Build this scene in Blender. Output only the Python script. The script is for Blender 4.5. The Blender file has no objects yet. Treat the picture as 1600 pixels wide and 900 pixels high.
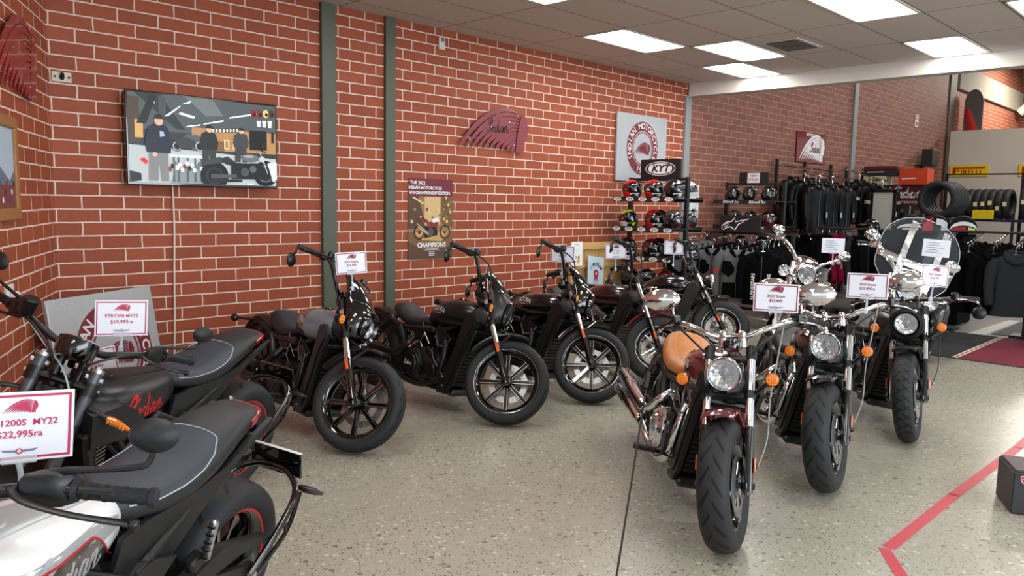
import bpy, math, random
from mathutils import Vector, Matrix
from mathutils.bvhtree import BVHTree
from math import sin, cos, pi, radians as R
random.seed(7)
SC = bpy.context.scene
COL = SC.collection
# ---------------------------------------------------------------- camera
YAW, PITCH, ROLL, CAMH = .7934, .1097, .0189, 1.65
_F = Vector((sin(YAW)*cos(PITCH), cos(YAW)*cos(PITCH), -sin(PITCH)))
_r = Vector((cos(YAW), -sin(YAW), 0)); _u = _r.cross(_F)
_rr = _r*cos(ROLL)+_u*sin(ROLL); _uu = -_r*sin(ROLL)+_u*cos(ROLL)
cam = bpy.data.cameras.new('camera'); camo = bpy.data.objects.new('camera', cam); COL.objects.link(camo)
cam.sensor_width = 36; cam.lens = 1217.68/1600*36; cam.clip_start = .05; cam.clip_end = 200
camo.matrix_world = Matrix(((_rr.x, _uu.x, -_F.x, 0), (_rr.y, _uu.y, -_F.y, 0), (_rr.z, _uu.z, -_F.z, CAMH), (0, 0, 0, 1)))
SC.camera = camo
# ---------------------------------------------------------------- colour, world, light
SC.view_settings.view_transform = 'Standard'; SC.view_settings.look = 'None'
SC.view_settings.gamma = 1; SC.view_settings.use_curve_mapping = False
SC.view_settings.exposure = EXPOSURE = .85
SC.cycles.use_denoising = True
SC.cycles.max_bounces = 8; SC.cycles.diffuse_bounces = 4; SC.cycles.glossy_bounces = 4
SC.cycles.transparent_max_bounces = 12; SC.cycles.sample_clamp_indirect = 6
SC.cycles.caustics_reflective = False; SC.cycles.caustics_refractive = False
W = bpy.data.worlds.new('world'); SC.world = W; W.use_nodes = True
bg = W.node_tree.nodes['Background']; bg.inputs[0].default_value = (.80, .90, 1, 1); bg.inputs[1].default_value = WORLD = .7
PANEL = 8.5                       # ceiling troffer emission

def area(name, loc, rot, sx, sy, power, col=(1, 1, 1)):
    l = bpy.data.lights.new(name, 'AREA'); l.shape = 'RECTANGLE'; l.size = sx; l.size_y = sy; l.energy = power; l.color = col
    o = bpy.data.objects.new(name, l); o.location = loc; o.rotation_euler = rot; COL.objects.link(o); return o
# daylight through the glazed shopfront behind the camera, and the high lamps of the rear workshop hall
area('shopfront_daylight', (3.0, -5.6, 1.9), (R(80), 0, 0), 9, 2.8, 260, (.86, .93, 1))
for lx, ly, pw in ((13.5, 2.5, 85), (18.5, 2.5, 95), (26.5, 4.5, 260)):
    area('hall_lamp', (lx, ly, 6.0), (0, 0, 0), 1.4, 1.4, pw, (1, .93, .84))

# ---------------------------------------------------------------- materials
_M = {}
def nt(m): return m.node_tree.nodes, m.node_tree.links
def mat(name, col, rough=.5, metal=0., coat=0., emit=0, spec=.5, alpha=1, trans=0, bump=0, bscale=200, var=0):
    if name in _M: return _M[name]
    m = bpy.data.materials.new(name); m.use_nodes = True; n, l = nt(m); b = n['Principled BSDF']
    c = tuple((x/255/12.92 if x <= 10 else ((x/255+.055)/1.055)**2.4) for x in col)+(1,)
    b.inputs['Base Color'].default_value = c; b.inputs['Roughness'].default_value = rough; b.inputs['Metallic'].default_value = metal
    b.inputs['Coat Weight'].default_value = coat; b.inputs['Coat Roughness'].default_value = .05
    b.inputs['Specular IOR Level'].default_value = spec
    b.inputs['Alpha'].default_value = alpha; b.inputs['Transmission Weight'].default_value = trans
    if emit: b.inputs['Emission Color'].default_value = c; b.inputs['Emission Strength'].default_value = emit
    if bump or var:
        t = n.new('ShaderNodeTexCoord'); z = n.new('ShaderNodeTexNoise'); z.inputs['Scale'].default_value = bscale
        l.new(t.outputs['Object'], z.inputs['Vector'])
        if bump:
            bp = n.new('ShaderNodeBump'); bp.inputs['Strength'].default_value = bump; bp.inputs['Distance'].default_value = .004
            l.new(z.outputs['Fac'], bp.inputs['Height']); l.new(bp.outputs['Normal'], b.inputs['Normal'])
        if var:
            mx = n.new('ShaderNodeMix'); mx.data_type = 'RGBA'; mx.inputs[6].default_value = tuple(x*(1-var) for x in c[:3])+(1,)
            mx.inputs[7].default_value = tuple(min(1, x*(1+var)) for x in c[:3])+(1,)
            l.new(z.outputs['Fac'], mx.inputs[0]); l.new(mx.outputs[2], b.inputs['Base Color'])
    _M[name] = m; return m
gblack = mat('gloss_black', (6, 6, 7), .10, coat=1)
sblack = mat('satin_black', (13, 13, 14), .36)
mblack = mat('matt_black', (15, 15, 16), .55)
fblack = mat('frame_black', (19, 19, 20), .42)
engine_black = mat('engine_black', (18, 18, 19), .3)
plastic = mat('grained_plastic', (22, 23, 25), .48, bump=.15, bscale=900)
chrome = mat('chrome', (235, 236, 238), .06, metal=1)
alu = mat('aluminium', (190, 192, 195), .28, metal=1)
steel = mat('dark_steel', (120, 118, 114), .3, metal=1); discm = mat('brake_steel', (188, 188, 188), .32, metal=1)
brown_chrome = mat('bronzed_exhaust', (96, 78, 70), .18, metal=1)
rubber = mat('rubber', (30, 31, 33), .72)
leather = mat('black_leather', (31, 32, 35), .5, bump=.2, bscale=500)
leather2 = mat('charcoal_vinyl', (46, 52, 62), .48, bump=.2, bscale=700)
tan = mat('tan_leather', (196, 128, 74), .45, bump=.12, bscale=300)
maroon = mat('maroon_metallic', (100, 11, 27), .18, coat=1)
darkmaroon = mat('dark_maroon', (40, 10, 14), .22, coat=1)
greyp = mat('grey_paint', (118, 127, 138), .2, coat=1)
whitep = mat('white_paint', (226, 226, 226), .3, coat=.6)
silverp = mat('silver_paint', (176, 178, 180), .35, metal=.4)
blackp = mat('black_paint', (8, 7, 7), .14, coat=1)
smoke = mat('black_matt_paint', (15, 14, 14), .32)
amber = mat('amber_lens', (236, 112, 6), .12, coat=1)
amber_d = mat('amber_facet', (255, 190, 60), .1, coat=1)
redlens = mat('red_lens', (150, 8, 22), .15, coat=1)
redline = mat('red_pinstripe', (190, 22, 36), .4)
white = mat('white_print', (236, 236, 236), .5)
black = mat('black_print', (16, 16, 17), .5)
cream = mat('cream_print', (232, 220, 190), .6)
lens = mat('headlight_reflector', (232, 236, 240), .22, metal=.75)
glass = mat('clear_glass', (250, 250, 250), .02, alpha=.16, spec=.8)
smoked = mat('smoked_screen', (14, 14, 16), .08, alpha=.85, coat=1)
cable = mat('cable_black', (16, 16, 16), .45)
acrylic = mat('clear_acrylic', (228, 238, 244), .08, alpha=.45)

# ---------------------------------------------------------------- mesh builder
I4 = Matrix.Identity(4)
def T(x, y=0, z=0): return Matrix.Translation((x, y, z))
def RX(a): return Matrix.Rotation(a, 4, 'X')
def RY(a): return Matrix.Rotation(a, 4, 'Y')
def RZ(a): return Matrix.Rotation(a, 4, 'Z')
def frame(o, zd, xd=None):
    z = Vector(zd).normalized(); x = Vector(xd) if xd else (Vector((0, 0, 1)) if abs(z.z) < .9 else Vector((1, 0, 0)))
    y = z.cross(x).normalized(); x = y.cross(z)
    return Matrix(((x.x, y.x, z.x, o[0]), (x.y, y.y, z.y, o[1]), (x.z, y.z, z.z, o[2]), (0, 0, 0, 1)))
def spline(pts, k):
    if k < 2 or len(pts) < 3: return [Vector(p) for p in pts]
    P = [Vector(p) for p in pts]; o = []
    for i in range(len(P)-1):
        a, b, c, d = P[max(i-1, 0)], P[i], P[i+1], P[min(i+2, len(P)-1)]
        for j in range(k):
            t = j/k
            o.append(.5*((2*b)+(c-a)*t+(2*a-5*b+4*c-d)*t*t+(3*b-a-3*c+d)*t**3))
    return o+[P[-1]]
class MB:
    def __init__(s, M=None): s.v = []; s.f = []; s.m = []; s.cur = 0; s.M = M or I4
    def add(s, vs, fs, M=None):
        b = len(s.v); X = s.M @ M if M else s.M
        s.v += [X @ Vector(p) for p in vs]; s.f += [tuple(i+b for i in f) for f in fs]; s.m += [s.cur]*len(fs); return s
    def box(s, c, d, M=None, b=.0):
        x, y, z = d[0]/2, d[1]/2, d[2]/2; Q = T(*c) @ M if M else T(*c)
        if b <= 0:
            return s.add([(i, j, k) for i in (-x, x) for j in (-y, y) for k in (-z, z)], [(0, 1, 3, 2), (4, 6, 7, 5), (0, 4, 5, 1), (2, 3, 7, 6), (0, 2, 6, 4), (1, 5, 7, 3)], Q)
        b = min(b, .45*min(d)); vs = []; fs = []
        X = lambda i, j, k: (i*(x), j*(y), k*(z))
        idx = {}
        for i in (-1, 1):
            for j in (-1, 1):
                for k in (-1, 1):
                    for ax in range(3):
                        p = [i*(x-b), j*(y-b), k*(z-b)]; p[ax] = (i*x, j*y, k*z)[ax]; idx[i, j, k, ax] = len(vs); vs.append(p)
        for ax in range(3):
            o = [a for a in range(3) if a != ax]
            for sgn in (-1, 1):
                q = []
                for u, w in ((-1, -1), (1, -1), (1, 1), (-1, 1)):
                    c3 = [0, 0, 0]; c3[ax] = sgn; c3[o[0]] = u; c3[o[1]] = w; q.append(idx[c3[0], c3[1], c3[2], ax])
                if (sgn > 0) == (ax == 1): q.reverse()
                fs.append(tuple(q))
            for u in (-1, 1):
                for w in (-1, 1):
                    c1 = [0, 0, 0]; c1[o[0]] = u; c1[o[1]] = w; c2 = list(c1); c1[ax] = -1; c2[ax] = 1
                    fs.append((idx[(*c1, o[0])], idx[(*c2, o[0])], idx[(*c2, o[1])], idx[(*c1, o[1])]))
        for i in (-1, 1):
            for j in (-1, 1):
                for k in (-1, 1): fs.append(tuple(idx[i, j, k, a] for a in range(3)))
        return s.add(vs, fs, Q)
    def tube(s, pts, r, n=10, k=1, cap=True, flat=1.0):
        P = spline(pts, k); m = len(P); rs = r if isinstance(r, (list, tuple)) else [r]*m
        if len(rs) != m: rs = [rs[0]+(rs[-1]-rs[0])*i/(m-1) if len(rs) == 2 else rs[min(int(i/(m-1)*(len(rs)-1)+.5), len(rs)-1)] for i in range(m)]
        vs = []; fs = []; up = None
        for i in range(m):
            t = (P[min(i+1, m-1)]-P[max(i-1, 0)]).normalized()
            if up is None: up = Vector((0, 0, 1)) if abs(t.z) < .95 else Vector((1, 0, 0))
            a = t.cross(up).normalized(); up = a.cross(t).normalized()
            for j in range(n):
                q = 2*pi*j/n; vs.append(P[i]+a*(cos(q)*rs[i])+up*(sin(q)*rs[i]*flat))
        for i in range(m-1):
            for j in range(n): fs.append((i*n+j, i*n+(j+1) % n, (i+1)*n+(j+1) % n, (i+1)*n+j))
        if cap: fs += [tuple(range(n-1, -1, -1)), tuple((m-1)*n+j for j in range(n))]
        return s.add(vs, fs)
    def cyl(s, a, b, r, r2=None, n=16): return s.tube([a, b], [r, r if r2 is None else r2], n)
    def lathe(s, prof, o=(0, 0, 0), ax=(0, 1, 0), n=32, a0=0, a1=2*pi, M=None, close=False):
        F = frame(o, ax); full = abs(a1-a0-2*pi) < 1e-6; m = n if full else n+1; L = len(prof); vs = []; fs = []
        for i in range(m):
            q = a0+(a1-a0)*i/n
            for (r, h) in prof: vs.append(F @ Vector((cos(q)*r, sin(q)*r, h)))
        for i in range(n):
            j = (i+1) % m
            for k in range(L if close else L-1):
                k2 = (k+1) % L; fs.append((i*L+k, j*L+k, j*L+k2, i*L+k2))
        if not full and close: fs += [tuple(range(L)), tuple(n*L+k for k in range(L-1, -1, -1))]
        return s.add(vs, fs, M)
    def disc(s, o, ax, r, h, n=32, bev=.0, r0=0.):
        p = [(r0, -h/2), (r-bev, -h/2), (r, -h/2+bev), (r, h/2-bev), (r-bev, h/2), (r0, h/2)]
        return s.lathe(p, o, ax, n, close=r0 > 0)
    def loft(s, rings, cap=True, close=False):
        n = len(rings[0]); vs = [p for r in rings for p in r]; fs = []; m = len(rings)
        for i in range(m if close else m-1):
            i2 = (i+1) % m
            for j in range(n): fs.append((i*n+j, i*n+(j+1) % n, i2*n+(j+1) % n, i2*n+j))
        if cap and not close: fs += [tuple(range(n-1, -1, -1)), tuple((m-1)*n+j for j in range(n))]
        return s.add(vs, fs)
    def prism(s, poly, h, M=None, h0=None):
        a, b = (-h/2, h/2) if h0 is None else (h0, h0+h); n = len(poly)
        vs = [(x, y, a) for x, y in poly]+[(x, y, b) for x, y in poly]
        return s.add(vs, [tuple(range(n-1, -1, -1)), tuple(range(n, 2*n))]+[(i, (i+1) % n, n+(i+1) % n, n+i) for i in range(n)], M)
    def ball(s, c, r, n=16, m=10):
        rx, ry, rz = r if isinstance(r, (tuple, list)) else (r, r, r); vs = []; fs = []
        for i in range(m+1):
            a = -pi/2+pi*i/m
            for j in range(n): q = 2*pi*j/n; vs.append((c[0]+rx*cos(a)*cos(q), c[1]+ry*cos(a)*sin(q), c[2]+rz*sin(a)))
        for i in range(m):
            for j in range(n): fs.append((i*n+j, i*n+(j+1) % n, (i+1)*n+(j+1) % n, (i+1)*n+j))
        return s.add(vs, fs)
    def text(s, txt, size, M, depth=.0006, shear=0, bold=0, align='CENTER', space=1):
        c = bpy.data.curves.new('t', 'FONT'); c.body = txt; c.size = size; c.align_x = align; c.align_y = 'CENTER'
        c.shear = shear; c.offset = bold*size; c.extrude = depth; c.resolution_u = 3; c.space_character = space
        o = bpy.data.objects.new('t', c); COL.objects.link(o); dg = bpy.context.evaluated_depsgraph_get()
        me = bpy.data.meshes.new_from_object(o.evaluated_get(dg))
        s.add([v.co for v in me.vertices], [tuple(p.vertices) for p in me.polygons], M)
        bpy.data.objects.remove(o); bpy.data.meshes.remove(me); bpy.data.curves.remove(c); return s
    def ribbon(s, pts, w, M, h=.0006, k=4):
        P = spline([(p[0], p[1], 0) for p in pts], k); L = []; Rr = []; m = len(P)
        for i in range(m):
            t = (P[min(i+1, m-1)]-P[max(i-1, 0)]); t.z = 0; t.normalize(); q = Vector((-t.y, t.x, 0))*w/2*(1 if 0 < i < m-1 else .6)
            L.append(P[i]+q); Rr.append(P[i]-q)
        vs = []; fs = []
        for i in range(m): vs += [(L[i].x, L[i].y, h), (Rr[i].x, Rr[i].y, h)]
        for i in range(m-1): fs.append((2*i, 2*i+1, 2*i+3, 2*i+2))
        return s.add(vs, fs, M)
    def to(s, c): s.cur = c; return s
    def obj(s, name, mats, parent=None, smooth=38, M=None, inw=False):
        me = bpy.data.meshes.new(name); me.from_pydata([tuple(v) for v in s.v], [], s.f)
        for m in (mats if isinstance(mats, (list, tuple)) else [mats]): me.materials.append(m)
        me.polygons.foreach_set('material_index', s.m)
        if smooth:
            me.polygons.foreach_set('use_smooth', [True]*len(s.f)); me.update()
            me.set_sharp_from_angle(angle=R(smooth))
        me.validate(); me.update()
        o = bpy.data.objects.new(name, me); COL.objects.link(o)
        if parent: o.parent = parent
        if M: o.matrix_basis = M
        return o
def rsec(x, y0, z0, w, h, e=2.4, n=24):
    out = []
    for i in range(n):
        q = 2*pi*i/n; c, d = cos(q), sin(q)
        out.append((x, y0+w*math.copysign(abs(c)**(2/e), c), z0+h*math.copysign(abs(d)**(2/e), d)))
    return out
def thing(name, label, cat, loc=(0, 0, 0), rz=0, group=None, M=None):
    o = bpy.data.objects.new(name, None); o.empty_display_size = .1; COL.objects.link(o)
    if M: o.matrix_world = M
    else: o.location = loc; o.rotation_euler = (0, 0, rz)
    o['label'] = label; o['category'] = cat
    if group: o['group'] = group
    return o
def tag(o, label, cat, group=None):
    o['label'] = label; o['category'] = cat
    if group: o['group'] = group
    return o
def struct(o): o['kind'] = 'structure'; return o
def dup(root, M=None, label=None, group=None):
    r = root.copy(); COL.objects.link(r)
    if M: r.matrix_world = M
    if label: r['label'] = label
    if group: r['group'] = group
    for ch in list(root.children):
        c = ch.copy(); COL.objects.link(c); c.parent = r
        for g in list(ch.children):
            d = g.copy(); COL.objects.link(d); d.parent = c
    return r

# ---------------------------------------------------------------- emblems drawn with geometry
def feather_emblem(mb, w, M, h=.0008, thick=None, face=True):
    """feathered war bonnet in profile, head at the right; box w x .42w, origin at lower left"""
    def strip(L, Rr):
        n = len(L)
        if thick: mb.M, keep = mb.M @ M, mb.M; mb.loft([[(a[0]*w, a[1]*w, 0), (b[0]*w, b[1]*w, 0), (b[0]*w, b[1]*w, thick), (a[0]*w, a[1]*w, thick)] for a, b in zip(L, Rr)]); mb.M = keep
        else: mb.add([(p[0]*w, p[1]*w, h) for p in L+Rr], [(i, n+i, n+i+1, i+1) for i in range(n-1)], M)
    N = 10; lerp = lambda a, b, t: (a[0]+(b[0]-a[0])*t, a[1]+(b[1]-a[1])*t)
    for k in range(N):
        t = k/(N-1); root = (.86-.075*t, .375-.265*t); ctl = lerp((.50, .56), (.77, .05), t**.85); tip = (.0+.735*t**.95, .0+.02*sin(t*pi))
        L, Rr = [], []
        for i in range(9):
            u = i/8; x = (1-u)**2*root[0]+2*u*(1-u)*ctl[0]+u*u*tip[0]; y = (1-u)**2*root[1]+2*u*(1-u)*ctl[1]+u*u*tip[1]
            dx = 2*(1-u)*(ctl[0]-root[0])+2*u*(tip[0]-ctl[0]); dy = 2*(1-u)*(ctl[1]-root[1])+2*u*(tip[1]-ctl[1]); q = math.hypot(dx, dy) or 1
            wd = (.008+.0185*sin(min(1, u*1.1)*pi*.62))*(1 if u < .8 else (1-u)/.2*.85+.15)*(1.0-.12*t)
            L.append((x-dy/q*wd, y+dx/q*wd)); Rr.append((x+dy/q*wd, y-dx/q*wd))
        strip(L, Rr)
    if face:
        prof = [(.915, .385), (.955, .33), (.958, .29), (.985, .235), (.962, .215), (.968, .188), (.958, .165), (.957, .135), (.925, .11), (.905, .08), (.915, .0)]
        back = [(.872, .385), (.86, .34), (.845, .29), (.835, .24), (.825, .215), (.82, .19), (.815, .165), (.81, .135), (.805, .11), (.80, .07), (.79, .0)]
        strip(prof, back)
def script_word(mb, w, M, h=.0008, lw=.05):
    """flowing script wordmark (the name on tanks and banners), width w, baseline at the origin"""
    S = w/2.62; L = [
        [(.02, .22), (-.06, .10), (.04, .0), (.20, .05), (.34, .40), (.50, .88), (.62, 1.02), (.40, 1.0), (.12, .78), (.16, .62), (.40, .70), (.75, .92)],
        [(.60, .46), (.52, .2), (.46, .0)], [(.50, .18), (.66, .44), (.78, .44), (.74, .22), (.70, .04), (.80, .0), (.92, .14)],
        [(1.20, .40), (1.04, .46), (.94, .22), (.98, .02), (1.10, .06), (1.22, .30), (1.40, .98)], [(1.24, .38), (1.20, .10), (1.26, .0), (1.38, .14)],
        [(1.46, .44), (1.40, .16), (1.42, .0), (1.54, .10)], [(1.53, .64), (1.55, .68)],
        [(1.88, .40), (1.72, .46), (1.62, .22), (1.66, .02), (1.78, .06), (1.90, .32), (1.92, .44)], [(1.91, .42), (1.86, .12), (1.92, .0), (2.04, .14)],
        [(2.14, .46), (2.06, .2), (2.02, .0)], [(2.05, .18), (2.22, .44), (2.34, .44), (2.30, .22), (2.28, .04), (2.38, .0), (2.58, .22)]]
    for p in L: mb.ribbon([(x*S, y*S*1.05) for x, y in p], lw*2*S, M, h)
def round_badge(mb, r, M, ring, inner):
    """round badge: ring slot, lettering slot, bonnet slot"""
    mb.to(ring); n = 56
    vs = []; fs = []
    for i in range(n):
        a = 2*pi*i/n; vs += [(r*cos(a), r*sin(a), .001), (.66*r*cos(a), .66*r*sin(a), .001), (.62*r*cos(a), .62*r*sin(a), .001), (.58*r*cos(a), .58*r*sin(a), .001)]
    for i in range(n):
        j = (i+1) % n; fs += [(4*i, 4*j, 4*j+1, 4*i+1), (4*i+2, 4*j+2, 4*j+3, 4*i+3)]
    mb.add(vs, fs, M)
    feather_emblem(mb, 1.04*r, M @ T(-.53*r, -.22*r, 0), .0016)
    mb.to(inner)
    def arc(t, a0, a1, flip=False):
        for i, ch in enumerate(t):
            if ch == ' ': continue
            a = a0+(a1-a0)*i/(len(t)-1)
            mb.text(ch, .30*r, M @ T(.83*r*cos(a), .83*r*sin(a), .002) @ RZ(a-pi/2+(pi if flip else 0)), .0003, bold=.02)
    arc('INDIAN MOTORCYCLE', R(205), R(-25)); arc('1901', R(250), R(290), True)
# ================================================================ the room
WY = 6.369; CZ = 3.412; TX0, TY0, TW, TD = 4.1293, WY-.2649, 1.1955, .6051
def brick_mat(name, ox, off, c1, c2, mortar, msize=.0055, oz=.043, bw=.2974, bh=.1, bump=.6, wear=0.0):
    m = bpy.data.materials.new(name); m.use_nodes = True; n, l = nt(m); b = n['Principled BSDF']
    t = n.new('ShaderNodeTexCoord'); sp = n.new('ShaderNodeSeparateXYZ'); cb = n.new('ShaderNodeCombineXYZ'); br = n.new('ShaderNodeTexBrick')
    ax = n.new('ShaderNodeMath'); ax.inputs[1].default_value = -ox+30*bw; az = n.new('ShaderNodeMath'); az.inputs[1].default_value = -oz+2.0
    l.new(t.outputs['Object'], sp.inputs[0]); l.new(sp.outputs[0], ax.inputs[0]); l.new(sp.outputs[2], az.inputs[0])
    l.new(ax.outputs[0], cb.inputs[0]); l.new(az.outputs[0], cb.inputs[1])
    dn = n.new('ShaderNodeTexNoise'); dn.inputs['Scale'].default_value = 9; dn.inputs['Detail'].default_value = 3
    l.new(cb.outputs[0], dn.inputs['Vector'])
    vm = n.new('ShaderNodeVectorMath'); vm.operation = 'MULTIPLY_ADD'; vm.inputs[1].default_value = (.012, .008, 0)
    l.new(dn.outputs['Color'], vm.inputs[0]); l.new(cb.outputs[0], vm.inputs[2]); l.new(vm.outputs[0], br.inputs['Vector'])
    br.offset = off; br.offset_frequency = 2; br.squash = 1
    for k, v in (('Scale', 1), ('Mortar Size', msize), ('Mortar Smooth', .15), ('Bias', 0), ('Brick Width', bw), ('Row Height', bh)): br.inputs[k].default_value = v
    lin = lambda c: tuple(((x/255+.055)/1.055)**2.4 for x in c)+(1,)
    br.inputs['Color1'].default_value = lin(c1); br.inputs['Color2'].default_value = lin(c2); br.inputs['Mortar'].default_value = lin(mortar)
    ns = n.new('ShaderNodeTexNoise'); ns.inputs['Scale'].default_value = 26; ns.inputs['Detail'].default_value = 6; l.new(t.outputs['Object'], ns.inputs['Vector'])
    mx = n.new('ShaderNodeMix'); mx.data_type = 'RGBA'; mx.blend_type = 'MULTIPLY'; mx.inputs[0].default_value = .25
    l.new(br.outputs['Color'], mx.inputs[6]); l.new(ns.outputs['Fac'], mx.inputs[7])
    gm = n.new('ShaderNodeGamma'); gm.inputs[1].default_value = .93; l.new(mx.outputs[2], gm.inputs[0])
    l.new(gm.outputs[0], b.inputs['Base Color']); b.inputs['Roughness'].default_value = .62; b.inputs['Specular IOR Level'].default_value = .4
    bp = n.new('ShaderNodeBump'); bp.inputs['Strength'].default_value = bump; bp.inputs['Distance'].default_value = .006; bp.invert = True
    l.new(br.outputs['Fac'], bp.inputs['Height']); l.new(bp.outputs['Normal'], b.inputs['Normal'])
    return m
BC1, BC2 = (164, 76, 42), (146, 65, 35); MO = (238, 216, 202)
bk_a = brick_mat('painted_joint_brick', 1.9025, .575, BC1, BC2, MO)
bk_b = brick_mat('painted_joint_brick_bay', 4.4226, .575, BC1, BC2, MO)
bk_c = brick_mat('painted_joint_brick_wide', 5.7638+.113, .38, BC1, BC2, MO)
bk_d = brick_mat('raw_brick', 10.2, .5, (142, 84, 66), (124, 69, 55), (176, 146, 122), .005)
bk_e = brick_mat('hall_brick', 22.9, .5, (160, 84, 58), (140, 70, 50), (190, 150, 116), .006)
# back wall in one plane: five brick bays
mb = MB()
for k, (x0, x1, z1) in enumerate(((1.70, 3.99, 3.5), (3.99, 4.69, 3.5), (4.69, 10.05, 3.5), (10.05, 22.5, 6.3), (22.5, 29.6, 6.3))):
    mb.to(k).box(((x0+x1)/2, WY+.1, z1/2), (x1-x0, .2, z1))
struct(mb.obj('wall_back', [bk_a, bk_b, bk_c, bk_d, bk_e], smooth=0))
# angled wall at the left (local x runs from the corner towards the viewer)
LD = Vector((-sin(R(26)), -cos(R(26)), 0)); LC = Vector((1.71, WY, 0))
LM = Matrix(((LD.x, LD.y, 0, LC.x), (LD.y, -LD.x, 0, LC.y), (0, 0, 1, 0), (0, 0, 0, 1)))   # local y points out of the room
mb = MB(); mb.box((2.2, .1, 1.75), (4.4, .2, 3.5)); o = struct(mb.obj('wall_left', brick_mat('painted_joint_brick_left', .06, .575, BC1, BC2, MO), smooth=0)); o.matrix_world = LM
# far end of the hall: short return and end wall
mb = MB(); mb.box((29.9, 1.2, 3.15), (.2, 10.6, 6.3)); struct(mb.obj('wall_far', brick_mat('end_brick', 0, .5, (126, 62, 46), (108, 52, 40), (178, 150, 124), .006), smooth=0))
MX = bpy.data.objects['wall_far']; MX.rotation_euler = (0, 0, 0)
# concrete lintel band over the far bay
conc = mat('concrete', (150, 142, 126), .8, bump=.3, bscale=20, var=.12)
mb = MB(); mb.box((26.2, WY-.04, 5.10), (6.8, .08, .62), b=.01); struct(mb.obj('trim_1', conc))
# floor: polished concrete with aggregate, and plain grey concrete in the hall
def floor_mat(name, c1, c2, rough, chips):
    m = bpy.data.materials.new(name); m.use_nodes = True; n, l = nt(m); b = n['Principled BSDF']
    lin = lambda c: tuple(((x/255+.055)/1.055)**2.4 for x in c)+(1,)
    t = n.new('ShaderNodeTexCoord')
    a = n.new('ShaderNodeTexNoise'); a.inputs['Scale'].default_value = 1.3; a.inputs['Detail'].default_value = 5; l.new(t.outputs['Object'], a.inputs['Vector'])
    mx = n.new('ShaderNodeMix'); mx.data_type = 'RGBA'; mx.inputs[6].default_value = lin(c1); mx.inputs[7].default_value = lin(c2); l.new(a.outputs['Fac'], mx.inputs[0])
    cur = mx.outputs[2]
    for sc, thr, col, amt in chips:
        v = n.new('ShaderNodeTexVoronoi'); v.inputs['Scale'].default_value = sc; v.inputs['Randomness'].default_value = 1
        l.new(t.outputs['Object'], v.inputs['Vector'])
        w = n.new('ShaderNodeSeparateColor'); l.new(v.outputs['Color'], w.inputs[0])
        g = n.new('ShaderNodeMath'); g.operation = 'LESS_THAN'; g.inputs[1].default_value = thr; l.new(w.outputs[0], g.inputs[0])
        d = n.new('ShaderNodeMath'); d.operation = 'LESS_THAN'; d.inputs[1].default_value = .36; l.new(v.outputs['Distance'], d.inputs[0])
        h = n.new('ShaderNodeMath'); h.operation = 'MULTIPLY'; l.new(g.outputs[0], h.inputs[0]); l.new(d.outputs[0], h.inputs[1])
        h2 = n.new('ShaderNodeMath'); h2.operation = 'MULTIPLY'; h2.inputs[1].default_value = amt; l.new(h.outputs[0], h2.inputs[0])
        k = n.new('ShaderNodeMix'); k.data_type = 'RGBA'; k.inputs[7].default_value = lin(col); l.new(cur, k.inputs[6]); l.new(h2.outputs[0], k.inputs[0]); cur = k.outputs[2]
    l.new(cur, b.inputs['Base Color']); b.inputs['Roughness'].default_value = rough; b.inputs['Specular IOR Level'].default_value = .5
    r2 = n.new('ShaderNodeMapRange'); r2.inputs[3].default_value = rough-.06; r2.inputs[4].default_value = rough+.1; l.new(a.outputs['Fac'], r2.inputs[0]); l.new(r2.outputs[0], b.inputs['Roughness'])
    return m
fm1 = floor_mat('polished_aggregate', (178, 172, 157), (160, 154, 140), .24, ((70, .45, (192, 186, 172), .55), (55, .25, (122, 116, 104), .65), (80, .16, (74, 68, 60), .85), (34, .13, (216, 212, 200), .65), (27, .07, (92, 80, 66), .65)))
fm2 = floor_mat('grey_concrete', (118, 118, 116), (104, 104, 103), .35, ())
mb = MB(); mb.add([(-6, -7, 0), (10.9, -7, 0), (10.9, 6.4, 0), (-6, 6.4, 0)], [(0, 1, 2, 3)]); mb.to(1).add([(10.9, -7, 0), (30, -7, 0), (30, 6.4, 0), (10.9, 6.4, 0)], [(0, 1, 2, 3)])
struct(mb.obj('floor', [fm1, fm2], smooth=0))
# ceiling: lay-in tiles
def ceil_mat():
    m = bpy.data.materials.new('ceiling_tile'); m.use_nodes = True; n, l = nt(m); b = n['Principled BSDF']
    t = n.new('ShaderNodeTexCoord'); mp = n.new('ShaderNodeMapping'); mp.inputs['Location'].default_value = (-TX0+20*TW, -TY0+40*TD, 0); l.new(t.outputs['Object'], mp.inputs[0])
    br = n.new('ShaderNodeTexBrick'); br.offset = 0; l.new(mp.outputs[0], br.inputs['Vector'])
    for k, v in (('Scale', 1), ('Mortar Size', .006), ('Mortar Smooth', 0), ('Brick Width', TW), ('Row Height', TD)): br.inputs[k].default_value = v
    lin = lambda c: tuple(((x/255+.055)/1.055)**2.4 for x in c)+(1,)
    br.inputs['Color1'].default_value = lin((206, 198, 190)); br.inputs['Color2'].default_value = lin((202, 194, 186)); br.inputs['Mortar'].default_value = lin((98, 86, 76))  # dark grid lines: shade of the bevelled tile edges put into the colour
    l.new(br.outputs['Color'], b.inputs['Base Color']); b.inputs['Roughness'].default_value = .9
    z = n.new('ShaderNodeTexNoise'); z.inputs['Scale'].default_value = 160; l.new(t.outputs['Object'], z.inputs[0]); bp = n.new('ShaderNodeBump'); bp.inputs['Strength'].default_value = .12; l.new(z.outputs['Fac'], bp.inputs['Height']); l.new(bp.outputs[0], b.inputs['Normal'])
    return m
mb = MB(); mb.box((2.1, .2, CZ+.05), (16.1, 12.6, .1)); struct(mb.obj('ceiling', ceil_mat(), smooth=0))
wpaint = mat('white_wall_paint', (214, 208, 200), .6)
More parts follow.
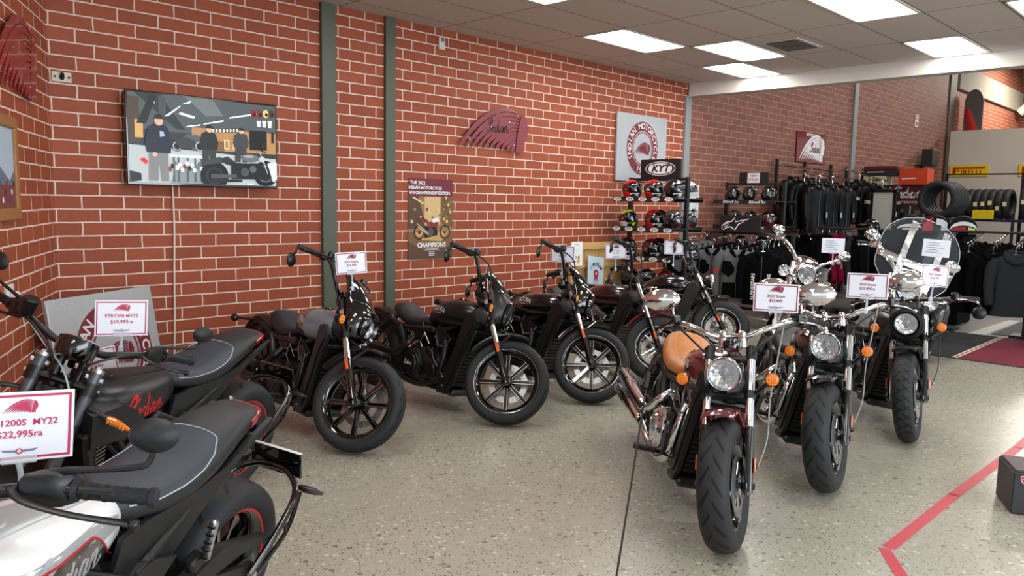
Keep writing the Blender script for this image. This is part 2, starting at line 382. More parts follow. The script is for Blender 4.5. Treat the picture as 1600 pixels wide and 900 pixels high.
mb = MB(); mb.box((20.1, .2, 6.35), (19.7, 12.6, .1)); struct(mb.obj('ceiling_2', mat('hall_roof', (120, 116, 110), .8), smooth=0))
mb = MB(); mb.box((10.15, 0.1, 4.75), (.2, 12.5, 3.04), b=.0); struct(mb.obj('trim_9', wpaint, smooth=0))
# steel columns flush with the brick
grn = mat('column_green', (84, 88, 74), .5); gry = mat('column_grey', (138, 142, 142), .45); brn = mat('column_bare', (96, 78, 62), .6)
for k, (x0, x1, z1, m, nm) in enumerate(((3.925, 4.075, CZ, grn, 'trim_3'), (4.635, 4.755, CZ, grn, 'trim_4'), (9.98, 10.12, 3.23, gry, 'trim_5'), (16.13, 16.32, 6.3, gry, 'trim_6'), (22.2, 22.72, 6.3, brn, 'trim_7'))):
    mb = MB(); mb.box(((x0+x1)/2, WY-.012, z1/2), (x1-x0, .05, z1), b=.004); struct(mb.obj(nm, m))
# ceiling troffers
tro = mat('troffer_diffuser', (255, 255, 252), .5, emit=PANEL)
_n, _l = nt(tro); _t = _n.new('ShaderNodeTexCoord'); _s = _n.new('ShaderNodeSeparateXYZ'); _a = _n.new('ShaderNodeMath'); _a.operation = 'ABSOLUTE'; _b = _n.new('ShaderNodeMath'); _b.operation = 'SUBTRACT'; _b.inputs[1].default_value = .125; _c = _n.new('ShaderNodeMath'); _c.operation = 'ABSOLUTE'; _r = _n.new('ShaderNodeMapRange')
_r.inputs[1].default_value = .02; _r.inputs[2].default_value = .13; _r.inputs[3].default_value = PANEL*1.5; _r.inputs[4].default_value = PANEL*.14      # two tubes behind the diffuser
_l.new(_t.outputs['Object'], _s.inputs[0]); _l.new(_s.outputs[1], _a.inputs[0]); _l.new(_a.outputs[0], _b.inputs[0]); _l.new(_b.outputs[0], _c.inputs[0]); _l.new(_c.outputs[0], _r.inputs[0]); _l.new(_r.outputs[0], _n['Principled BSDF'].inputs['Emission Strength']); fr = mat('troffer_frame', (210, 208, 202), .5)
def troffer(i, j, label, half=False):
    x0 = TX0+i*TW; y1 = TY0-j*TD; w = TW if not half else 10.05-x0
    t = thing('ceiling_light', label, 'light', (x0+w/2, y1-TD/2, CZ), group='recessed ceiling lights')
    m = MB(); W2, D2 = w/2-.012, TD/2-.012
    for s in (-1, 1): m.box((0, s*(D2-.012), -.004), (2*W2, .024, .012), b=.003); m.box((s*(W2-.012), 0, -.004), (.024, 2*D2, .012), b=.003)
    m.obj('frame', fr, t)
    m = MB(); m.box((0, 0, -.003), (2*W2-.044, 2*D2-.044, .004)); m.obj('diffuser', tro, t)
troffer(2, 1, 'lit ceiling panel above the round badge canvas, clear of the bulkhead')
troffer(3, 2, 'lit ceiling panel beside the slotted air vent')
troffer(4, 1, 'half lit ceiling panel against the bulkhead above the helmet stand', True)
troffer(0, 2, 'lit ceiling panel high above the gloss black motorcycle, only its tip in view')
troffer(2, 5, 'large lit ceiling panel above the row of chrome-barred motorcycles, before the vent')
troffer(4, 5, 'lit ceiling panel against the bulkhead beside the small downlight', True)
troffer(3, 7, 'lit ceiling panel in the top corner of the frame beyond the downlight')
for i, j in ((-2, 3), (0, 7), (-3, 7), (1, 11), (-2, 11), (3, 12), (-4, 3), (-5, 8)): troffer(i, j, 'lit ceiling panel in the part of the showroom behind the viewer')
# air vent
t = thing('air_vent', 'square slotted air vent set in a ceiling tile', 'vent', (TX0+3.5*TW, TY0-3.5*TD, CZ), group=None)
m = MB(); m.box((0, 0, -.006), (.62, .42, .012), b=.004); m.obj('frame', fr, t)
m = MB()
for sx in (-1, 1):
    for sy in (-1, 1):
        m.box((sx*.135, sy*.09, -.0135), (.25, .16, .003))
m.obj('opening', mat('vent_dark', (22, 20, 19), .8), t)
for sx in (-1, 1):
    m = MB()
    for k in range(7): m.box((sx*.135-.11+k*.036, 0, -.016), (.012, .34, .008), RY(.5))
    m.obj('louvre', mat('vent_louvre', (104, 98, 90), .6), t)
# downlight
t = thing('downlight', 'small round warm downlight in the ceiling near the bulkhead', 'light', (9.02, 1.66, CZ))
m = MB(); m.lathe([(.045, -.004), (.07, -.012), (.075, -.004), (.075, 0)], ax=(0, 0, 1), n=24); m.obj('trim_ring', mat('brass_ring', (200, 176, 120), .3, metal=.6), t)
m = MB(); m.disc((0, 0, -.004), (0, 0, 1), .045, .004); m.obj('lamp', mat('warm_lamp', (255, 214, 140), .5, emit=9), t)
# ================================================================ motorcycles
def tyre_mat(name, n_blocks, skew, depth, width, rows=1):
    m = bpy.data.materials.new(name); m.use_nodes = True; n, l = nt(m); b = n['Principled BSDF']
    b.inputs['Roughness'].default_value = .62; b.inputs['Specular IOR Level'].default_value = .35
    t = n.new('ShaderNodeTexCoord'); s = n.new('ShaderNodeSeparateXYZ'); l.new(t.outputs['Object'], s.inputs[0])
    def M_(op, a, b_=None):
        k = n.new('ShaderNodeMath'); k.operation = op
        for i, v in enumerate((a, b_)):
            if v is None: continue
            if isinstance(v, (int, float)): k.inputs[i].default_value = v
            else: l.new(v, k.inputs[i])
        return k.outputs[0]
    ang = M_('MULTIPLY', M_('ARCTAN2', s.outputs[2], s.outputs[0]), n_blocks/(2*pi))
    ay = M_('ABSOLUTE', s.outputs[1]); side = M_('MULTIPLY', M_('SIGN', s.outputs[1]), .25)
    ph = M_('FRACT', M_('ADD', M_('ADD', ang, M_('MULTIPLY', ay, skew)), side))
    g = M_('LESS_THAN', M_('ABSOLUTE', M_('SUBTRACT', ph, .5)), width)
    g = M_('MULTIPLY', g, M_('GREATER_THAN', ay, .006)); g = M_('MULTIPLY', g, M_('LESS_THAN', ay, .052))
    if rows > 1:
        ph2 = M_('FRACT', M_('SUBTRACT', M_('MULTIPLY', ang, 1.0), M_('MULTIPLY', ay, skew*.55)))
        g2 = M_('LESS_THAN', M_('ABSOLUTE', M_('SUBTRACT', ph2, .5)), width*.7); g = M_('MAXIMUM', g, M_('MULTIPLY', g2, M_('LESS_THAN', ay, .05)))
    mx = n.new('ShaderNodeMix'); mx.data_type = 'RGBA'; mx.inputs[6].default_value = (.021, .022, .024, 1); mx.inputs[7].default_value = (.0025, .0025, .0025, 1)
    l.new(g, mx.inputs[0]); l.new(mx.outputs[2], b.inputs['Base Color'])
    bp = n.new('ShaderNodeBump'); bp.invert = True; bp.inputs['Strength'].default_value = depth; bp.inputs['Distance'].default_value = .006
    l.new(g, bp.inputs['Height']); l.new(bp.outputs[0], b.inputs['Normal']); return m
ty_street = tyre_mat('street_tyre', 19, 16, 1, .12)
ty_block = tyre_mat('block_tyre', 30, 16, 1, .13, 2)
ty_sport = tyre_mat('sport_tyre', 13, 6, .7, .07)
def tyre_prof(Ro, w, ri):
    h = Ro-ri
    half = [(ri, .72), (ri+.10*h, .86), (ri+.38*h, 1.0), (ri+.62*h, .97), (ri+.80*h, .84), (ri+.92*h, .60), (ri+.985*h, .30)]
    return [(r, -w*k) for r, k in half]+[(Ro, 0)]+[(r, w*k) for r, k in reversed(half)]
def wheel(root, name, Mx, Ro, w, ri, style, tyre, disc=1, pin=None, lite=False):
    """wheel about local y, Mx places the axle"""
    m = MB(); m.lathe(tyre_prof(Ro, w, ri), n=64, close=True)
    wo = m.obj(name, tyre, root, 50, Mx)
    m = MB(); a = ri
    prof = [(a-.002, -w*.74), (a+.008, -w*.76), (a+.008, -w*.68), (a-.014, -w*.62), (a-.026, -w*.2), (a-.026, w*.2), (a-.014, w*.62), (a+.008, w*.68), (a+.008, w*.76), (a-.002, w*.74), (a-.020, w*.60), (a-.036, w*.2), (a-.036, -w*.2), (a-.020, -w*.60)]
    m.lathe(prof, n=56, close=True); rimm = gblack if style != 'chromewire' else chrome
    r = m.obj('rim', rimm, wo, 40)
    if pin:
        m = MB()
        for s in (-1, 1): m.lathe([(a-.004, s*w*.75), (a+.006, s*w*.785)], n=56)
        m.obj('rim_stripe', pin, wo, 0)
    else:
        m = MB()
        for s in (-1, 1): m.lathe([(a+.001, s*w*.762), (a+.006, s*w*.772)], n=56)
        m.obj('rim_edge', alu, wo, 0)
    m = MB(); m.lathe([(.0, -.062), (.018, -.062), (.03, -.05), (.03, -.02), (.022, -.015), (.022, .015), (.03, .02), (.03, .05), (.018, .062), (0, .062)], n=24)
    for k in range(6): m.cyl((.024*cos(k*pi/3), -.053, .024*sin(k*pi/3)), (.024*cos(k*pi/3), .053, .024*sin(k*pi/3)), .004, n=6)
    m.obj('hub', sblack, wo)
    if style in ('wire', 'chromewire'):
        m = MB(); ns = 40
        for k in range(ns):
            q = 2*pi*k/ns; s = 1 if k % 2 else -1; q2 = q+.42*(1 if (k//2) % 2 else -1)
            m.tube([(.028*cos(q2), s*.04, .028*sin(q2)), ((a-.03)*cos(q), s*.008, (a-.03)*sin(q))], .0022, 5)
        m.obj('spokes', chrome, wo)
    else:
        nsp = {'rogue': 8, 'scout': 12, 'ftr': 10}[style]
        for k in range(nsp):
            q = 2*pi*k/nsp+.2; m = MB(RY(-q))
            if style == 'rogue':
                L = a-.03
                for s in (-1, 1):
                    m.loft([[(.03, s*.004-.002, -.018), (.03, s*.022, -.014), (.03, s*.022, .014), (.03, s*.004+.002, .018)], [(.10, s*.003, -.013), (.10, s*.020, -.009), (.10, s*.020, .009), (.10, s*.003, .013)], [(L, s*.002, -.022), (L, s*.018, -.015), (L, s*.018, .015), (L, s*.002, .022)]])
                m.to(1)
                for s in (-1, 1):
                    for e in (-1, 1):
                        m.add([(.045, s*.0212, e*.0125), (.045, s*.0222, e*.0095), (L-.004, s*.0178, e*.0112), (L-.004, s*.0188, e*.0145)], [(0, 1, 2, 3)])
            else:
                L = a-.03; tw = .05*(1 if k % 2 else -1) if style == 'scout' else .0
                m.loft([[(.03, -.022, -.009), (.03, .022, -.009), (.03, .022, .009), (.03, -.022, .009)], [(L, -.016, -.008+tw), (L, .016, -.008+tw), (L, .016, .008+tw), (L, -.016, .008+tw)]])
            m.obj('spoke', [gblack, alu], wo, 30)
            if lite and k > 40: break
    for s in ((1,) if disc == 1 else (-1,) if disc == -1 else (-1, 1) if disc == 2 else ()):
        m = MB(); m.lathe([(.105, s*.063-.0025), (.149, s*.063-.0025), (.149, s*.063+.0025), (.105, s*.063+.0025)], n=48, close=True)
        m.lathe([(.03, s*.058-.002), (.06, s*.058-.002), (.06, s*.058+.002), (.03, s*.058+.002)], n=32, close=True)
        for k in range(8):
            q = 2*pi*k/8; m.tube([(.055*cos(q), s*.058, .055*sin(q)), (.11*cos(q+.2), s*.062, .11*sin(q+.2))], .005, 6)
        m.to(1)
        for k in range(30):
            q = 2*pi*k/30; rr = .118+.009*(k % 3)
            for e in (-1, 1): m.disc((rr*cos(q), s*.063+e*.0027, rr*sin(q)), (0, 1, 0), .0035, .0004, 6)
        m.obj('brake_disc', [discm, black], wo, 30)
    return wo
def pr_text(root, name, body, txt, size, x0, z0, sides, m, bold=.02, arch=0, shear=0, script=False, slope=0, extra=None):
    """lettering laid on each flank of a body mesh (vertices in the root's space), one mesh per flank"""
    bvh = BVHTree.FromPolygons([v.co for v in body.data.vertices], [tuple(p.vertices) for p in body.data.polygons])
    for s in sides:
        t = MB(); out = MB()
        if script: script_word(t, size, T(-size/2, 0, 0), 0, .055)
        else: t.text(txt, size, I4, 0, shear=shear, bold=bold)
        if extra: extra(t)
        vs = []
        for v in t.v:
            u, w = v.x, v.y
            w += -arch*u*u; uu = u*cos(slope)-w*sin(slope); ww = u*sin(slope)+w*cos(slope)
            x = x0+uu*(-s); z = z0+ww
            h = bvh.ray_cast(Vector((x, s*.6, z)), Vector((0, -s, 0)))
            vs.append((h[0]+h[1]*(.0015 if h[1].y*s > 0 else -.0015)) if h[0] else Vector((x, s*.15, z)))
        out.add(vs, t.f); out.obj(name, m, root, 0).parent = body
def bolt_set(eng, spots):
    b = MB(); b.cyl((0, 0, 0), (0, .02, 0), .0065, n=6); b.disc((0, .004, 0), (0, 1, 0), .009, .004, 8); first = None
    for x, y, z in spots:
        if first is None: first = b.obj('bolt', alu, eng, 30, T(x, y, z) @ (RZ(pi) if y < 0 else I4))
        else: o = first.copy(); COL.objects.link(o); o.parent = eng; o.matrix_basis = T(x, y, z) @ (RZ(pi) if y < 0 else I4)
def bullet_signal(root, c, d, stalk_from, Mx, r=.034, name='turn_signal', matl=amber):
    m = MB(); c = Vector(c); d = Vector(d).normalized()
    m.lathe([(0, -.045), (r*.6, -.04), (r*.95, -.02), (r, 0), (r*1.04, .004), (r*.98, .008)], c, d, 20)
    m.tube([stalk_from, c], [.013, .010], 8)
    o = m.obj(name, sblack, root, 40, Mx)
    m = MB(); m.lathe([(r*.97, .006), (r*.9, .012), (r*.72, .0145), (r*.5, .0155), (0, .017)], c, d, 16); F = frame(c, d); m.to(1)
    for rr, nn in ((0, 1), (.36, 6), (.68, 12)):
        for k in range(nn):
            a = 2*pi*k/nn; e = r*.13; x, y = r*rr*cos(a), r*rr*sin(a); m.add([F @ Vector(p) for p in ((x-e, y, .0165-.003*rr), (x, y-e, .0165-.003*rr), (x+e, y, .0165-.003*rr), (x, y+e, .0165-.003*rr), (x, y, .021-.003*rr))], [(0, 1, 4), (1, 2, 4), (2, 3, 4), (3, 0, 4)])
    m.obj('signal_lens', [amber, amber_d], o, 0); return o
def headlamp(root, c, d, r, Mx, shell=gblack, ring=chrome, depth=.12):
    c = Vector(c); m = MB(); m.lathe([(0, -depth), (r*.45, -depth*.95), (r*.85, -depth*.55), (r, -.02), (r*1.02, .0), (r*.97, .004)], c, d, 32)
    o = m.obj('headlight', shell, root, 40, Mx)
    m = MB(); m.lathe([(r*1.03, -.006), (r*1.05, .004), (r*1.0, .014), (r*.93, .012)], c, d, 36); m.obj('headlight_ring', ring, o, 40)
    m = MB(); F = frame(c, d, (0, 0, 1)); rnd = random.Random(3)
    m.lathe([(0, -.03), (r*.3, -.034), (r*.6, -.022), (r*.93, .006)], c, d, 28)
    # faceted reflector cells and bulb shield
    for k in range(16):
        q = 2*pi*k/16; 
        for rr in (.42, .72):
            m.add([F @ Vector((r*(rr-.14)*cos(q-.16), r*(rr-.14)*sin(q-.16), -.018+rr*.012)), F @ Vector((r*(rr-.14)*cos(q+.16), r*(rr-.14)*sin(q+.16), -.018+rr*.012)), F @ Vector((r*(rr+.15)*cos(q+.17), r*(rr+.15)*sin(q+.17), -.008+rr*.02+rnd.uniform(-.006, .006))), F @ Vector((r*(rr+.15)*cos(q-.17), r*(rr+.15)*sin(q-.17), -.008+rr*.02+rnd.uniform(-.006, .006)))], [(0, 1, 2, 3)])
    m.obj('reflector', lens, o, 0)
    m = MB(); m.box((0, 0, .0), (r*.9, r*.10, .01)); m.box((0, -r*.3, .0), (r*.08, r*.5, .01)); m.ball((0, 0, .0), r*.16); m2 = MB(); m2.add([F @ v for v in m.v], m.f); m2.obj('bulb_shield', steel, o)
    m = MB(); m.lathe([(0, .024), (r*.5, .021), (r*.93, .010)], c, d, 28); m.obj('headlight_glass', glass, o)
    return o
def grip_set(root, bar, ends, gl, Mx, barmat, lever_mat, mirror, name_side):
    pass
SRK = R(29); SSD = Vector((-sin(SRK), 0, cos(SRK))); SSA = Vector((1.22, 0, .86))
def steer_m(sa, sd, a): return T(*sa) @ Matrix.Rotation(a, 4, sd) @ T(*(-sa))
def bike_root(name, label, group, fx, fy, hd, lean, wb=1.576):
    M = T(fx-wb*cos(hd), fy-wb*sin(hd), 0) @ RZ(hd) @ RX(-lean)
    return thing(name, label, 'motorcycle', M=M, group=group)
def spring(m, a, b, r, turns, wr):
    a, b = Vector(a), Vector(b); F = frame(a, b-a); L = (b-a).length
    m.tube([F @ Vector((r*cos(2*pi*t/10), r*sin(2*pi*t/10), L*t/(10*turns))) for t in range(10*turns+1)], wr, 5)
def scout(label, pose, v, group=None):
    fx, fy, hd, lean, st = pose; g = v.get
    root = bike_root('motorcycle', label, group, fx, fy, R(hd), R(lean))
    ST = steer_m(SSA, SSD, R(st)); paint = v['paint']; fend = g('fender', paint); lite = g('lite', False)
    cover = g('metal', sblack)        # finish of engine covers
    # --- wheels
    fstyle = g('front', 'rogue'); ri = {'rogue': .2415, 'scout': .206, 'wire': .206}[fstyle]
    wheel(root, 'front_wheel', ST @ T(1.576, 0, .32), .32, g('tw', .066), ri, fstyle, g('tyre', ty_street), 1, lite=lite)
    wheel(root, 'rear_wheel', T(0, 0, .323), .323, .075, .206, 'scout' if fstyle != 'wire' else 'wire', g('tyre', ty_street), 0, lite=lite)
    # --- chassis
    m = MB()
    for s in (-1, 1):
        poly = [(1.285, .80), (1.36, .735), (1.30, .62), (1.16, .22), (1.10, .145), (.98, .14), (1.0, .2), (1.09, .40), (1.16, .58), (1.19, .70), (1.22, .78)]
        m.prism(poly, .024, T(0, s*.142, 0) @ RX(pi/2))
        inner = [(1.315, .70), (1.26, .62), (1.13, .24), (1.10, .2), (1.125, .36), (1.20, .60)]
        m.prism(inner, .012, T(0, s*.158, 0) @ RX(pi/2))
        m.tube([(1.18, s*.10, .74), (.95, s*.09, .63), (.6, s*.12, .60), (.38, s*.13, .60), (.28, s*.15, .66)], .022, 8, 3)
        m.tube([(.42, s*.13, .60), (.50, s*.14, .48), (.52, s*.13, .36), (.6, s*.13, .22)], .03, 8, 3, flat=.8)
    m.box((1.06, 0, .155), (.22, .28, .05), b=.02)
    m.obj('frame', fblack, root)
    m = MB(); q = math.atan2(.22, .52)
    m.box((1.205, 0, .44), (.05, .25, .50), RY(q), .01)
    for k in range(15): m.box((1.205+.030+(k-7)*.031*sin(q), 0, .44+(k-7)*.031*cos(q)), (.012, .235, .008), RY(q+.35))
    m.box((1.29, 0, .70), (.05, .22, .06), RY(.4), .015)
    m.obj('radiator', sblack, root)
    m = MB(); m.loft([rsec(1.16, 0, .74, .06, .06), rsec(1.24, 0, .765, .085, .085), rsec(1.32, 0, .775, .075, .075), rsec(1.36, 0, .76, .05, .05)]); m.obj('neck_cover', g('neck', mat('neck_grey', (58, 58, 62), .4)), root)
    m = MB()
    for s in (-1, 1): m.tube([(0, s*.125, .323), (.22, s*.125, .335), (.52, s*.115, .36)], [.026, .03, .034], 8, 2); m.cyl((0, s*.10, .323), (0, s*.165, .323), .02, n=12)
    m.box((.44, 0, .36), (.08, .2, .07), b=.02)
    m.obj('swingarm', fblack, root)
    for s in (-1, 1):
        m = MB(); m.cyl((.03, s*.165, .40), (.28, s*.16, .62), .016); m.cyl((.16, s*.163, .515), (.28, s*.16, .62), .027); spring(m, (.05, s*.165, .415), (.2, s*.163, .55), .034, 7, .0065); m.disc((.03, s*.165, .40), (0, 1, 0), .022, .03, 14); m.disc((.28, s*.16, .62), (0, 1, 0), .022, .03, 14)
        m.obj('shock_absorber', sblack if cover is not chrome else sblack, root)
    # --- engine
    m = MB()
    m.loft([rsec(.50, 0, .34, .10, .10), rsec(.56, 0, .33, .15, .15), rsec(.72, 0, .32, .175, .17), rsec(.90, 0, .30, .17, .15), rsec(1.0, 0, .28, .14, .12), rsec(1.06, 0, .27, .09, .08)])
    m.box((.80, 0, .19), (.34, .24, .08), b=.02)
    for k in range(6): m.box((.68+k*.045, 0, .152), (.012, .22, .02))
    eng = m.obj('engine', engine_black, root)
    for nm, ang in (('rear_cylinder', -30), ('front_cylinder', 30)):
        d = Vector((sin(R(ang)), 0, cos(R(ang)))); F = frame((.79, 0, .30), d, (0, 1, 0))
        m = MB(F)
        m.cyl((0, 0, .06), (0, 0, .33), .062, n=20)
        for k in range(8): m.box((0, 0, .145+k*.017), (.17, .165, .008), b=.003)
        m.box((0, 0, .305), (.20, .17, .06), b=.018); m.box((0, 0, .345), (.16, .13, .04), b=.015)
        cy = m.obj(nm, engine_black, root)
        for s in (-1, 1):
            cx, cz = .79+.305*d.x, .30+.305*d.z
            P = [(-.085, .055), (.085, .055), (.075, -.03), (0.0, -.085), (-.075, -.03)]; a = R(ang)
            P = [(cx+x*cos(a)+z*sin(a), cz-x*sin(a)+z*cos(a)) for x, z in P]
            m = MB(); m.prism(P, .02, T(0, s*.105, 0) @ RX(pi/2)); ic = [(cx+(x-cx)*.6, cz+(z-cz)*.6) for x, z in P]; m.prism(ic, .012, T(0, s*.118, 0) @ RX(pi/2))
            hc = m.obj('head_cover', cover if not g('wheads') else chrome, cy, 25)
            m = MB(); L = [(x, s*.121, z) for x, z in P]; m.tube([L[1], L[2], L[3], L[4], L[0]], .006, 6); m.tube([L[3], (L[3][0]-d.x*.11, s*.10, L[3][2]-d.z*.11)], .004, 6); m.tube([L[2], (L[2][0]-d.x*.10, s*.10, L[2][2]-d.z*.10)], .004, 6)
            m.obj('machined_edge', alu, hc)
    for s, cx, cz, r in ((-1, .675, .315, .128), (1, .80, .30, .118)):
        m = MB(); m.lathe([(0, .215), (r*.62, .215), (r*.66, .205), (r*.80, .205), (r*.84, .2), (r, .185), (r*1.03, .17), (r*1.03, .13)], (cx, 0, cz), (0, s, 0), 36)
        for k in range(8): a = 2*pi*k/8; m.cyl((cx+r*.92*cos(a), s*.18, cz+r*.92*sin(a)), (cx+r*.92*cos(a), s*.2, cz+r*.92*sin(a)), .006, n=6)
        cv = m.obj('clutch_cover' if s < 0 else 'generator_cover', cover, root)
        m = MB(); m.box((cx, s*.217, cz), (r*1.0, .006, .034), b=.003); m.to(1); script_word(m, r*.75, frame((cx+s*r*.38, s*.2206, cz-.008), (0, s, 0), (-s, 0, 0)), .0002, .05)
        m.obj('cover_badge', [sblack if cover is not chrome else alu, white], cv, 0)
    for sd_ in (-1, 1): m = MB(); m.disc((.93, sd_*.175, .30), (0, 1, 0), .055, .05, 20, .006); m.obj('engine_boss', sblack, eng)
    m = MB(); m.box((.86, -.16, .44), (.07, .05, .06), RY(.3), .012)
    m.tube([(.88, -.15, .46), (.92, -.17, .40), (.98, -.17, .34), (1.05, -.15, .26)], .012, 8, 4); m.obj('coolant_hose', sblack, eng)
    m = MB(); m.tube([(.66, .15, .58), (.60, .17, .45), (.56, .16, .30)], .012, 8, 4); m.obj('breather_hose', sblack, eng)
    m = MB(); m.box((.79, 0, .61), (.14, .30, .05), b=.015); m.obj('throttle_body', sblack, eng)
    rn = random.Random(5); sp_ = []
    for k in range(12):
        x, z, sd_ = rn.uniform(.55, 1.08), rn.uniform(.20, .60), rn.choice((-1, -1, 1)); sp_.append((x, sd_*(.165 if z < .42 else .145), z))
    bolt_set(eng, sp_)
    # --- exhaust on the right
    em = g('exhaust', sblack); sh = g('shield', em)
    m = MB()
    m.tube([(.99, -.12, .54), (1.03, -.155, .44), (.98, -.165, .26), (.84, -.175, .175), (.62, -.20, .19), (.42, -.235, .275)], .024, 12, 5)
    m.tube([(.60, -.12, .52), (.60, -.18, .47), (.54, -.215, .40), (.5, -.23, .378), (.42, -.235, .375)], .024, 12, 5)
    ex = m.obj('exhaust', em, root)
    for zz, zr, x0 in ((.375, .40, .44), (.275, .29, .44)):
        m = MB(); m.tube([(x0, -.235, zz), (x0-.06, -.24, zz+.004), (.0, -.25, (zz+zr)/2+.005), (-.30, -.255, zr), (-.42, -.255, zr+.004)], [.026, .042, .047, .047, .038], 18, 3, cap=False)
        m.lathe([(.038, 0), (.032, .004), (.030, -.08), (0, -.08)], (-.42, -.255, zr+.004), (-1, 0, 0), 18)
        m.obj('muffler', em, ex)
    m = MB()
    for k in range(5): m.box((.24-.06*k, -.282, .40+.004*k), (.03, .012, .035), RY(.25), .004)
    m.tube([(.50, -.272, .385), (.3, -.285, .395), (.0, -.29, .41)], .014, 8, 2, flat=1.6)
    m.obj('heat_shield', sh, ex)
    # --- tank
    tb = [(.675, .695, .035, .03), (.70, .70, .07, .05), (.78, .725, .112, .085), (.88, .745, .138, .108), (.99, .755, .148, .115), (1.08, .755, .142, .11), (1.16, .755, .125, .10), (1.225, .755, .10, .08), (1.265, .755, .06, .05)]
    tb = [(x, z+.004, w*1.13, h*1.03) for x, z, w, h in tb]
    m = MB(); m.loft([rsec(x, 0, z, w, h, 2.5, 28) for x, z, w, h in tb]); tank = m.obj('fuel_tank', paint, root, 60)
    if g('panel'):
        m = MB(); rr = []
        for x, z, w, h in tb[4:9]:
            rr.append(rsec(x, 0, z, w+.0025, h+.0025, 2.5, 28))
        m.loft(rr, cap=False); m.obj('tank_panel', v['panel'], tank, 60)
    m = MB(); m.disc((1.0, 0, .879), (0, 0, 1), .036, .022, 24, .006); m.lathe([(.036, 0), (.05, -.004)], (1.0, 0, .868), (0, 0, 1), 24); m.obj('filler_cap', gblack if cover is not chrome else chrome, tank)
    def wing(t):
        t.ribbon([(-.055, -.03), (-.02, -.034)], .004, I4, 0, 1); t.ribbon([(.02, -.034), (.055, -.03)], .004, I4, 0, 1); t.text('1901', .015, T(0, -.034, 0), 0)
    if g('word') == 'none': pass
    elif g('word', 'block') == 'block': pr_text(root, 'tank_lettering', tank, 'INDIAN', .052, .89, .79, (-1, 1), g('wordmat', white), .012, 2.2, extra=wing)
    else: pr_text(root, 'tank_lettering', tank, '', .19, .93, .755, (-1, 1), g('wordmat', white), script=True)
    # --- seat
    stl = g('seat', leather)
    sp = [(.235, .715, .07, .03), (.255, .73, .105, .05), (.32, .715, .13, .068), (.40, .675, .14, .06), (.50, .645, .135, .05), (.60, .645, .11, .045), (.68, .66, .075, .04), (.735, .672, .05, .03), (.75, .672, .03, .015)]
    if g('bucket'): sp = [(.20, .785, .07, .03), (.215, .775, .125, .07), (.27, .745, .155, .095), (.36, .69, .16, .075), (.46, .66, .15, .058), (.58, .655, .12, .05), (.68, .67, .08, .04), (.735, .68, .05, .03), (.75, .68, .03, .015)]
    m = MB(); m.loft([rsec(x, 0, z, w, h, 2.6, 26) for x, z, w, h in sp]); se = m.obj('seat', stl, root, 60)
    m = MB(); m.loft([rsec(x, 0, z+.0035, w*.80, h+.002, 2.6, 26) for x, z, w, h in sp[2:7]], cap=False); m.obj('seat_insert', g('insert', stl), se, 60)
    # --- rear fender
    cut = g('chop', 0); m = MB(); pr = [(.352, -.088), (.366, -.085), (.378, -.06), (.382, 0), (.378, .06), (.366, .085), (.352, .088), (.348, .082), (.368, .05), (.372, 0), (.368, -.05), (.348, -.082)]
    m.lathe(pr, (0, 0, .335), (0, 1, 0), 26, R(-100), R(30)+R(0) if not cut else R(-5), close=True, M=None)
    fo = m.obj('rear_fender', fend if not g('blackfender') else smoke, root, 50)
    m = MB(); 
    for s in (-1, 1): m.prism([(.30, .66), (.05, .70), (-.08, .675), (-.09, .64), (.05, .645), (.22, .58), (.32, .58)], .012, T(0, s*.10, 0) @ RX(pi/2))
    m.obj('fender_strut', fblack, root)
    if g('pillion'):
        m = MB(); m.loft([rsec(x, 0, z, w, h, 2.6, 22) for x, z, w, h in ((-.06, .735, .05, .015), (.0, .745, .085, .03), (.12, .75, .095, .032), (.22, .735, .09, .03), (.25, .72, .06, .02))]); m.obj('pillion_pad', leather, root, 60)
    m = MB(); m.box((-.335, 0, .52), (.03, .10, .05), RY(-.5), .01); m.obj('tail_light', redlens, root)
    m = MB(); m.box((-.40, 0, .40), (.01, .2, .13), RY(-.35), .004); m.tube([(-.36, 0, .50), (-.40, 0, .44)], .012, 6); m.obj('plate_holder', sblack, root)
    if not g('norear'):
        for s in (-1, 1): bullet_signal(root, (-.14, s*.235, .655), (-1, 0, 0), (-.06, s*.10, .66), None, .03, 'rear_turn_signal')
    # --- footrests, side stand, controls
    for s in (-1, 1):
        m = MB(); m.tube([(.90, s*.15, .22), (.93, s*.24, .24)], .012, 8); m.cyl((.93, s*.235, .243), (.925, s*.355, .25), .017, n=12)
        for k in range(4): m.disc((.93, s*(.26+.026*k), .247), (0, 1, 0), .02, .008, 12)
        m.tube([(.92, s*.20, .235), (1.05, s*.19, .26), (1.10, s*.23, .28)], .007, 6, 3)
        m.obj('footrest', g('pegs', sblack), root)
    m = MB(); m.tube([(.62, .12, .17), (.66, .24, .09), (.70, .31, .045)], [.014, .011], 8, 2); m.box((.705, .318, .04), (.06, .035, .012), b=.004); m.obj('side_stand', sblack, root)
    # --- fork, fender, brakes (turn with the handlebar)
    ax = Vector((1.576, 0, .32)); up = SSD; fw = Vector((cos(SRK), 0, sin(SRK)))
    P = lambda t, y, o=0.: tuple(ax+up*t+fw*o+Vector((0, y, 0)))
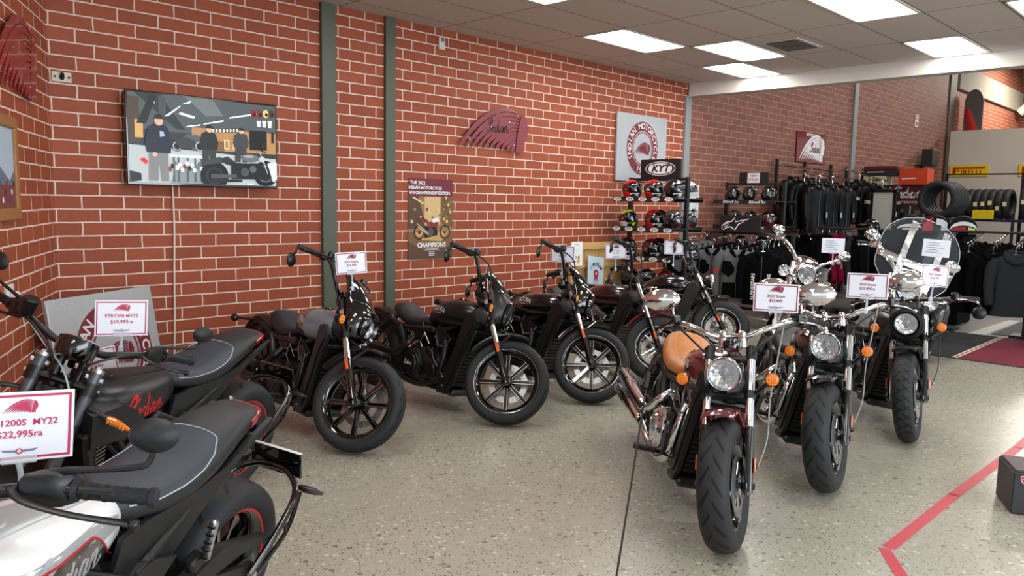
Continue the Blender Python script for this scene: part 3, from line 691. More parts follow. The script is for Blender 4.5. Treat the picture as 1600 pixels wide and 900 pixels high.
    for s in (-1, 1):
        m = MB(); m.cyl(P(-.03, s*.105), P(.27, s*.105), .029, .027); m.cyl(P(.27, s*.105), P(.285, s*.105), .031); m.box(P(-.01, s*.10), (.06, .04, .06), RY(-SRK), .012); m.cyl(P(0, s*.06), P(0, s*.14), .016, n=10)
        leg = m.obj('fork_leg', g('slider', gblack), root, 40, ST)
        m = MB(); m.cyl(P(.285, s*.105), P(.69, s*.105), .0225); m.obj('fork_tube', chrome, leg)
        m = MB(); m.cyl(P(.43, s*.105), P(.47, s*.105), .031); m.obj('fork_clamp', sblack, leg); m = MB(); m.cyl(P(.635, s*.105), P(.70, s*.105), .028); m.cyl(P(.70, s*.105), P(.71, s*.105), .018); m.obj('fork_cap', sblack, leg)
        m = MB(); m.box(P(.245 if fstyle == 'rogue' else .10, s*.140, .0), (.022, .008, .075), RY(-SRK), .004); m.obj('side_reflector', mat('orange_reflector', (236, 92, 14), .25, coat=1), leg)
    m = MB()
    for t in (.445, .64):
        m.box(P(t, 0, -.02), (.075, .20, .035), RY(-SRK), .012)
    m.cyl(P(.42, 0, -.05), P(.68, 0, -.05), .03)
    m.obj('triple_clamp', sblack, root, 40, ST)
    if cover is chrome or not g('fairing'):
        m = MB(); m.box(P(.58, 0, .035), (.012, .15, .05), RY(-SRK), .004); tp = m.obj('fork_name_plate', gblack, root, 40, ST); m = MB(); script_word(m, .085, frame(P(.572, -.0425, .0425), fw, (0, 1, 0)), .0004, .05); m.obj('plate_lettering', white, tp, 0)
    # front fender
    ro = .345; pr = [(ro, -.078), (ro+.012, -.076), (ro+.024, -.05), (ro+.028, 0), (ro+.024, .05), (ro+.012, .076), (ro, .078), (ro-.004, .072), (ro+.018, .046), (ro+.022, 0), (ro+.018, -.046), (ro-.004, -.072)]
    m = MB(); a0, a1 = (R(-64), R(12)) if not g('longfender') else (R(-78), R(14))
    m.lathe(pr, (1.576, 0, .32), (0, 1, 0), 26, a0, a1, close=True)
    for s in (-1, 1): m.tube([(1.576-.16, s*.078, .32+.315), P(.20, s*.088)], .009, 6); m.tube([(1.576-.04, s*.074, .32+.355), P(.27, s*.088)], .009, 6)
    m.obj('front_fender', g('ffender', fend), root, 50, ST)
    m = MB(); m.box(P(.10, .088, -.055), (.06, .05, .11), RY(-SRK), .014); m.tube([P(.16, .10, -.05), P(.35, .12, -.06), P(.5, .10, -.05), P(.62, .12, -.06)], .005, 6, 4); m.obj('brake_caliper', sblack, root, 40, ST)
    # headlight
    if g('fairing'):
        headlamp(root, (1.445, 0, .815), (1, 0, -.08), .072, ST, gblack, gblack)
        fm = v['fairing']; sec = []
        for x, z0, z1, wd in ((1.20, .90, 1.02, .135), (1.29, .80, .99, .155), (1.38, .735, .955, .135), (1.44, .715, .915, .098), (1.475, .73, .88, .055)):
            sec.append((x, z0, z1, wd))
        m = MB(); rings = []
        NB = 22
        prof = [(1.325, .135), (1.36, .136), (1.40, .122), (1.445, .09), (1.478, .042)]
        for zz, sc, sh in ((.705, .70, -.015), (.73, .86, -.004), (.79, .98, .0), (.87, 1.0, -.005), (.93, .97, -.03), (.97, .93, -.055), (1.01, .84, -.085)):
            ring = []
            for s, seq in ((1, prof), (-1, list(reversed(prof)))):
                for x, y in seq: ring.append((1.30+(x-1.30)*sc+sh, s*y*sc, zz))
            rings.append(ring)
        vs = [p for r_ in rings for p in r_]; n_ = len(rings[0]); hole = []
        for i in range(len(rings)-1):
            for j in range(n_-1):
                if j == 4 and i in (1, 2): continue
                hole.append((i*n_+j, i*n_+j+1, (i+1)*n_+j+1, (i+1)*n_+j))
        m.add(vs, hole); fo = m.obj('fairing', fm, root, 60, ST); md = fo.modifiers.new('shell', 'SOLIDIFY'); md.thickness = .006; md = fo.modifiers.new('round', 'SUBSURF'); md.levels = md.render_levels = 2
        rings = []
        for zz, sc, sh in ((.955, 1.0, -.05), (1.0, .98, -.08), (1.05, .90, -.112), (1.10, .72, -.142), (1.14, .44, -.165)):
            rings.append([(1.30+(x-1.30)*sc*.9+sh+.015, s*y*sc, zz) for s, seq in ((1, prof[1:]), (-1, list(reversed(prof[1:])))) for k, (x, y) in enumerate(seq)])
        m = MB(); n_ = len(rings[0]); m.add([p for r_ in rings for p in r_], [(i*n_+j, i*n_+j+1, (i+1)*n_+j+1, (i+1)*n_+j) for i in range(len(rings)-1) for j in range(n_-1)])
        sc_ = m.obj('flyscreen', smoked, fo, 60); md = sc_.modifiers.new('shell', 'SOLIDIFY'); md.thickness = .004; md = sc_.modifiers.new('round', 'SUBSURF'); md.levels = md.render_levels = 2
        if not lite:
            m = MB(); m.lathe([(.10, .0), (.115, .02), (.12, .0)], (1.44, 0, .815), (1, 0, -.08), 28); m.obj('headlight_bezel', gblack, fo)
    else:
        if g('nacelle'):
            m = MB(); m.lathe([(0, -.13), (.07, -.12), (.115, -.07), (.125, -.01), (.115, .02), (.09, .024)], (1.43, 0, .835), (1, 0, -.05), 32); m.obj('headlight_nacelle', smoke, root, 50, ST)
        headlamp(root, (1.44, 0, .835), (1, 0, -.05), .082, ST, gblack, chrome if cover is chrome else gblack if g('nacelle') else chrome)
    for s in (-1, 1):
        bullet_signal(root, (1.39, s*.22, .80) if not g('fairing') else (1.335, s*.20, .80), (1, s*.05, 0), P(.45, s*.12), ST, .034)
    # --- handlebar
    hb = g('bar', 'low'); bm = g('barmat', gblack); m = MB()
    ctr = P(.72, 0, -.03)
    rp = [(ctr[0], 0, ctr[2]+.03)]
    if hb == 'ape': half = [(1.17, 0, .985), (1.185, .10, .99), (1.185, .14, 1.01), (1.135, .235, 1.14), (1.09, .29, 1.165), (.97, .42, 1.155)]
    elif hb == 'low': half = [(1.17, 0, .985), (1.18, .08, .985), (1.17, .17, 1.02), (1.11, .27, 1.05), (1.04, .33, 1.045), (.93, .44, 1.01)]
    else: half = [(1.17, 0, .985), (1.19, .10, .985), (1.19, .22, .985), (1.15, .31, .985), (1.02, .43, .96)]
    full = [(x, -y, z) for x, y, z in reversed(half[1:])]+half
    m.tube(full, .0145, 10, 4)
    for s in (-1, 1): m.cyl((1.19, s*.05, .93), (1.175, s*.05, .995), .022, n=12); m.box((1.175, s*.05, .99), (.045, .035, .045), RY(-.3), .008)
    bar = m.obj('handlebar', bm, root, 50, ST)
    for s in (-1, 1):
        A, B = Vector(half[-2]), Vector(half[-1]); A.y *= s; B.y *= s; d = (B-A).normalized()
        m = MB(); m.tube([A+d*.03, B], .0185, 12); 
        for k in range(9): m.disc(A+d*(.045+.013*k), d, .0205, .005, 12)
        m.disc(B, d, .021, .016, 14, .004); m.obj('grip', rubber, bar)
        m = MB(); m.box(A+d*.0, (.06, .06, .055), RZ(-s*.75), .014); m.box(A-d*.02+Vector((.03, 0, .02)), (.045, .05, .05), RZ(-s*.75), .01); m.obj('switch_block', sblack, bar)
        lp = A+Vector((.055, 0, .0)); m = MB(); m.tube([A-d*.02+Vector((.03, 0, 0)), lp+d*.01, lp+d*.09, B+Vector((.05, 0, -.015))], [.011, .009, .008, .009], 8, 4, flat=.55); m.ball(B+Vector((.05, 0, -.015)), .011); m.obj('lever', g('lever', sblack), bar)
        mk = g('mirror', 'barend'); m = MB()
        if mk == 'barend':
            c = B+Vector((-.01, s*.005, -.10)); m.tube([B+d*.005, B+d*.012+Vector((.01, 0, -.04)), c+Vector((0, 0, .04))], .008, 8, 3); m.lathe([(0, .02), (.03, .018), (.046, .004), (.048, -.006), (.044, -.010), (0, -.010)], c, (1, 0, .15), 24); m.obj('mirror', sblack, bar)
        else:
            c = A+d*.02+Vector((.02, s*.035, .14)); m.tube([A+Vector((.02, 0, .02)), A+Vector((.03, s*.005, .07)), c+Vector((.005, -s*.04, -.012)), c], [.008, .007, .006], 8, 3)
            rings = [];
            for u, k in ((-1, .05), (-.9, .42), (-.6, .78), (-.2, .98), (.2, 1), (.6, .8), (.9, .45), (1, .05)): rings.append([(c.x+.012+.036*k*cos(2*pi*j/14)*(1.2 if cos(2*pi*j/14) > 0 else .35), c.y+s*.02+u*.108, c.z+.062*k*sin(2*pi*j/14)) for j in range(14)])
            m.loft(rings); m.obj('mirror', chrome, bar)
    m = MB(); m.lathe([(0, -.03), (.04, -.03), (.048, -.01), (.048, .012), (.044, .016), (0, .014)], (1.20, 0, .945) if g('fairing') is None else (1.18, .0, .96), (-.45, 0, .9), 24); m.obj('speedometer', gblack, root, 40, ST)
    m = MB()
    for s in (-1, 1): m.tube([(half[-2][0]+.03, s*half[-2][1], half[-2][2]), (1.25, s*.20, half[-2][2]-.06), (1.28, s*.08, .86), (1.22, s*.06, .74)], .006, 6, 5)
    m.obj('control_cable', cable, root, 40, ST)
    m = MB(); m.tube([(1.14, .26, half[-3][2]+.01), (1.30, .24, .90), (1.35, .20, .70), (1.45, .19, .52), (1.52, .15, .40)], .0038, 6, 5); m.obj('brake_hose', cable if cover is not chrome else mat('braided_hose_dull', (140, 142, 140), .4), root, 40, ST)
    return root
def pr_patch(root, name, body, x0, x1, lo, hi, sides, m, nx=24, nz=5, off=.0014):
    bvh = BVHTree.FromPolygons([v.co for v in body.data.vertices], [tuple(p.vertices) for p in body.data.polygons]); out = MB()
    for s in sides:
        vs = []; 
        for i in range(nx+1):
            x = x0+(x1-x0)*i/nx
            for j in range(nz+1):
                z = lo(x)+(hi(x)-lo(x))*j/nz; h = bvh.ray_cast(Vector((x, s*.6, z)), Vector((0, -s, 0)))
                vs.append(h[0]+Vector((0, s*off, 0)) if h[0] else Vector((x, s*.1, z)))
        out.add(vs, [(i*(nz+1)+j, (i+1)*(nz+1)+j, (i+1)*(nz+1)+j+1, i*(nz+1)+j+1) for i in range(nx) for j in range(nz)])
    o = out.obj(name, m, root, 60); o.parent = body; return o
FRK = R(26); FSD = Vector((-sin(FRK), 0, cos(FRK))); FSA = Vector((1.16, 0, .95))
def roadster(label, pose, v, group):
    """flat-track style roadster; pose gives the rear wheel contact"""
    rx, ry, hd, lean, st = pose; g = v.get
    root = thing('motorcycle', label, 'motorcycle', M=T(rx, ry, 0) @ RZ(R(hd)) @ RX(-R(lean)), group=group)
    ST = steer_m(FSA, FSD, R(st))
    wheel(root, 'front_wheel', ST @ T(1.525, 0, .30), .30, .06, .216, 'ftr', ty_sport, 2, redline)
    wheel(root, 'rear_wheel', T(0, 0, .315), .315, .09, .216, 'ftr', ty_sport, -1, redline)
    # trellis frame
    m = MB()
    for s in (-1, 1):
        for a, b in (((1.16, s*.04, .90), (.62, s*.15, .60)), ((1.18, s*.04, .78), (.86, s*.17, .42)), ((.62, s*.15, .60), (.56, s*.14, .34)), ((1.10, s*.07, .85), (.98, s*.15, .58)), ((.98, s*.15, .58), (.80, s*.155, .70)), ((.86, s*.17, .42), (.62, s*.15, .60)), ((.62, s*.14, .62), (.02, s*.08, .83))):
            m.cyl(a, b, .017, n=10)
        m.prism([(.50, .30), (.64, .30), (.66, .62), (.56, .64)], .03, T(0, s*.14, 0) @ RX(pi/2))
    m.cyl((1.19, 0, .74), (1.10, 0, .93), .035)
    m.obj('frame', fblack, root)
    m = MB()
    for s in (-1, 1):
        m.loft([[(.56, s*.13-.02, .36), (.56, s*.13+.02, .36), (.56, s*.13+.02, .45), (.56, s*.13-.02, .45)], [(.25, s*.135-.016, .35), (.25, s*.135+.016, .35), (.25, s*.135+.016, .43), (.25, s*.135-.016, .43)], [(-.04, s*.14-.014, .295), (-.04, s*.14+.014, .295), (-.04, s*.14+.014, .345), (-.04, s*.14-.014, .345)]])
        m.cyl((.25, s*.135, .42), (.0, s*.14, .35), .012, n=8)
    m.box((.46, 0, .40), (.06, .26, .08), b=.02); m.cyl((0, -.15, .315), (0, .15, .315), .016)
    sw = m.obj('swingarm', fblack, root)
    m = MB()
    for s in (-1, 1): m.box((-.005, s*.158, .318), (.055, .012, .05), b=.004); m.disc((0, s*.168, .318), (0, 1, 0), .018, .012, 6)
    m.obj('axle_block', alu, sw)
    m = MB(); m.prism([(.42, .47), (.20, .515), (-.10, .43), (-.12, .41), (.10, .44), (.40, .42)], .05, T(0, .135, 0) @ RX(pi/2)); m.obj('chain_guard', plastic, root)
    m = MB(); m.tube([(.36, .13, .37), (.0, .13, .37)], .008, 6); m.tube([(.36, .13, .28), (.0, .13, .255)], .008, 6); m.lathe([(.04, -.004), (.062, -.004), (.062, .004), (.04, .004)], (0, .13, .315), (0, 1, 0), 24, close=True); m.obj('chain', steel, root)
    # engine and radiator
    m = MB(); m.loft([rsec(.52, 0, .40, .12, .12), rsec(.60, 0, .38, .165, .17), rsec(.78, 0, .36, .175, .17), rsec(.96, 0, .37, .165, .14), rsec(1.04, 0, .40, .10, .10)])
    for a in (-28, 30):
        d = Vector((sin(R(a)), 0, cos(R(a)))); F = frame((.78, 0, .38), d, (0, 1, 0)); k = MB(F); k.box((0, 0, .16), (.17, .18, .14), b=.02); k.box((0, 0, .27), (.20, .17, .07), b=.02); m.v += [x for x in k.v]; b0 = len(m.v)-len(k.v); m.f += [tuple(i+b0 for i in f) for f in k.f]; m.m += [0]*len(k.f)
    for s in (-1, 1): m.disc((.70, s*.178, .37), (0, 1, 0), .11, .03, 30, .01); m.disc((.92, s*.168, .38), (0, 1, 0), .075, .03, 24, .01)
    m.tube([(.60, .17, .55), (.72, .18, .50), (.80, .17, .44)], .014, 8, 3)
    eng = m.obj('engine', engine_black, root)
    rn = random.Random(2); bolt_set(eng, [(rn.uniform(.54, 1.0), rn.choice((.165, .165, -.165)), rn.uniform(.30, .60)) for k in range(12)])
    m = MB(); q = .22; m.box((1.16, 0, .55), (.06, .36, .36), RY(q), .012); m.obj('radiator', sblack, root)
    m = MB()
    for k in range(34): m.box((1.16, -.165+.01*k, .55), (.064, .003, .30), RY(q))
    for k in range(18): m.box((1.16-.02, .183, .55+(k-8.5)*.017), (.05, .004, .008), RY(q))
    m.obj('radiator_fins', steel, root)
    m = MB(); m.tube([(.95, -.12, .62), (1.05, -.19, .45), (.95, -.20, .24), (.6, -.20, .22), (.40, -.20, .30)], .026, 10, 4)
    ex = m.obj('exhaust', sblack, root)
    for zz in (.36, .47):
        m = MB(); m.tube([(.42, -.20, zz-.06), (.30, -.215, zz), (-.12, -.23, zz+.10)], [.03, .05, .048], 16, 2); m.obj('muffler', sblack, ex)
    # tank
    tb = [(.60, .79, .06, .03), (.64, .775, .095, .07), (.72, .765, .125, .09), (.82, .765, .152, .10), (.93, .77, .178, .105), (1.02, .775, .185, .10), (1.09, .78, .16, .085), (1.14, .79, .12, .06), (1.17, .80, .07, .035)]
    m = MB(); m.loft([rsec(x, 0, z, w, h, 3.2, 32) for x, z, w, h in tb]); tank = m.obj('fuel_tank', v['paint'], root, 50)
    m = MB(); m.loft([rsec(x, 0, z+h*.985, w*.36, .008, 4, 16) for x, z, w, h in tb[1:-1]]); m.disc((.98, 0, .882), (0, 0, 1), .04, .014, 24, .004); m.obj('tank_ridge', g('ridge', sblack), tank)
    m = MB()
    for s in (-1, 1): m.loft([[(1.20, s*.10, .82), (1.20, s*.185, .80), (1.20, s*.19, .66), (1.20, s*.12, .62)], [(1.06, s*.13, .845), (1.06, s*.20, .82), (1.06, s*.205, .67), (1.06, s*.14, .62)], [(.90, s*.12, .75), (.90, s*.172, .74), (.90, s*.172, .66), (.90, s*.12, .64)]])
    m.obj('tank_shroud', plastic, root, 30)
    if g('facet'): pr_patch(root, 'tank_facet', tank, .66, 1.12, lambda x: .775+.01*(x-.7), lambda x: .835-.25*max(0, .76-x), (-1, 1), v['facet'], off=.0008)
    if g('lower'):
        lo = lambda x: .69+.02*max(0, (x-.8)); hi = lambda x: .69+max(.004, .120-3.0*max(0, .80-x)**1.5-.30*max(0, x-1.0))
        pr_patch(root, 'tank_side_panel', tank, .665, 1.10, lo, hi, (-1, 1), v['lower'], nx=48, nz=8)
        pr_patch(root, 'tank_pinstripe', tank, .665, 1.10, hi, lambda x: hi(x)+.006, (-1, 1), redline, nx=48, nz=1, off=.0022)
    pr_text(root, 'tank_lettering', tank, '', g('wsize', .27), g('wx', .88), g('wz', .715), (-1, 1), v['wordmat'], script=True, slope=g('slope', .0))
    # seat and tail
    sp = [(.675, .80, .06, .03), (.66, .805, .085, .04), (.60, .80, .115, .05), (.50, .79, .135, .05), (.38, .80, .145, .052), (.28, .825, .14, .055), (.16, .862, .122, .052), (.05, .89, .10, .04), (-.03, .905, .08, .026), (-.06, .91, .06, .012)]
    m = MB(); m.loft([rsec(x, 0, z, w, h, 2.8, 30) for x, z, w, h in sp]); se = m.obj('seat', leather, root, 60)
    up = lambda r, a: [p for p in r]
    def cap_strip(i0, i1, k0, k1, off, matl, name, sm=60):
        rr = []
        for t in range(13):
            u = i0+(i1-i0)*sin(t/12*pi/2); a = int(min(u, len(sp)-2)); f = u-a
            x, z, w, h = (sp[a][q_]*(1-f)+sp[a+1][q_]*f for q_ in range(4)); full = rsec(x, 0, z, w+off, h+off, 2.8, 60)
            wid = k0+(k1-k0)*0; edge = max(.004, cos(t/12*pi/2))**.62
            n = 60; lo_, hi_ = int(15-wid*edge), int(15+wid*edge)
            pts = [full[int(15+(j-8)/8*wid*edge) % n] for j in range(17)]; rr.append(pts)
        b = MB(); b.add([p for r_ in rr for p in r_], [(i*17+j, i*17+j+1, (i+1)*17+j+1, (i+1)*17+j) for i in range(12) for j in range(16)]); return b.obj(name, matl, se, sm), rr
    o_, rr = cap_strip(1.6, 5.6, 12.5, 12.5, .003, leather2, 'seat_insert')
    m = MB(); e = [r_[0] for r_ in rr]+[r_[-1] for r_ in reversed(rr)]; m.tube([Vector(p)+Vector((0, 0, .001)) for p in e], .0022, 5, 2); m.obj('seat_stitching', mat('pale_stitching', (170, 180, 190), .6), se)
    m = MB()
    for s in (-1, 1):
        m.prism([(.66, .74), (.56, .76), (.36, .765), (.2, .80), (.04, .865), (-.05, .90), (-.02, .875), (.12, .80), (.30, .69), (.42, .60), (.54, .52), (.66, .50), (.70, .60)], .018, T(0, s*.118, 0) @ RX(pi/2) )
        m.prism([(.44, .60), (.54, .52), (.66, .50), (.69, .60), (.62, .66)], .03, T(0, s*.135, 0) @ RX(pi/2))
    m.obj('side_cover', plastic, root, 30)
    m = MB(); r0 = [rsec(x, 0, z-.004, w+.006, h+.004, 2.8, 30) for x, z, w, h in ((.035, .892, .096, .024), (-.005, .899, .086, .024), (-.04, .906, .079, .02), (-.068, .91, .06, .012))]; m.loft(r0); m.obj('tail_light', redlens, root, 50)
    m = MB(); m.loft([rsec(.70, 0, .66, .08, .06), rsec(.35, 0, .72, .09, .05), rsec(.08, 0, .83, .07, .03)]); m.obj('under_tray', sblack, root)
    m = MB(); m.cyl((.30, .0, .46), (.40, 0, .68), .03); spring(m, (.30, 0, .47), (.40, 0, .68), .038, 6, .007); m.obj('shock_absorber', sblack, root)
    # number plate carried on tubes from the swingarm
    m = MB()
    for s in (-1, 1):
        m.tube([(.02, s*.165, .33), (-.14, s*.17, .44), (-.27, s*.15, .53), (-.33, s*.08, .575), (-.35, 0, .58)], .013, 10, 5); m.tube([(.0, s*.165, .30), (-.20, s*.17, .40), (-.31, s*.15, .52)], .009, 8, 4); m.cyl((-.2, s*.17, .40), (-.18, s*.17, .47), .007, n=8)
    pl = m.obj('plate_holder', gblack, root)
    m = MB(); m.box((-.36, 0, .60), (.012, .23, .12), RY(.3), .004); m.to(1); m.box((-.343, 0, .660), (.013, .232, .002), RY(.3)); m.obj('number_plate_blank', [gblack, steel], pl)
    for s in (-1, 1):
        m = MB(); m.loft([rsec(0, 0, 0, .002, .002, 2, 10)]+[[(p[1]*1.0, s*t, p[2]) for p in rsec(0, 0, 0, a, b, 2, 10)] for t, a, b in ((.0, .012, .008), (.03, .022, .013), (.07, .02, .012), (.11, .006, .004))][0:], cap=True); m2 = MB(T(-.33, s*.13, .53)); m2.add(m.v[10:], [tuple(i-10 for i in f) for f in m.f if min(f) >= 10]); m2.obj('rear_turn_signal', sblack, pl)
        m = MB(); m.box((.37, s*.165, .55), (.07, .04, .05), RY(.5), .01); pg = m.obj('passenger_peg_bracket', sblack, root)
        m = MB(); m.box((.345, s*.195, .62), (.028, .02, .13), RY(-.2), .006); m.to(1)
        for k in range(5): m.box((.345+.016-(k-2)*.004, s*.197, .62+(k-2)*.024), (.012, .024, .010), RY(-.2), .002)
        m.obj('passenger_peg', [alu, sblack], pg)
        m = MB(); m.cyl((.48, s*.16, .33), (.48, s*.26, .33), .012, n=10); m.box((.48, s*.21, .335), (.04, .08, .014), b=.004); m.obj('footrest', sblack, root)
    m = MB(); m.tube([(.55, .13, .24), (.50, .25, .10), (.48, .30, .045)], [.014, .011], 8, 2); m.box((.48, .305, .04), (.06, .035, .012), b=.004); m.obj('side_stand', sblack, root)
    # fork
    ax = Vector((1.525, 0, .30)); fw = Vector((cos(FRK), 0, sin(FRK))); P = lambda t, y, o=0.: tuple(ax+FSD*t+fw*o+Vector((0, y, 0)))
    for s in (-1, 1):
        m = MB(); m.cyl(P(.30, s*.105), P(.76, s*.105), .027); leg = m.obj('fork_leg', g('fork', mat('fork_grey', (92, 94, 98), .35, metal=.5)), root, 40, ST)
        m = MB(); m.cyl(P(-.02, s*.105), P(.32, s*.105), .021); m.obj('fork_slider', chrome, leg)
        m = MB(); m.cyl(P(.47, s*.105), P(.54, s*.105), .034); m.obj('lower_clamp', sblack, leg); m = MB(); m.cyl(P(.66, s*.105), P(.715, s*.105), .034); m.obj('upper_clamp', sblack, leg); m = MB(); m.box(P(0, s*.10), (.06, .045, .07), RY(-FRK), .012); m.obj('axle_clamp', sblack, leg)
        m = MB(); m.cyl(P(.76, s*.105), P(.775, s*.105), .029); m.cyl(P(.775, s*.105), P(.785, s*.105), .014, n=6); m.cyl(P(.69, s*.145), P(.69, s*.135), .008, n=8); m.box(P(.735, s*.105, .0), (.03, .075, .02), RY(-FRK), .004); m.obj('fork_cap', alu, leg)
        m = MB(); a, b = Vector(P(.62, s*.13, .01)), Vector(P(.60, s*.235, .03)); m.tube([a, b], [.011, .016], 8, flat=.7); si = m.obj('turn_signal', plastic, root, 40, ST)
        m = MB(); d = (b-a).normalized(); F = frame(b, d, (1, 0, 0)); m.loft([[F @ Vector((x*k, y*k*.7, t)) for x, y in [(cos(2*pi*j/10)*.022, sin(2*pi*j/10)*.02) for j in range(10)]] for t, k in ((-.02, .8), (.0, 1.08), (.03, 1.0), (.07, .55), (.09, .15))]); m.to(1)
        for k in range(6): m.box(tuple(F @ Vector((.021-.0016*k, 0, -.008+.013*k))), (.005, .006, .018))
        m.obj('signal_lens', [amber, amber_d], si, 25)
    m = MB(); m.box(P(.69, 0, -.01), (.08, .22, .03), RY(-FRK), .01); m.box(P(.50, 0, -.01), (.08, .22, .04), RY(-FRK), .01); m.cyl(P(.48, 0, -.05), P(.72, 0, -.05), .03)
    for s in (-1, 1): m.cyl(P(.70, s*.045, -.045), P(.80, s*.045, -.045), .02, n=12)
    m.obj('triple_clamp', sblack, root, 40, ST)
    m = MB(); m.box(P(.60, 0, .03), (.012, .15, .12), RY(-FRK), .005); tp = m.obj('fork_name_plate', gblack, root, 40, ST); m = MB(); script_word(m, .095, frame(P(.60, -.0475, .0375), fw, (0, 1, 0)), .0004, .05); m.obj('plate_lettering', alu, tp, 0)
    headlamp(root, (1.37, 0, .84), (1, 0, -.05), .085, ST, gblack, gblack)
    m = MB(); pr = [(.315, -.07), (.33, -.068), (.338, 0), (.33, .068), (.315, .07), (.325, 0)]; m.lathe(pr, (1.525, 0, .30), (0, 1, 0), 20, R(-60), R(25), close=True); m.obj('front_fender', plastic, root, 50, ST)
    m = MB(); m.lathe([(0, -.045), (.05, -.043), (.058, -.03), (.062, .0), (.06, .018), (.052, .022), (0, .018)], (1.20, 0, 1.07), (-.55, 0, .85), 28, M=T(1.20, 0, 1.07) @ Matrix.Scale(1.3, 4) @ T(-1.20, 0, -1.07)); m.cyl((1.19, 0, 1.03), (1.15, 0, .96), .015); m.obj('instrument', gblack, root, 40, ST)
    # handlebar
    half = [(1.095, 0, 1.025), (1.10, .09, 1.025), (1.085, .17, 1.05), (1.02, .29, 1.068), (.90, .43, 1.048)]
    m = MB(); m.tube([(x, -y, z) for x, y, z in reversed(half[1:])]+half, .0155, 10, 5); bar = m.obj('handlebar', sblack, root, 50, ST)
    for s in (-1, 1):
        A, B = Vector((1.005, s*.305, 1.066)), Vector((.90, s*.43, 1.048)); d = (B-A).normalized()
        m = MB(); m.tube([A+d*.015, B], .0175, 12)
        for k in range(7):
            for j in range(8): q = 2*pi*(j+.5*(k % 2))/8; F = frame(A+d*(.035+.018*k), d); m.add([F @ Vector((.0188*cos(q+a), .0188*sin(q+a), t)) for a, t in ((-.3, -.004), (.3, -.004), (.3, .004), (-.3, .004))], [(0, 1, 2, 3)])
        m.disc(B, d, .022, .02, 16, .004); m.disc(A+d*.012, d, .024, .012, 16); m.obj('grip', rubber, bar)
        m = MB(); m.loft([[A+d*t+Vector((sx*.034*k, 0, sz*.036*k)) for sx, sz in ((-1, -.6), (-.6, -1), (.6, -1), (1, -.6), (1, .6), (.6, 1), (-.6, 1), (-1, .6))] for t, k in ((-.085, .5), (-.07, .85), (-.03, 1), (.0, .9), (.01, .6))]); m.box(A+d*(.0)+Vector((-.03, 0, .0)), (.03, .03, .02), b=.005); m.obj('switch_block', sblack, bar)
        m = MB(); m.tube([A-d*.09+Vector((.025, 0, 0)), A-d*.04+Vector((.055, 0, -.012)), A+d*.05+Vector((.06, 0, -.03)), B+d*.0+Vector((.045, 0, -.045))], [.012, .010, .009, .010], 8, 4, flat=.5); m.ball(B+Vector((.045, 0, -.045)), .013); m.obj('lever', sblack, bar)
        m = MB(); c = Vector((.90, s*.43, 1.185)); m.tube([(1.03, s*.265, 1.075), (1.02, s*.27, 1.10), (.93, s*.40, 1.115), (.905, s*.425, 1.13), (.90, s*.43, 1.17)], [.010, .008, .007, .007, .007], 8, 4)
        m.lathe([(0, .030), (.022, .028), (.045, .016), (.055, .002), (.053, -.006), (0, -.007)], (0, 0, 0), (1, 0, .12), 28, M=T(*c) @ RZ(s*.65) @ Matrix.Diagonal((.8, .95, .68, 1))); m.obj('mirror', plastic, bar)
    m = MB(); m.lathe([(0, -.04), (.024, -.04), (.03, -.03), (.032, .02), (.034, .03), (.03, .036), (0, .036)], (1.09, -.235, 1.12), (0, 0, 1), 20); m.obj('brake_reservoir', sblack, bar)
    m = MB()
    for s in (-1, 1): m.tube([(1.06, s*.25, 1.06), (1.20, s*.18, 1.10), (1.26, s*.06, 1.02), (1.24, s*.04, .88), (1.18, s*.05, .76)], .005, 6, 5)
    m.obj('control_cable', cable, root, 40, ST)
    m = MB(); m.tube([(1.07, -.25, 1.08), (1.18, -.12, 1.03), (1.24, .0, .96), (1.30, .09, .80), (1.40, .10, .55)], .004, 6, 5); m.obj('brake_hose', mat('braided_hose', (196, 198, 196), .4), root, 40, ST)
    return root
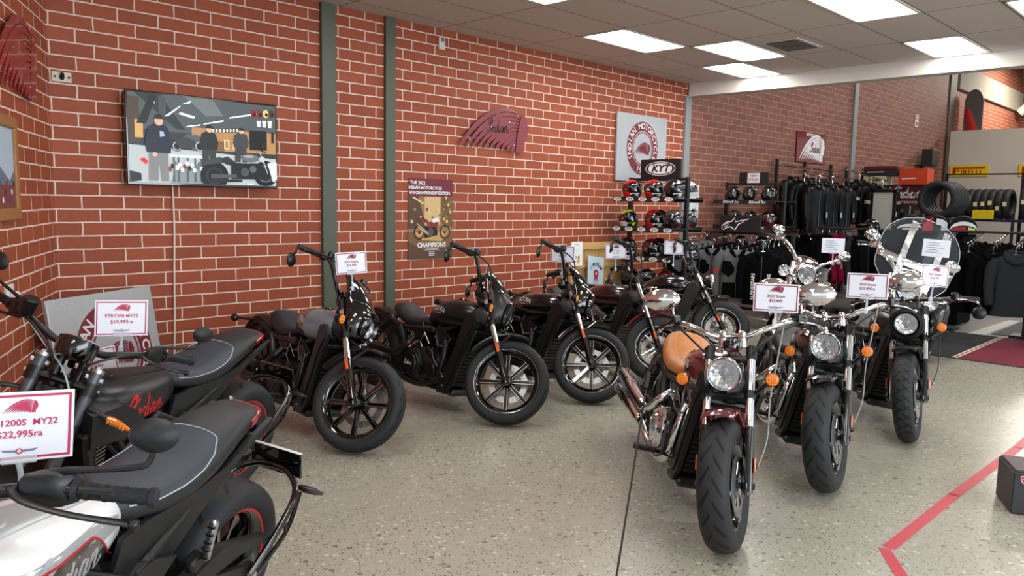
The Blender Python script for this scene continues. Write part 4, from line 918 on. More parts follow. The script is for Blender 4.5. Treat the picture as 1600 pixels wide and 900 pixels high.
def cruiser(label, pose, v, group):
    """large chrome cruiser with headlamp nacelle and passing lamps"""
    fx, fy, hd, lean, st = pose; g = v.get; wb = 1.66
    root = bike_root('motorcycle', label, group, fx, fy, R(hd), R(lean), wb)
    sa, sd = Vector((1.30, 0, .90)), SSD; ST = steer_m(sa, sd, R(st)); paint = v['paint']
    wheel(root, 'front_wheel', ST @ T(wb, 0, .33), .33, .068, .206, 'chromewire', ty_street, 2); wheel(root, 'rear_wheel', T(0, 0, .335), .335, .085, .206, 'chromewire', ty_street, 0)
    m = MB(); pr = [(.36, -.098), (.375, -.096), (.39, -.06), (.395, 0), (.39, .06), (.375, .096), (.36, .098), (.382, .05), (.386, 0), (.382, -.05)]
    m.lathe(pr, (wb, 0, .33), (0, 1, 0), 30, R(-110), R(55), close=True); ff = m.obj('front_fender', paint, root, 50, ST)
    m = MB(); m.tube([(wb+.395*sin(R(a)), 0, .34+.395*cos(R(a))) for a in range(-20, 56, 8)], .008, 6); m.obj('fender_trim', chrome, ff)
    m = MB(); m.lathe([(r_+.02, y*1.15) for r_, y in pr], (0, 0, .335), (0, 1, 0), 30, R(-110), R(70), close=True); m.obj('rear_fender', paint, root, 50)
    m = MB()
    for s in (-1, 1): m.tube([(1.28, s*.04, .84), (1.22, s*.13, .45), (1.12, s*.15, .20), (.5, s*.15, .20), (.42, s*.13, .40), (.2, s*.13, .62)], .022, 8, 3); m.tube([(0, s*.14, .335), (.5, s*.13, .36)], .03, 8)
    m.obj('frame', fblack, root)
    m = MB(); m.loft([rsec(.45, 0, .36, .12, .12), rsec(.6, 0, .36, .18, .18), (rsec(.95, 0, .36, .18, .17)), rsec(1.08, 0, .34, .12, .12)]); m.obj('engine', alu, root)
    for nm, a in (('rear_cylinder', -25), ('front_cylinder', 25)):
        d = Vector((sin(R(a)), 0, cos(R(a)))); F = frame((.82, 0, .36), d, (0, 1, 0)); m = MB(F); m.cyl((0, 0, .05), (0, 0, .36), .07, n=20)
        for k in range(9): m.box((0, 0, .14+k*.02), (.18, .19, .009), b=.003)
        m.box((0, 0, .36), (.17, .17, .05), b=.02); m.obj(nm, chrome, root)
    for s in (-1, 1):
        m = MB(); m.lathe([(0, .20), (.07, .20), (.10, .19), (.115, .17), (.115, .12)], (.72, 0, .34), (0, s, 0), 30); m.obj('engine_cover', chrome, root)
        m = MB(); m.tube([(1.02, s*.14, .55), (1.06, s*.21, .40), (.90, s*.24, .24), (.5, s*.25, .23), (.2, s*.26, .25)], [.028, .03, .04], 14, 4); m.tube([(.2, s*.26, .25), (-.25, s*.265, .29), (-.52, s*.265, .315)], [.04, .055, .05], 18, 3, cap=False); m.lathe([(.05, 0), (.044, .003), (.042, -.1), (0, -.1)], (-.52, s*.265, .315), (-1, 0, .08), 18); m.obj('exhaust', chrome, root)
        m = MB(); m.box((.95, s*.30, .28), (.42, .13, .022), b=.009); m.to(1)
        for k in range(4): m.box((.82+.09*k, s*.30, .293), (.03, .10, .006), b=.002)
        m.obj('footboard', [chrome, rubber], root)
    tb = [(.62, .74, .06, .04), (.68, .755, .12, .08), (.82, .785, .165, .115), (1.0, .81, .18, .125), (1.14, .815, .165, .115), (1.24, .81, .12, .08), (1.28, .81, .07, .04)]
    m = MB(); m.loft([rsec(x, 0, z, w, h, 2.4, 28) for x, z, w, h in tb]); tank = m.obj('fuel_tank', paint, root, 60)
    m = MB(); m.loft([rsec(x, 0, z+h-.008, w*.38, .02, 2.6, 20) for x, z, w, h in tb[1:-1]]); m.obj('tank_console', chrome, tank)
    pr_text(root, 'tank_lettering', tank, '', .22, .98, .79, (-1, 1), cream, script=True)
    m = MB(); m.loft([rsec(x, 0, z, w, h, 2.6, 24) for x, z, w, h in ((-.25, .84, .06, .03), (-.2, .85, .12, .05), (-.02, .835, .13, .06), (.10, .80, .14, .06), (.16, .82, .15, .07), (.26, .765, .18, .07), (.46, .72, .17, .06), (.62, .74, .10, .045), (.68, .75, .05, .02))]); m.obj('seat', leather, root, 60)
    ax = Vector((wb, 0, .33)); fw = Vector((cos(SRK), 0, sin(SRK))); P = lambda t, y, o=0.: tuple(ax+SSD*t+fw*o+Vector((0, y, 0)))
    for s in (-1, 1):
        m = MB(); m.cyl(P(-.02, s*.12), P(.34, s*.12), .034); m.cyl(P(.34, s*.12), P(.50, s*.12), .024); m.cyl(P(.48, s*.12), P(.76, s*.12), .042, .046); m.ball(P(.76, s*.12), (.046, .046, .03)); m.obj('fork_leg', chrome, root, 40, ST)
        c = P(.585, s*.245, .10); m = MB(); m.lathe([(0, -.10), (.035, -.09), (.058, -.05), (.064, 0), (.066, .008), (.060, .012)], c, (1, 0, 0), 24); m.tube([P(.58, s*.13, .05), c], .014, 8); pl = m.obj('passing_lamp', chrome, root, 40, ST)
        m = MB(); m.lathe([(0, -.02), (.03, -.012), (.058, .008)], c, (1, 0, 0), 20); m.obj('lamp_reflector', lens, pl, 20)
        bullet_signal(root, P(.44, s*.26, .06), (1, 0, 0), P(.47, s*.13, .02), ST, .034).data.materials[0] = chrome
    # nacelle
    m = MB(); m.lathe([(0, -.24), (.06, -.235), (.11, -.18), (.135, -.09), (.138, -.02), (.125, .012), (.108, .016)], P(.62, 0, .12), (1, 0, -.03), 36)
    m.loft([rsec(P(.70, 0, .08)[0]+dx, 0, P(.70, 0, .08)[2]+dz, w, h, 2.4, 20) for dx, dz, w, h in ((.08, .02, .05, .03), (.02, .05, .12, .06), (-.08, .07, .15, .07), (-.16, .06, .12, .05))]); m.obj('headlight_nacelle', chrome, root, 50, ST)
    headlamp(root, P(.62, 0, .135), (1, 0, -.03), .098, ST, chrome, chrome)
    m = MB(); m.box(P(.44, 0, .02), (.05, .26, .06), RY(-SRK), .015); m.obj('triple_clamp', chrome, root, 40, ST)
    ctr = Vector(P(.80, 0, -.02)); half = [tuple(ctr), (ctr.x, .10, ctr.z+.01), (ctr.x+.02, .20, ctr.z+.10), (ctr.x-.06, .32, ctr.z+.17), (ctr.x-.14, .37, ctr.z+.165), (ctr.x-.27, .46, ctr.z+.13)]
    m = MB(); m.tube([(x, -y, z) for x, y, z in reversed(half[1:])]+half, .016, 10, 5); bar = m.obj('handlebar', chrome, root, 50, ST)
    for s in (-1, 1):
        A, B = Vector(half[-2]), Vector(half[-1]); A.y *= s; B.y *= s; d = (B-A).normalized()
        m = MB(); m.tube([A+d*.03, B], .02, 12); m.disc(B, d, .022, .016, 14, .004); m.obj('grip', rubber, bar)
        m = MB(); m.box(A, (.06, .065, .06), RZ(-s*.7), .014); m.lathe([(0, -.02), (.03, -.02), (.034, .02), (0, .024)], A+Vector((.04, -s*.03, .03)), (0, 0, 1), 14); m.obj('switch_block', chrome, bar)
        m = MB(); m.tube([A+Vector((.05, 0, 0)), A+d*.08+Vector((.065, 0, -.005)), B+Vector((.05, 0, -.02))], [.01, .008, .01], 8, 4, flat=.5); m.ball(B+Vector((.05, 0, -.02)), .012); m.obj('lever', chrome, bar)
        c = A+d*.03+Vector((.02, s*.02, .09)); m = MB(); m.tube([A+Vector((.02, 0, .02)), A+Vector((.05, 0, .05)), c], .007, 8, 3); m.lathe([(0, .035), (.03, .03), (.055, .012), (.06, 0), (.056, -.006), (0, -.006)], (0, 0, 0), (1, 0, .1), 24, M=T(*c) @ Matrix.Diagonal((1, 1.25, .9, 1))); m.obj('mirror', chrome, bar)
    m = MB()
    for s in (-1, 1): m.tube([(half[-2][0], s*.34, half[-2][2]), (1.40, s*.22, 1.08), (1.40, s*.10, .95), (1.30, s*.06, .80)], .006, 6, 5)
    m.obj('control_cable', chrome, root, 40, ST)
    if g('screen'):
        def sp_(u, w): return (1.46-.22*w-.16*u*u*.5, u*(.345+.07*w-.10*max(0, w-.5)), .93+w*.66)
        N, K = 16, 12; vs = []
        for i in range(K+1):
            w = i/K
            for j in range(N+1):
                u = -1+2*j/N; lim = 1 if w < .6 else math.sqrt(max(0, 1-((w-.6)/.42)**2)); lim = max(lim, .12)*(1 if w > .18 else .72+.28*w/.18)
                vs.append(sp_(u*lim, w))
        m = MB(); m.add(vs, [(i*(N+1)+j, i*(N+1)+j+1, (i+1)*(N+1)+j+1, (i+1)*(N+1)+j) for i in range(K) for j in range(N)]); ws = m.obj('windscreen', mat('windscreen_acrylic', (120, 128, 135), .04, alpha=.08, spec=1), root, 80, ST)
        md = ws.modifiers.new('shell', 'SOLIDIFY'); md.thickness = .004
        m = MB(); ed = [vs[i*(N+1)] for i in range(K+1)]+[vs[K*(N+1)+j] for j in range(1, N+1)]+[vs[i*(N+1)+N] for i in range(K-1, -1, -1)]+[vs[j] for j in range(N-1, -1, -1)]; m.tube(ed, .004, 6); m.obj('windscreen_edge', mat('acrylic_edge', (170, 178, 184), .2), ws)
        m = MB()
        for s in (-1, 1): 
            pts = [Vector(sp_(s*.42, w))+Vector((.012, 0, 0)) for w in (.02, .2, .4, .6, .8, .93)]
            m.loft([[p+Vector((0, y, 0)) for y in (-.03, -.02, .02, .03)] for p in [x+Vector((0, 0, 0)) for x in spline(pts, 3)]], cap=False)
        st_ = m.obj('windscreen_strap', chrome, ws); md = st_.modifiers.new('shell', 'SOLIDIFY'); md.thickness = .004
        m = MB(); m.loft([[Vector(sp_(u, w))+Vector((.008, 0, 0)) for w in (.30, .34, .38, .40)] for u in [-.98+1.96*k/16 for k in range(17)]], cap=False); ct = m.obj('windscreen_band', chrome, ws); md = ct.modifiers.new('shell', 'SOLIDIFY'); md.thickness = .004
    if g('bags'):
        for s in (-1, 1):
            m = MB(); m.loft([rsec(x, s*.30, z, w, h, 4, 24) for x, z, w, h in ((-.42, .56, .06, .10), (-.38, .56, .10, .16), (.02, .56, .105, .17), (.14, .55, .09, .15), (.17, .55, .05, .10))]); m.obj('saddlebag', v['bags'], root, 60)
    m = MB(); m.tube([(.60, .14, .17), (.60, .30, .05)], .013, 8); m.box((.60, .31, .04), (.07, .04, .012), b=.004); m.obj('side_stand', sblack, root)
    return root
L9 = 9
ROG = dict(front='rogue', bar='ape', mirror='barend', fairing=gblack, insert=leather2)
gA = 'motorcycles parked in a row along the brick wall'
gB = 'motorcycles parked in a row facing the viewer'
gC = 'large chrome cruisers behind the front row'
gD = 'roadster motorcycles in the corner'
scout('grey-tanked motorcycle with a black flyscreen fairing, before the wide green column', (2.811, 4.244, -96.3, L9, 38), dict(ROG, paint=blackp, panel=greyp, blackfender=1, fender=smoke, fairing=gblack), gA)
scout('matt black motorcycle with a dull black fairing, second along the brick wall, under the poster', (3.99, 4.03, -90.3, L9, 38), dict(ROG, paint=smoke, fender=smoke, fairing=smoke), gA)
scout('gloss black motorcycle with a shiny fairing, third along the brick wall, before the wooden crate', (4.972, 4.009, -88.3, L9, 38), dict(ROG, paint=blackp, fender=blackp), gA)
WIR = dict(front='wire', bar='ape', mirror='barend', word='none')
scout('dark maroon motorcycle with wire wheels in front of the pine crate', (6.03, 4.07, -88, L9, 38), dict(WIR, paint=darkmaroon, ffender=maroon, fender=darkmaroon, wheads=1), gA)
scout('black wire-wheeled motorcycle at the end of the wall row, before the helmet stand', (7.62, 4.30, -70, L9, 21), dict(WIR, paint=blackp, fender=blackp, wheads=1), gA)
SC8 = dict(front='scout', bar='low', mirror='stalk', metal=chrome, exhaust=chrome, barmat=chrome, lever=chrome, tyre=ty_street, longfender=1, norear=1)
scout('maroon motorcycle with a tan leather seat, chrome exhaust and chrome mirrors', (3.295, 1.818, -135.3, L9, -30), dict(SC8, paint=maroon, seat=tan, insert=tan, bucket=1, shield=brown_chrome, word='script', tw=.074), gB)
scout('black motorcycle with chrome mirrors between the maroon one and the blacked-out one', (4.453, 1.815, -141.5, L9, -31), dict(SC8, paint=blackp, tw=.074), gB)
scout('blacked-out motorcycle with a chunky block-tread tyre, shrouded headlight and bar-end mirrors', (5.865, 1.82, -142, L9, -31), dict(front='scout', bar='drag', mirror='barend', paint=smoke, fender=smoke, nacelle=1, tyre=ty_block, chop=1, lever=chrome), gB)
cruiser('chrome cruiser without a windscreen, its headlight and passing lamps showing behind the black motorcycle', (8.22, 3.90, -165, 9, 28), dict(paint=blackp), gC)
cruiser('chrome cruiser with a tall clear windscreen behind the blacked-out motorcycle', (7.55, 2.63, -168, 9, 28), dict(paint=mat('deep_blue', (16, 20, 44), .2, coat=1), screen=1, bags=blackp), gC)
roadster('black roadster with red tank lettering parked in the corner before the leaning canvas', (1.935, 4.173, -153.4, 10, 38), dict(paint=mat('graphite_paint', (36, 36, 38), .38), wordmat=mat('red_lettering', (196, 30, 34), .4), slope=.0), gD)
roadster('white and black roadster with silver tank lettering and a black number plate', (1.165, 2.741, -149.8, 10, -17), dict(paint=whitep, lower=blackp, facet=silverp, ridge=silverp, wordmat=mat('silver_lettering', (188, 190, 194), .3, metal=.5), wz=.72), gD)
# ================================================================ things on and against the walls
def pix(x, y, depth):
    d = _F+_rr*((x-800)/1217.68)-_uu*((y-450)/1217.68); return Vector((0, 0, CAMH))+d*depth
def flat(name, col, rough=.55): return mat('print_'+name, col, rough)
_E = {}
def scr(col):
    k = tuple(col)
    if k not in _E: _E[k] = mat('screen_%d_%d_%d' % k, col, .3, emit=.6, spec=.3); 
    return _E[k]
WALLF = Matrix(((1, 0, 0, 0), (0, 0, -1, 0), (0, 1, 0, 0), (0, 0, 0, 1)))      # local x right, y up, z out of the back wall
def ellipse(cx, cy, rx, ry, n=18): return [(cx+rx*cos(2*pi*i/n), cy+ry*sin(2*pi*i/n)) for i in range(n)]
class Flat:
    """stack of flat coloured shapes on one surface; each new shape lies a hair above the last"""
    def __init__(s, M, w, h, step=.00012): s.M = M; s.w = w; s.h = h; s.mb = MB(); s.mats = []; s.z = 0; s.step = step
    def col(s, m):
        if m not in s.mats: s.mats.append(m)
        s.mb.to(s.mats.index(m)); s.z += s.step
    def poly(s, m, p):
        p = [(min(1, max(0, x)), min(1, max(0, y))) for x, y in p]; s.col(m); q = [(x*s.w, y*s.h, s.z) for x, y in p]; s.mb.add(q, [tuple(range(len(q)))], s.M); return s
    def rect(s, m, x0, y0, x1, y1): return s.poly(m, [(x0, y0), (x1, y0), (x1, y1), (x0, y1)])
    def ell(s, m, cx, cy, rx, ry=None): return s.poly(m, ellipse(cx, cy, rx, (rx*s.w/s.h) if ry is None else ry))
    def ring(s, m, cx, cy, r, t):
        s.col(m); n = 22; vs = []
        for i in range(n): a = 2*pi*i/n; vs += [(cx*s.w+r*s.w*cos(a), cy*s.h+r*s.w*sin(a), s.z), (cx*s.w+(r-t)*s.w*cos(a), cy*s.h+(r-t)*s.w*sin(a), s.z)]
        s.mb.add(vs, [(2*i, (2*i+2) % (2*n), (2*i+3) % (2*n), 2*i+1) for i in range(n)], s.M); return s
    def line(s, m, pts, w):
        s.col(m); s.mb.ribbon([(x*s.w, y*s.h) for x, y in pts], w, s.M, s.z, 1); return s
    def text(s, m, t, size, x, y, bold=.02, shear=0, space=1):
        s.col(m); s.mb.text(t, size, s.M @ T(x*s.w, y*s.h, s.z), .00004, bold=bold, shear=shear, space=space); return s
    def done(s, name, parent): return s.mb.obj(name, s.mats, parent, 0)
# --- television
t = thing('television', 'flat screen television on the brick wall showing men and motorcycles in a workshop', 'television', (2.81, 6.285, 2.085))
m = MB(); m.box((0, .0, 0), (1.245, .045, .715), b=.006); m.box((0, .04, 0), (.8, .045, .45), b=.01); m.obj('casing', gblack, t)
m = MB(); m.box((0, .062, 0), (.3, .03, .3), b=.005); m.obj('wall_bracket', sblack, t)
f = Flat(T(-.606, -.0233, -.336) @ WALLF, 1.212, .677)
K = lambda *c: scr(c)
f.rect(K(40, 44, 46), 0, 0, 1, 1).poly(K(66, 72, 74), [(0, .60), (1, .56), (1, 1), (0, 1)]).poly(K(38, 42, 42), [(.04, 1), (.3, .62), (.36, .62), (.2, 1)]).poly(K(92, 98, 98), [(.36, 1), (.5, .8), (.62, .82), (.55, 1)])
f.poly(K(150, 158, 158), [(0, 0), (1, 0), (1, .34), (.5, .38), (0, .42)]).poly(K(110, 118, 120), [(.25, .0), (.6, 0), (.55, .2), (.3, .2)])
f.rect(K(150, 112, 70), .40, .40, 1, .66).rect(K(104, 76, 48), .40, .40, .62, .52).rect(K(60, 50, 40), .0, .45, .07, .95).rect(K(176, 138, 80), .04, .50, .09, .70).rect(K(58, 62, 64), .19, .45, .235, .98)
for x in (.64, .70, .76): f.rect(K(208, 190, 150), x-.02, .43, x+.015, .54).rect(K(150, 100, 60), x-.012, .44, x+.008, .53)
for a in ([(.225, .76), (.25, .765), (.335, .895), (.32, .885)], [(.315, .80), (.33, .82), (.425, .785), (.415, .76)], [(.475, .70), (.485, .715), (.62, .775), (.615, .755)], [(.66, .80), (.66, .815), (.88, .905), (.87, .88)], [(.36, .655), (.37, .668), (.46, .70), (.455, .685)], [(.34, .915), (.40, .965), (.39, .93)]): f.poly(K(214, 240, 240), a)
f.poly(K(190, 180, 60), [(.11, .84), (.17, .90), (.16, .93), (.12, .88)]).poly(K(26, 28, 28), [(.05, .66), (.14, .99), (.18, .99), (.11, .66)])
for i in range(8): x = .545+.024*i; f.ell(K(22, 22, 22), x, .635+.004*i, .011, .03).ell(K(220, 222, 214), x, .637+.004*i, .006, .02)
for i, c in enumerate(((120, 26, 34), (96, 40, 40), (196, 164, 90), (60, 44, 40))): x = .835+.045*i; f.ell(K(*c), x, .885+.006*i, .022, .05).ell(K(20, 20, 22), x+.006, .875+.006*i, .012, .022)
for i in range(3): x = .87+.042*i; f.poly(K(222, 226, 224), [(x-.015, .80+.006*i), (x+.016, .805+.006*i), (x+.012, .73), (x-.01, .73)])
f.rect(K(20, 22, 22), .80, .44, .93, .68).rect(K(30, 30, 30), .965, .54, .985, .68)
# far motorcycle on the bench, bench, tools
f.ell(K(70, 74, 78), .40, .53, .06, .05).ell(K(24, 26, 28), .45, .44, .035).ring(K(150, 154, 154), .45, .44, .032, .008).ell(K(24, 26, 28), .30, .43, .035).ring(K(140, 146, 146), .30, .43, .03, .008).poly(K(46, 48, 50), [(.28, .50), (.36, .54), (.42, .50), (.42, .42), (.32, .40)]).line(K(120, 124, 124), [(.40, .56), (.44, .62)], .008)
f.rect(K(186, 192, 194), .25, .30, .47, .33)
for x in (.27, .30, .36, .41, .45): f.rect(K(70, 74, 76), x, .02, x+.012, .30)
for i in range(16): f.ell(K(*random.choice(((180, 186, 186), (30, 32, 34), (120, 40, 44), (90, 94, 96)))), .25+.016*i+.0, .16+.09*((i*7) % 5)/5, .012, .03)
f.poly(K(200, 30, 44), [(.06, .26), (.10, .20), (.115, .24), (.09, .28)]).poly(K(26, 28, 28), [(.0, .0), (.07, .02), (.07, .10), (.0, .13)])
def man(x, y0, h, top, legs, cap, w=.06):
    f.poly(K(*legs), [(x-w, y0), (x-.1*w, y0), (x, y0+.30*h), (x+.2*w, y0), (x+w*.95, y0), (x+w*.9, y0+.48*h), (x-w*.9, y0+.48*h)])
    f.poly(K(*top), [(x-w*1.1, y0+.42*h), (x+w*1.15, y0+.42*h), (x+w*1.3, y0+.60*h), (x+w*.95, y0+.80*h), (x+w*.3, y0+.85*h), (x-w*.4, y0+.85*h), (x-w*1.0, y0+.78*h), (x-w*1.3, y0+.55*h)])
    f.ell(K(190, 146, 120), x+.1*w, y0+.90*h, w*.42, .058*h/.685*.9).poly(K(*cap), [(x-w*.35, y0+.92*h), (x+w*.9, y0+.925*h), (x+w*.5, y0+.955*h), (x+w*.3, y0+1.0*h), (x-w*.2, y0+.99*h)])
man(.18, .02, .76, (24, 30, 42), (104, 106, 104), (22, 24, 26), .066); f.poly(K(132, 150, 176), [(.19, .52), (.22, .53), (.215, .58), (.19, .59)]).ell(K(190, 146, 120), .155, .32, .014, .025)
man(.51, .20, .50, (30, 32, 34), (44, 46, 48), (24, 24, 26), .05); man(.735, .28, .42, (52, 54, 56), (50, 50, 50), (30, 30, 32), .045)
# near motorcycle
f.ell(K(14, 15, 16), .545, .10, .098).ell(K(40, 42, 44), .545, .10, .058).ell(K(16, 17, 18), .545, .10, .048).ell(K(14, 15, 16), .915, .15, .092).ell(K(90, 94, 96), .915, .15, .060).ell(K(24, 25, 26), .915, .15, .052)
f.poly(K(52, 54, 56), [(.45, .22), (.50, .29), (.58, .33), (.64, .30), (.68, .26), (.60, .26), (.52, .24)]).poly(K(34, 36, 38), [(.58, .31), (.64, .34), (.70, .27), (.74, .27), (.70, .22), (.62, .25)]).ell(K(84, 88, 90), .80, .335, .07, .05).ell(K(126, 130, 132), .79, .355, .04, .018)
f.poly(K(22, 23, 25), [(.66, .26), (.90, .28), (.88, .08), (.66, .07)]).ell(K(60, 62, 64), .76, .16, .03).ell(K(74, 76, 78), .82, .20, .025).poly(K(64, 66, 68), [(.52, .07), (.70, .09), (.70, .13), (.52, .12)]).poly(K(30, 31, 32), [(.52, .02), (.74, .04), (.74, .07), (.52, .065)])
f.line(K(150, 154, 156), [(.87, .42), (.90, .30), (.93, .15)], .012).line(K(20, 21, 22), [(.82, .44), (.87, .45), (.92, .41)], .012).ell(K(30, 31, 32), .90, .49, .02, .028).ell(K(160, 166, 168), .89, .33, .02).poly(K(200, 206, 206), [(.93, .28), (1, .30), (1, .08), (.97, .05)])
f.text(K(220, 226, 228), 'INDIAN', .012, .80, .012, .02)
f.done('screen', t)
# cable hanging from the television
m = MB(); m.tube([(2.56, 6.352, 1.74), (2.565, 6.353, 1.40), (2.555, 6.353, 1.0), (2.545, 6.352, .55), (2.52, 6.352, .02)], .008, 8, 4); tag(m.obj('cable', mat('cable_white', (226, 210, 198), .5)), 'white cable running down the brick from the television to the floor', 'cable')
# wall switch plate
t = thing('isolator_switch', 'cream metal switch plate with a black toggle high in the brick corner', 'switch', (1.795, 6.365, 2.485))
m = MB(); m.box((0, -.004, 0), (.13, .012, .072), b=.003)
m.obj('plate', mat('cream_plate', (206, 196, 172), .45), t)
m = MB(); m.box((.0, -.02, .005), (.022, .03, .05), RX(.4), .005); m.disc((-.045, -.012, 0), (0, 1, 0), .009, .006, 12); m.disc((.047, -.012, 0), (0, 1, 0), .009, .006, 12); m.disc((0, -.012, .0), (0, 1, 0), .018, .008, 16); m.obj('toggle', sblack, t)
# thermostat with its lead
t = thing('thermostat', 'small white controller hanging from a grey lead under the ceiling', 'thermostat', (5.355, 6.366, 3.27))
m = MB(); m.box((0, -.012, 0), (.085, .026, .135), b=.008); m.obj('casing', mat('white_plastic', (214, 208, 200), .4), t)
m = MB(); m.box((.0, -.027, .032), (.045, .003, .04), b=.001); m.obj('display', mat('lcd_grey', (110, 112, 108), .3), t)
m = MB(); m.tube([(0, -.01, .06), (-.005, -.012, .10), (.004, -.012, .142)], .004, 6, 3); m.obj('lead', mat('lead_grey', (150, 146, 140), .6), t)
# steel plaques: feathered bonnet
plaq = mat('plaque_red', (128, 12, 28), .28, coat=.6)
t = thing('wall_plaque', 'dark red cut steel feather bonnet plaque in the middle of the brick wall', 'plaque', (5.56, 6.335, 2.215))
m = MB(); feather_emblem(m, 1.12, T(0, 0, 0) @ WALLF, thick=.006); m.obj('bonnet', plaq, t, 0)
m = MB(); script_word(m, .34, T(.44, -.0075, .20) @ WALLF @ RZ(.05), 0, .06); m.obj('lettering', mat('plaque_dark', (52, 8, 14), .5), t, 0)
m = MB()
for x, z in ((.18, .10), (.50, .26), (.78, .33), (.86, .08)): m.cyl((x, .03, z), (x, -.010, z), .010, n=10)
m.obj('standoff', alu, t)
LW = lambda s, z, o: LC+LD*s+Vector((LD.y, -LD.x, 0))*(-o)+Vector((0, 0, z))        # along the angled wall, height, out into the room
def leftframe(s, z, o):
    p = LW(s, z, o); x = -LD; nrm = Vector((0, 0, 1)).cross(x)*-1
    return Matrix(((x.x, 0, -LD.y, p.x), (x.y, 0, LD.x, p.y), (0, 1, 0, p.z), (0, 0, 0, 1)))
t = thing('wall_plaque', 'dark red cut steel feather bonnet plaque on the angled wall', 'plaque', M=leftframe(1.58, 2.235, .035))
m = MB(); feather_emblem(m, 1.10, I4, thick=.006); m.obj('bonnet', plaq, t, 0)
m = MB()
for x, z in ((.18, .10), (.50, .26), (.78, .33), (.86, .08)): m.cyl((x, z, -.03), (x, z, .010), .010, n=10)
m.obj('standoff', alu, t)
# framed picture on the angled wall
t = thing('framed_picture', 'wood framed picture on the angled wall under the plaque', 'picture', M=leftframe(1.40, 1.79, .012))
wood = mat('honey_wood', (150, 104, 58), .45, bump=.2, bscale=60, var=.2)
m = MB()
for s in (-1, 1): m.box((s*.31, 0, .008), (.07, .60, .03), b=.008); m.box((0, s*.265, .008), (.62, .07, .03), b=.008)
m.obj('picture_frame', wood, t)
f = Flat(T(-.29, -.24, .008), .58, .48); f.rect(flat('sky', (170, 184, 200)), 0, 0, 1, 1).rect(flat('crowd', (120, 60, 60)), 0, 0, 1, .3).poly(flat('hill', (96, 110, 120)), [(0, .3), (.4, .55), (.8, .35), (1, .5), (1, .3)])
for i in range(12): f.ell(flat('c%d' % (i % 4), ((170, 30, 40), (40, 60, 110), (220, 220, 224), (30, 30, 34))[i % 4]), .05+.08*i, .12+.1*(i % 3), .03)
f.done('print', t)
t = thing('wall_socket', 'white double socket with a plug low on the angled wall', 'socket', M=leftframe(1.30, 1.08, .0))
m = MB(); m.box((0, 0, .008), (.13, .085, .02), b=.005); m.obj('plate', mat('white_plastic', (214, 208, 200), .4), t); m = MB(); m.box((.03, -.02, .03), (.04, .04, .04), b=.008); m.tube([(.03, -.04, .03), (.05, -.10, .04), (.12, -.16, .03), (.20, -.15, .02), (.24, -.24, .02)], .004, 6, 4); m.obj('plug', mat('white_plastic', (214, 208, 200), .4), t)
# canvas badge boards
canv = mat('silver_canvas', (176, 178, 180), .35, metal=.25, bump=.5, bscale=70); bmar = mat('badge_maroon', (112, 22, 40), .5); bwhite = mat('badge_white', (222, 216, 214), .5)
t = thing('canvas_print', 'grey canvas with a round maroon badge hung on the brick behind the helmet stand', 'canvas', (8.92, 6.345, 2.41))
m = MB(); m.box((0, 0, 0), (1.15, .035, .90), b=.006); m.obj('canvas', canv, t)
m = MB(); round_badge(m, .36, T(.0, -.0185, .0) @ WALLF, 0, 1); m.obj('badge', [bmar, bwhite], t, 0)
a, b_ = Vector((1.40, 5.60, .965)), Vector((2.25, 6.13, .965)); xd = (b_-a).normalized(); nd = Vector((xd.y, -xd.x, 0)); bot = a+nd*.16-Vector((0, 0, .965))
yd = (a-bot).normalized(); zd = xd.cross(yd); Lb = (a-bot).length
BM = Matrix(((xd.x, yd.x, zd.x, 0), (xd.y, yd.y, zd.y, 0), (xd.z, yd.z, zd.z, 0), (0, 0, 0, 1))); BM.translation = bot+xd*.5+yd*(Lb/2)+zd*.02+Vector((0, 0, .003))
t = thing('canvas_print', 'grey canvas with a round maroon badge leaning on the floor in the corner', 'canvas', M=BM)
m = MB(); m.box((0, 0, 0), (1.0, Lb-.01, .035), b=.006); m.obj('canvas', canv, t); m = MB(); round_badge(m, .37, T(.03, .04, .0185), 0, 1); m.obj('badge', [bmar, bwhite], t, 0)
# poster
t = thing('poster', 'maroon-topped championship poster with a motorcycle on the brick beside the narrow green column', 'poster', (4.935, 6.364, 1.04))
pm = mat('poster_maroon', (112, 24, 50), .45)
f = Flat(WALLF @ T(0, 0, .001), .595, .835)
f.rect(flat('poster_sepia', (150, 112, 70)), 0, 0, 1, 1).rect(pm, 0, .78, 1, 1)
f.poly(flat('warehouse_dark', (84, 60, 40)), [(0, .38), (0, .78), (.22, .78), (.40, .40)]).poly(flat('warehouse_beam', (236, 214, 170)), [(.12, .775), (.34, .70), (.33, .685), (.09, .765)]).rect(flat('warehouse_glow', (206, 176, 122)), .36, .42, .72, .78).rect(flat('warehouse_side', (110, 84, 52)), .74, .40, 1, .78)
for i in range(14): f.ell(flat('cup%d' % (i % 3), ((226, 190, 110), (150, 120, 70), (90, 64, 40))[i % 3]), .08+.066*i, .47+.05*((i*3) % 4), .028, .022)
for i in range(10): f.ell(flat('cup%d' % (i % 3), ((226, 190, 110), (150, 120, 70), (90, 64, 40))[i % 3]), .80+.05*(i % 4), .50+.03*i, .02, .02)
f.rect(flat('poster_floor', (120, 84, 50)), 0, .0, 1, .34).poly(flat('poster_floor_lit', (196, 156, 92)), [(.1, .34), (.9, .34), (.75, .22), (.3, .24)]).poly(flat('poster_floor_dark', (86, 62, 42)), [(0, 0), (1, 0), (1, .16), (.4, .10), (0, .22)])
for cx in (.24, .82): f.ring(black, cx, .335, .125, .03).ring(flat('bronze', (170, 120, 84)), cx, .335, .096, .02).ell(black, cx, .335, .03)
